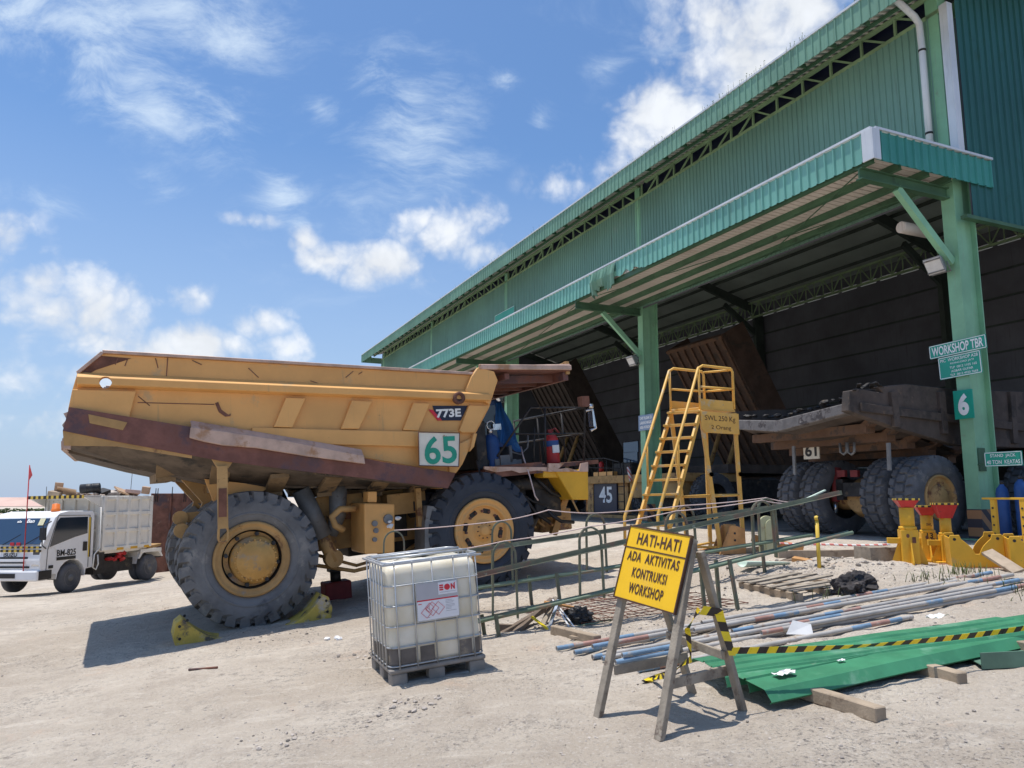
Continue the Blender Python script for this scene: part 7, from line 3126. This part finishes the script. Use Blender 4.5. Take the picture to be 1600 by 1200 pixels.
lay("timber_block", 1372, 880, (.62, .5, .30), (10, 0, 0), 'wood_grey', "chunky pale timber block on the ground left of the tallest jack stand", "timber")
lay("timber_beam", 1300, 872, (2.4, .12, .14), (12, 0, 0), 'wood', "long pale timber beam under the red and white tape in front of truck 61", "timber", .02)
lay("timber_beam", 1272, 890, (.75, .14, .16), (-38, 8, 10), 'orange_wood', "short split orange-brown beam in front of the long pale timber", "timber")
lay("timber_beam", 1215, 862, (1.1, .16, .16), (-20, 12, 0), 'orange_wood', "orange-brown log sloping down behind the pale olive board", "timber", .1)
lay("timber_beam", 1180, 862, (1.0, .10, .10), (25, -5, 0), 'wood', "thin timber lying behind the right hoop of the frames", "timber")
lay("timber_beam", 1092, 866, (.9, .09, .09), (16, -12, 0), 'orange_wood', "thin orange timber on the ground behind the warning board top", "timber")
lay("scrap_plate", 1335, 880, (.7, .4, .04), (20, 6, 12), 'lip_grey', "bent grey scrap plate in front of the pale timber block", "scrap")
lay("scrap_plate", 1225, 880, (.55, .18, .05), (30, -10, 0), 'wood_dark', "dark bent strip half buried below the olive board", "scrap")
cord([on(1185, 862) + Vector((0, 0, .22)), on(1300, 866) + Vector((0, 0, .20)), on(1392, 866) + Vector((0, 0, .20))], .022, 'redwhite', "barrier_tape", "twisted red and white tape lying along the long pale timber", "barrier tape", None, .02)
# pale olive rounded board and pallet-jack like box
p = on(1200, 864)
mb = MB()
mb.prism([(-.2, 0), (.2, 0), (.2, .62)] + [(.2 * math.cos(rad(k)), .62 + .2 * math.sin(rad(k))) for k in range(15, 180, 15)] + [(-.2, .62)], -.03, .03, frame(p, (1, .2, 0)) @ plane_frame((0, 0, -.02), X, Z))
mb.prism([(-.06, .0), (.20, .0), (.20, .60)] + [(.07 + .13 * math.cos(rad(k)), .60 + .14 * math.sin(rad(k))) for k in range(20, 180, 20)] + [(-.06, .60)], .032, .06, frame(p, (1, .2, 0)) @ plane_frame((0, 0, -.02), X, Z))
tag(mb.build("rounded_board", K['olive_board'], None, .004), "pale olive board with a rounded top standing upright behind the hoops", "board")
p = on(1146, 866)
r = empty("machine_base", frame(p, (1, .25, 0)), "orange-brown triangular steel stand with punched uprights below the platform ladder", "stand")
mb = MB()
mb.prism([(-.34, 0), (.30, 0), (.30, .55), (.05, .62), (-.05, .62)], -.02, .02, plane_frame((0, 0, 0), X, Z))
mb.prism([(-.34, 0), (.30, 0), (.30, .55), (.05, .62), (-.05, .62)], -.40, -.36, plane_frame((0, 0, 0), X, Z))
mb.build("side_plate", K['orange_wood'], r, .006)
mb = MB()
mb.box2((-.02, .021, .0), (.10, .359, .64))
mb.box2((.18, .021, .0), (.26, .359, .5))
mb.build("uprights", K['yellow_worn'], r)
mb = MB()
for z in (.15, .3, .45):
    mb.cyl((.04, -.021, z), (.04, -.03, z), .025, 10)
mb.build("punched_holes", K['dark_steel'], r)

# welded wire mesh lying flat on the gravel
mb = MB()
mo = Vector((.95, 10.85, 0))
mx_, my_ = Vector((math.cos(rad(14)), math.sin(rad(14)), 0)), Vector((-math.sin(rad(32)), math.cos(rad(32)), 0))
def mpt(i, j):
    p_ = mo + mx_ * (i * .17) + my_ * (j * .17)
    p_.z = gtop(p_.x, p_.y) + .018 + .012 * math.sin(i * .8 + j * .5)
    return p_
for i in range(16):
    mb.tube([mpt(i, j) for j in range(0, 11, 2)], .006, 4)
for j in range(11):
    mb.tube([mpt(i, j) + Vector((0, 0, .008)) for i in range(0, 16, 3)], .006, 4)
tag(mb.build("wire_mesh", K['rust']), "dark square wire mesh lying flat on the gravel behind the warning sign", "wire mesh")
# scattered timber scraps
rng = random.Random(33)
for px, py, L, w, an, m_, lab in ((915, 1000, .42, .10, -35, 'wood', "pale plank end lying left of the warning sign legs"), (1010, 905, .5, .07, 20, 'wood_grey', "grey lath on the gravel just right of the wire mesh"), (1290, 915, .45, .08, 40, 'wood', "pale lath behind the black lumps"),
                                  (1380, 905, .6, .10, -15, 'wood_grey', "grey plank scrap in front of the tallest jack stand"), (1262, 872, .5, .09, -50, 'wood', "pale plank scrap crossing the rubble below the timber beam"), (1420, 925, .35, .06, 25, 'orange_wood', "small orange wood scrap behind the pipes"),
                                  (1120, 905, .5, .06, 5, 'wood_dark', "dark lath on the gravel left of the broken pallet"), (980, 945, .4, .05, 60, 'wood_dark', "thin dark lath near the debris heap")):
    lay("timber_scrap", px, py, (L, w, .035), (an, rng.uniform(-6, 6), 0), m_, lab, "wood", .0, None, .003, "timber scraps on the gravel")
# broken pallet
pa, pb, pc = on(1153, 922), on(1246, 942), on(1200, 897)
xd_ = (pb - pa)
PLM = frame(pa, xd_, gnorm(pa.x, pa.y))
r = empty("broken_pallet", PLM, "broken weathered wooden pallet lying on the rubble behind the pipes", "pallet")
Lp = xd_.length
yl = 1.15
for k in range(3):
    mb = MB()
    y = .02 + k * (yl - .12) / 2
    mb.box2((0, y, -.02), (Lp, y + .09, .12))
    mb.build("runner", K['wood'], r, .004)
rng = random.Random(6)
for k in range(6):
    x = .08 + k * (Lp - .16) / 5
    mb = MB()
    L = yl * rng.uniform(.75, 1.08)
    mb.box((0, L / 2, 0), (.125, L, .024), Matrix.Translation((x, -.02, .135 + rng.uniform(0, .03))) @ Matrix.Rotation(rad(rng.uniform(-9, 9)), 4, 'Z') @ Matrix.Rotation(rad(rng.uniform(-2, 5)), 4, 'X'))
    mb.build("slat", K['wood_grey'], r, .002)
# green curved offcut on the pallet
p0_, p1_ = on(1160, 906) + Vector((0, 0, .16)), on(1232, 893) + Vector((0, 0, .12))
d = p1_ - p0_
M_ = frame(p0_, d)
mb = MB()
L = d.length
for i in range(9):
    x = L * i / 8
    w = .14 * (1 - .55 * i / 8)
    for k in range(9):
        a = rad(-80 + 160 * k / 8)
        mb.v.append(Vector((x, w * math.sin(a), w * (1 - math.cos(a)) * .9 + .05)))
for i in range(8):
    for k in range(8):
        a = i * 9 + k
        mb.f.append([a, a + 1, a + 10, a + 9])
        mb.m.append(0)
        mb.sm.append(True)
o = mb.build("curved_offcut", K['pale_green'], None, 0, 1, M_)
o.modifiers.new("t", 'SOLIDIFY').thickness = .006
tag(o, "pale green curved plastic offcut lying on the broken pallet", "offcut")
# black lumps
for px, py, r0_, lab in ((1328, 936, .21, "squat black tarry lump right of the broken pallet"), (1346, 926, .20, "taller black tarry lump leaning behind the squat one")):
    p = on(px, py)
    mb = MB()
    bmx = bmesh.new()
    bmesh.ops.create_icosphere(bmx, subdivisions=4, radius=1)
    vs = []
    for v in bmx.verts:
        c = v.co
        k_ = 1 + .45 * noise.fractal(c * 1.6 + Vector((px, 0, 0)), .8, 2.1, 5)
        vs.append((c.x * r0_ * k_ * 1.05, c.y * r0_ * k_, max(-.04, c.z * r0_ * .85 * k_ + r0_ * .6)))
    bmx.faces.ensure_lookup_table()
    mb.add(vs, [tuple(v.index for v in f.verts) for f in bmx.faces])
    bmx.free()
    tag(mb.build("tar_lump", K['black_rubble'], None, 0, 1, Matrix.Translation(p)), lab, "lump", "black lumps by the broken pallet")
# debris heap between the tank and the sign
c = on(845, 980)


def bit(name, dx, dy, dz, d, rot, m, label, cat):
    M_ = Matrix.Translation((c.x + dx, c.y + dy, gz(c.x + dx, c.y + dy) + dz)) @ Matrix.Rotation(rad(rot[0]), 4, 'Z') @ Matrix.Rotation(rad(rot[1]), 4, 'Y')
    mb = MB()
    mb.box((0, 0, 0), d)
    return tag(mb.build(name, K[m], None, .004, 1, M_), label, cat, "debris heap beside the tank")


bit("rotten_plank", -.25, -.05, .10, (.75, .10, .06), (25, -24, 0), 'wood_dark', "dark rotten plank on the left of the debris heap", "plank")
bit("rotten_plank", -.10, -.02, .16, (.80, .09, .05), (38, -30, 0), 'wood_dark', "dark rotten plank rising in the middle of the debris heap", "plank")
bit("rotten_plank", .12, .10, .18, (.55, .08, .04), (60, -38, 0), 'wood_grey', "greyish split plank at the top of the debris heap", "plank")
bit("rotten_plank", .30, .05, .26, (.50, .12, .03), (15, 12, 0), 'orange_wood', "reddish board scrap leaning over the debris heap", "plank")
bit("rotten_plank", -.45, -.08, .05, (.35, .09, .08), (10, 4, 0), 'wood_dark', "stubby dark block at the left foot of the debris heap", "plank")
bit("yellow_strip", -.02, -.22, .10, (.30, .05, .02), (-30, 30, 0), 'tape_yellow', "yellow plastic strip on the front of the debris heap", "strip")
bit("pale_stick", .30, -.12, .14, (.62, .03, .012), (-55, 42, 0), 'paper', "white strip leaning on the right of the debris heap", "stick")
bit("pale_stick", .36, -.16, .12, (.60, .025, .012), (-50, 38, 0), 'paper', "thin white strip beside the black bag on the debris heap", "stick")
bit("metal_strip", .16, -.16, .16, (.55, .05, .015), (60, -48, 0), 'chrome', "shiny bent metal strip on the debris heap", "strip")
mb = MB()
bmx = bmesh.new()
bmesh.ops.create_icosphere(bmx, subdivisions=4, radius=1)
vs = []
for v in bmx.verts:
    q_ = v.co
    k_ = 1 + .35 * noise.fractal(q_ * 2.2, .8, 2.1, 5)
    vs.append((q_.x * .19 * k_, q_.y * .15 * k_, max(-.02, q_.z * .13 * k_ + .10)))
mb.add(vs, [tuple(v.index for v in f.verts) for f in bmx.faces])
bmx.free()
tag(mb.build("rubbish_bag", K['black'], None, 0, 1, Matrix.Translation((c.x + .52, c.y + .03, gz(c.x + .52, c.y)))), "crumpled black rubbish bag on the right of the debris heap", "bag", "debris heap beside the tank")
cord([(c.x + .45, c.y - .2, c.z + .03), (c.x + .75, c.y - .05, c.z + .06), (c.x + 1.0, c.y + .1, c.z + .08)], .012, 'cage_green', "cord", "short green cord trailing right from the debris heap", "cord", None, -.01)
# flat bent bar lying alone in the yard
p0_, p1_ = on(295, 1048), on(338, 1046)
mb = MB()
mb.tube([p0_ + Vector((0, 0, .012)), p0_.lerp(p1_, .5) + Vector((0, .01, .014)), p1_ + Vector((0, .04, .016))], .016, 6)
tag(mb.build("bent_bar", K['rust']), "short bent rusty bar lying alone on the sand left of the tank", "bar")
for px, py, s_, lab in ((520, 1000, .10, "white paper scrap on the sand between dump truck and tank"), (1440, 946, .16, "white plastic scrap beyond the pipes near the right edge")):
    p = on(px, py)
    mb = MB()
    rng = random.Random(px)
    for k in range(4):
        rock(mb, (p.x + rng.uniform(-s_, s_), p.y + rng.uniform(-.03, .03), p.z + .02), s_ * .5)
    tag(mb.build("paper_scrap", K['paper']), lab, "paper")
# rubble patches of larger broken stones
mb = MB()
rng = random.Random(21)
random.seed(21)
patches = [(5.4, 13.4, 2.2, 420, .05), (3.5, 12.9, 1.2, 160, .035), (.3, 11.0, .8, 130, .03), (2.2, 10.8, 1.6, 200, .03), (6.4, 11.9, 1.1, 140, .04), (-1.0, 7.75, .5, 70, .035), (-2.1, 7.2, .5, 46, .03), (1.3, 9.6, 1.2, 120, .025), (-3.4, 11.9, 1.2, 110, .03), (.4, 6.1, 1.6, 60, .02), (-1.8, 10.2, .8, 60, .03), (4.5, 6.4, 1.4, 50, .02)]
for x0_, y0_, r0_, n0_, s0_ in patches:
    for k in range(n0_):
        a_ = rng.uniform(0, 6.28)
        d_ = r0_ * math.sqrt(rng.random()) * rng.uniform(.3, 1.2)
        x_, y_ = x0_ + d_ * math.cos(a_), y0_ + d_ * .75 * math.sin(a_)
        rr_ = s0_ * (.2 + .8 * rng.random() ** 4)
        rock(mb, (x_, y_, gtop(x_, y_) + rr_ * .25), rr_, rng.choice((0, 0, 1)))
tag(mb.build("rubble", [K['stone'], mat('dark_rubble', (.20, .175, .15), .95, 0, .35, 6)]), "broken grey and pale rubble heaped between the pipes and the workshop", "rubble", kind='stuff')
# weeds in the rubble
mb = MB()
for x0_, y0_, r0_, n0_ in ((7.05, 12.2, .35, 60), (6.2, 11.7, .5, 30), (4.6, 11.4, .6, 20), (6.9, 10.7, .4, 26)):
    for k in range(n0_):
        x_, y_ = x0_ + rng.gauss(0, r0_ * .5), y0_ + rng.gauss(0, r0_ * .4)
        z_ = gtop(x_, y_)
        h_ = rng.uniform(.06, .2)
        a_ = rng.uniform(-.1, .1)
        mb.tube([(x_, y_, z_ - .01), (x_ + a_ * .4, y_ + a_ * .2, z_ + h_ * .6), (x_ + a_, y_ + a_ * .6, z_ + h_)], [.006, .005, .001], 3)
tag(mb.build("rubble_weeds", K['leaf']), "thin green weeds in the rubble by the right ends of the pipes", "weeds", kind='stuff')
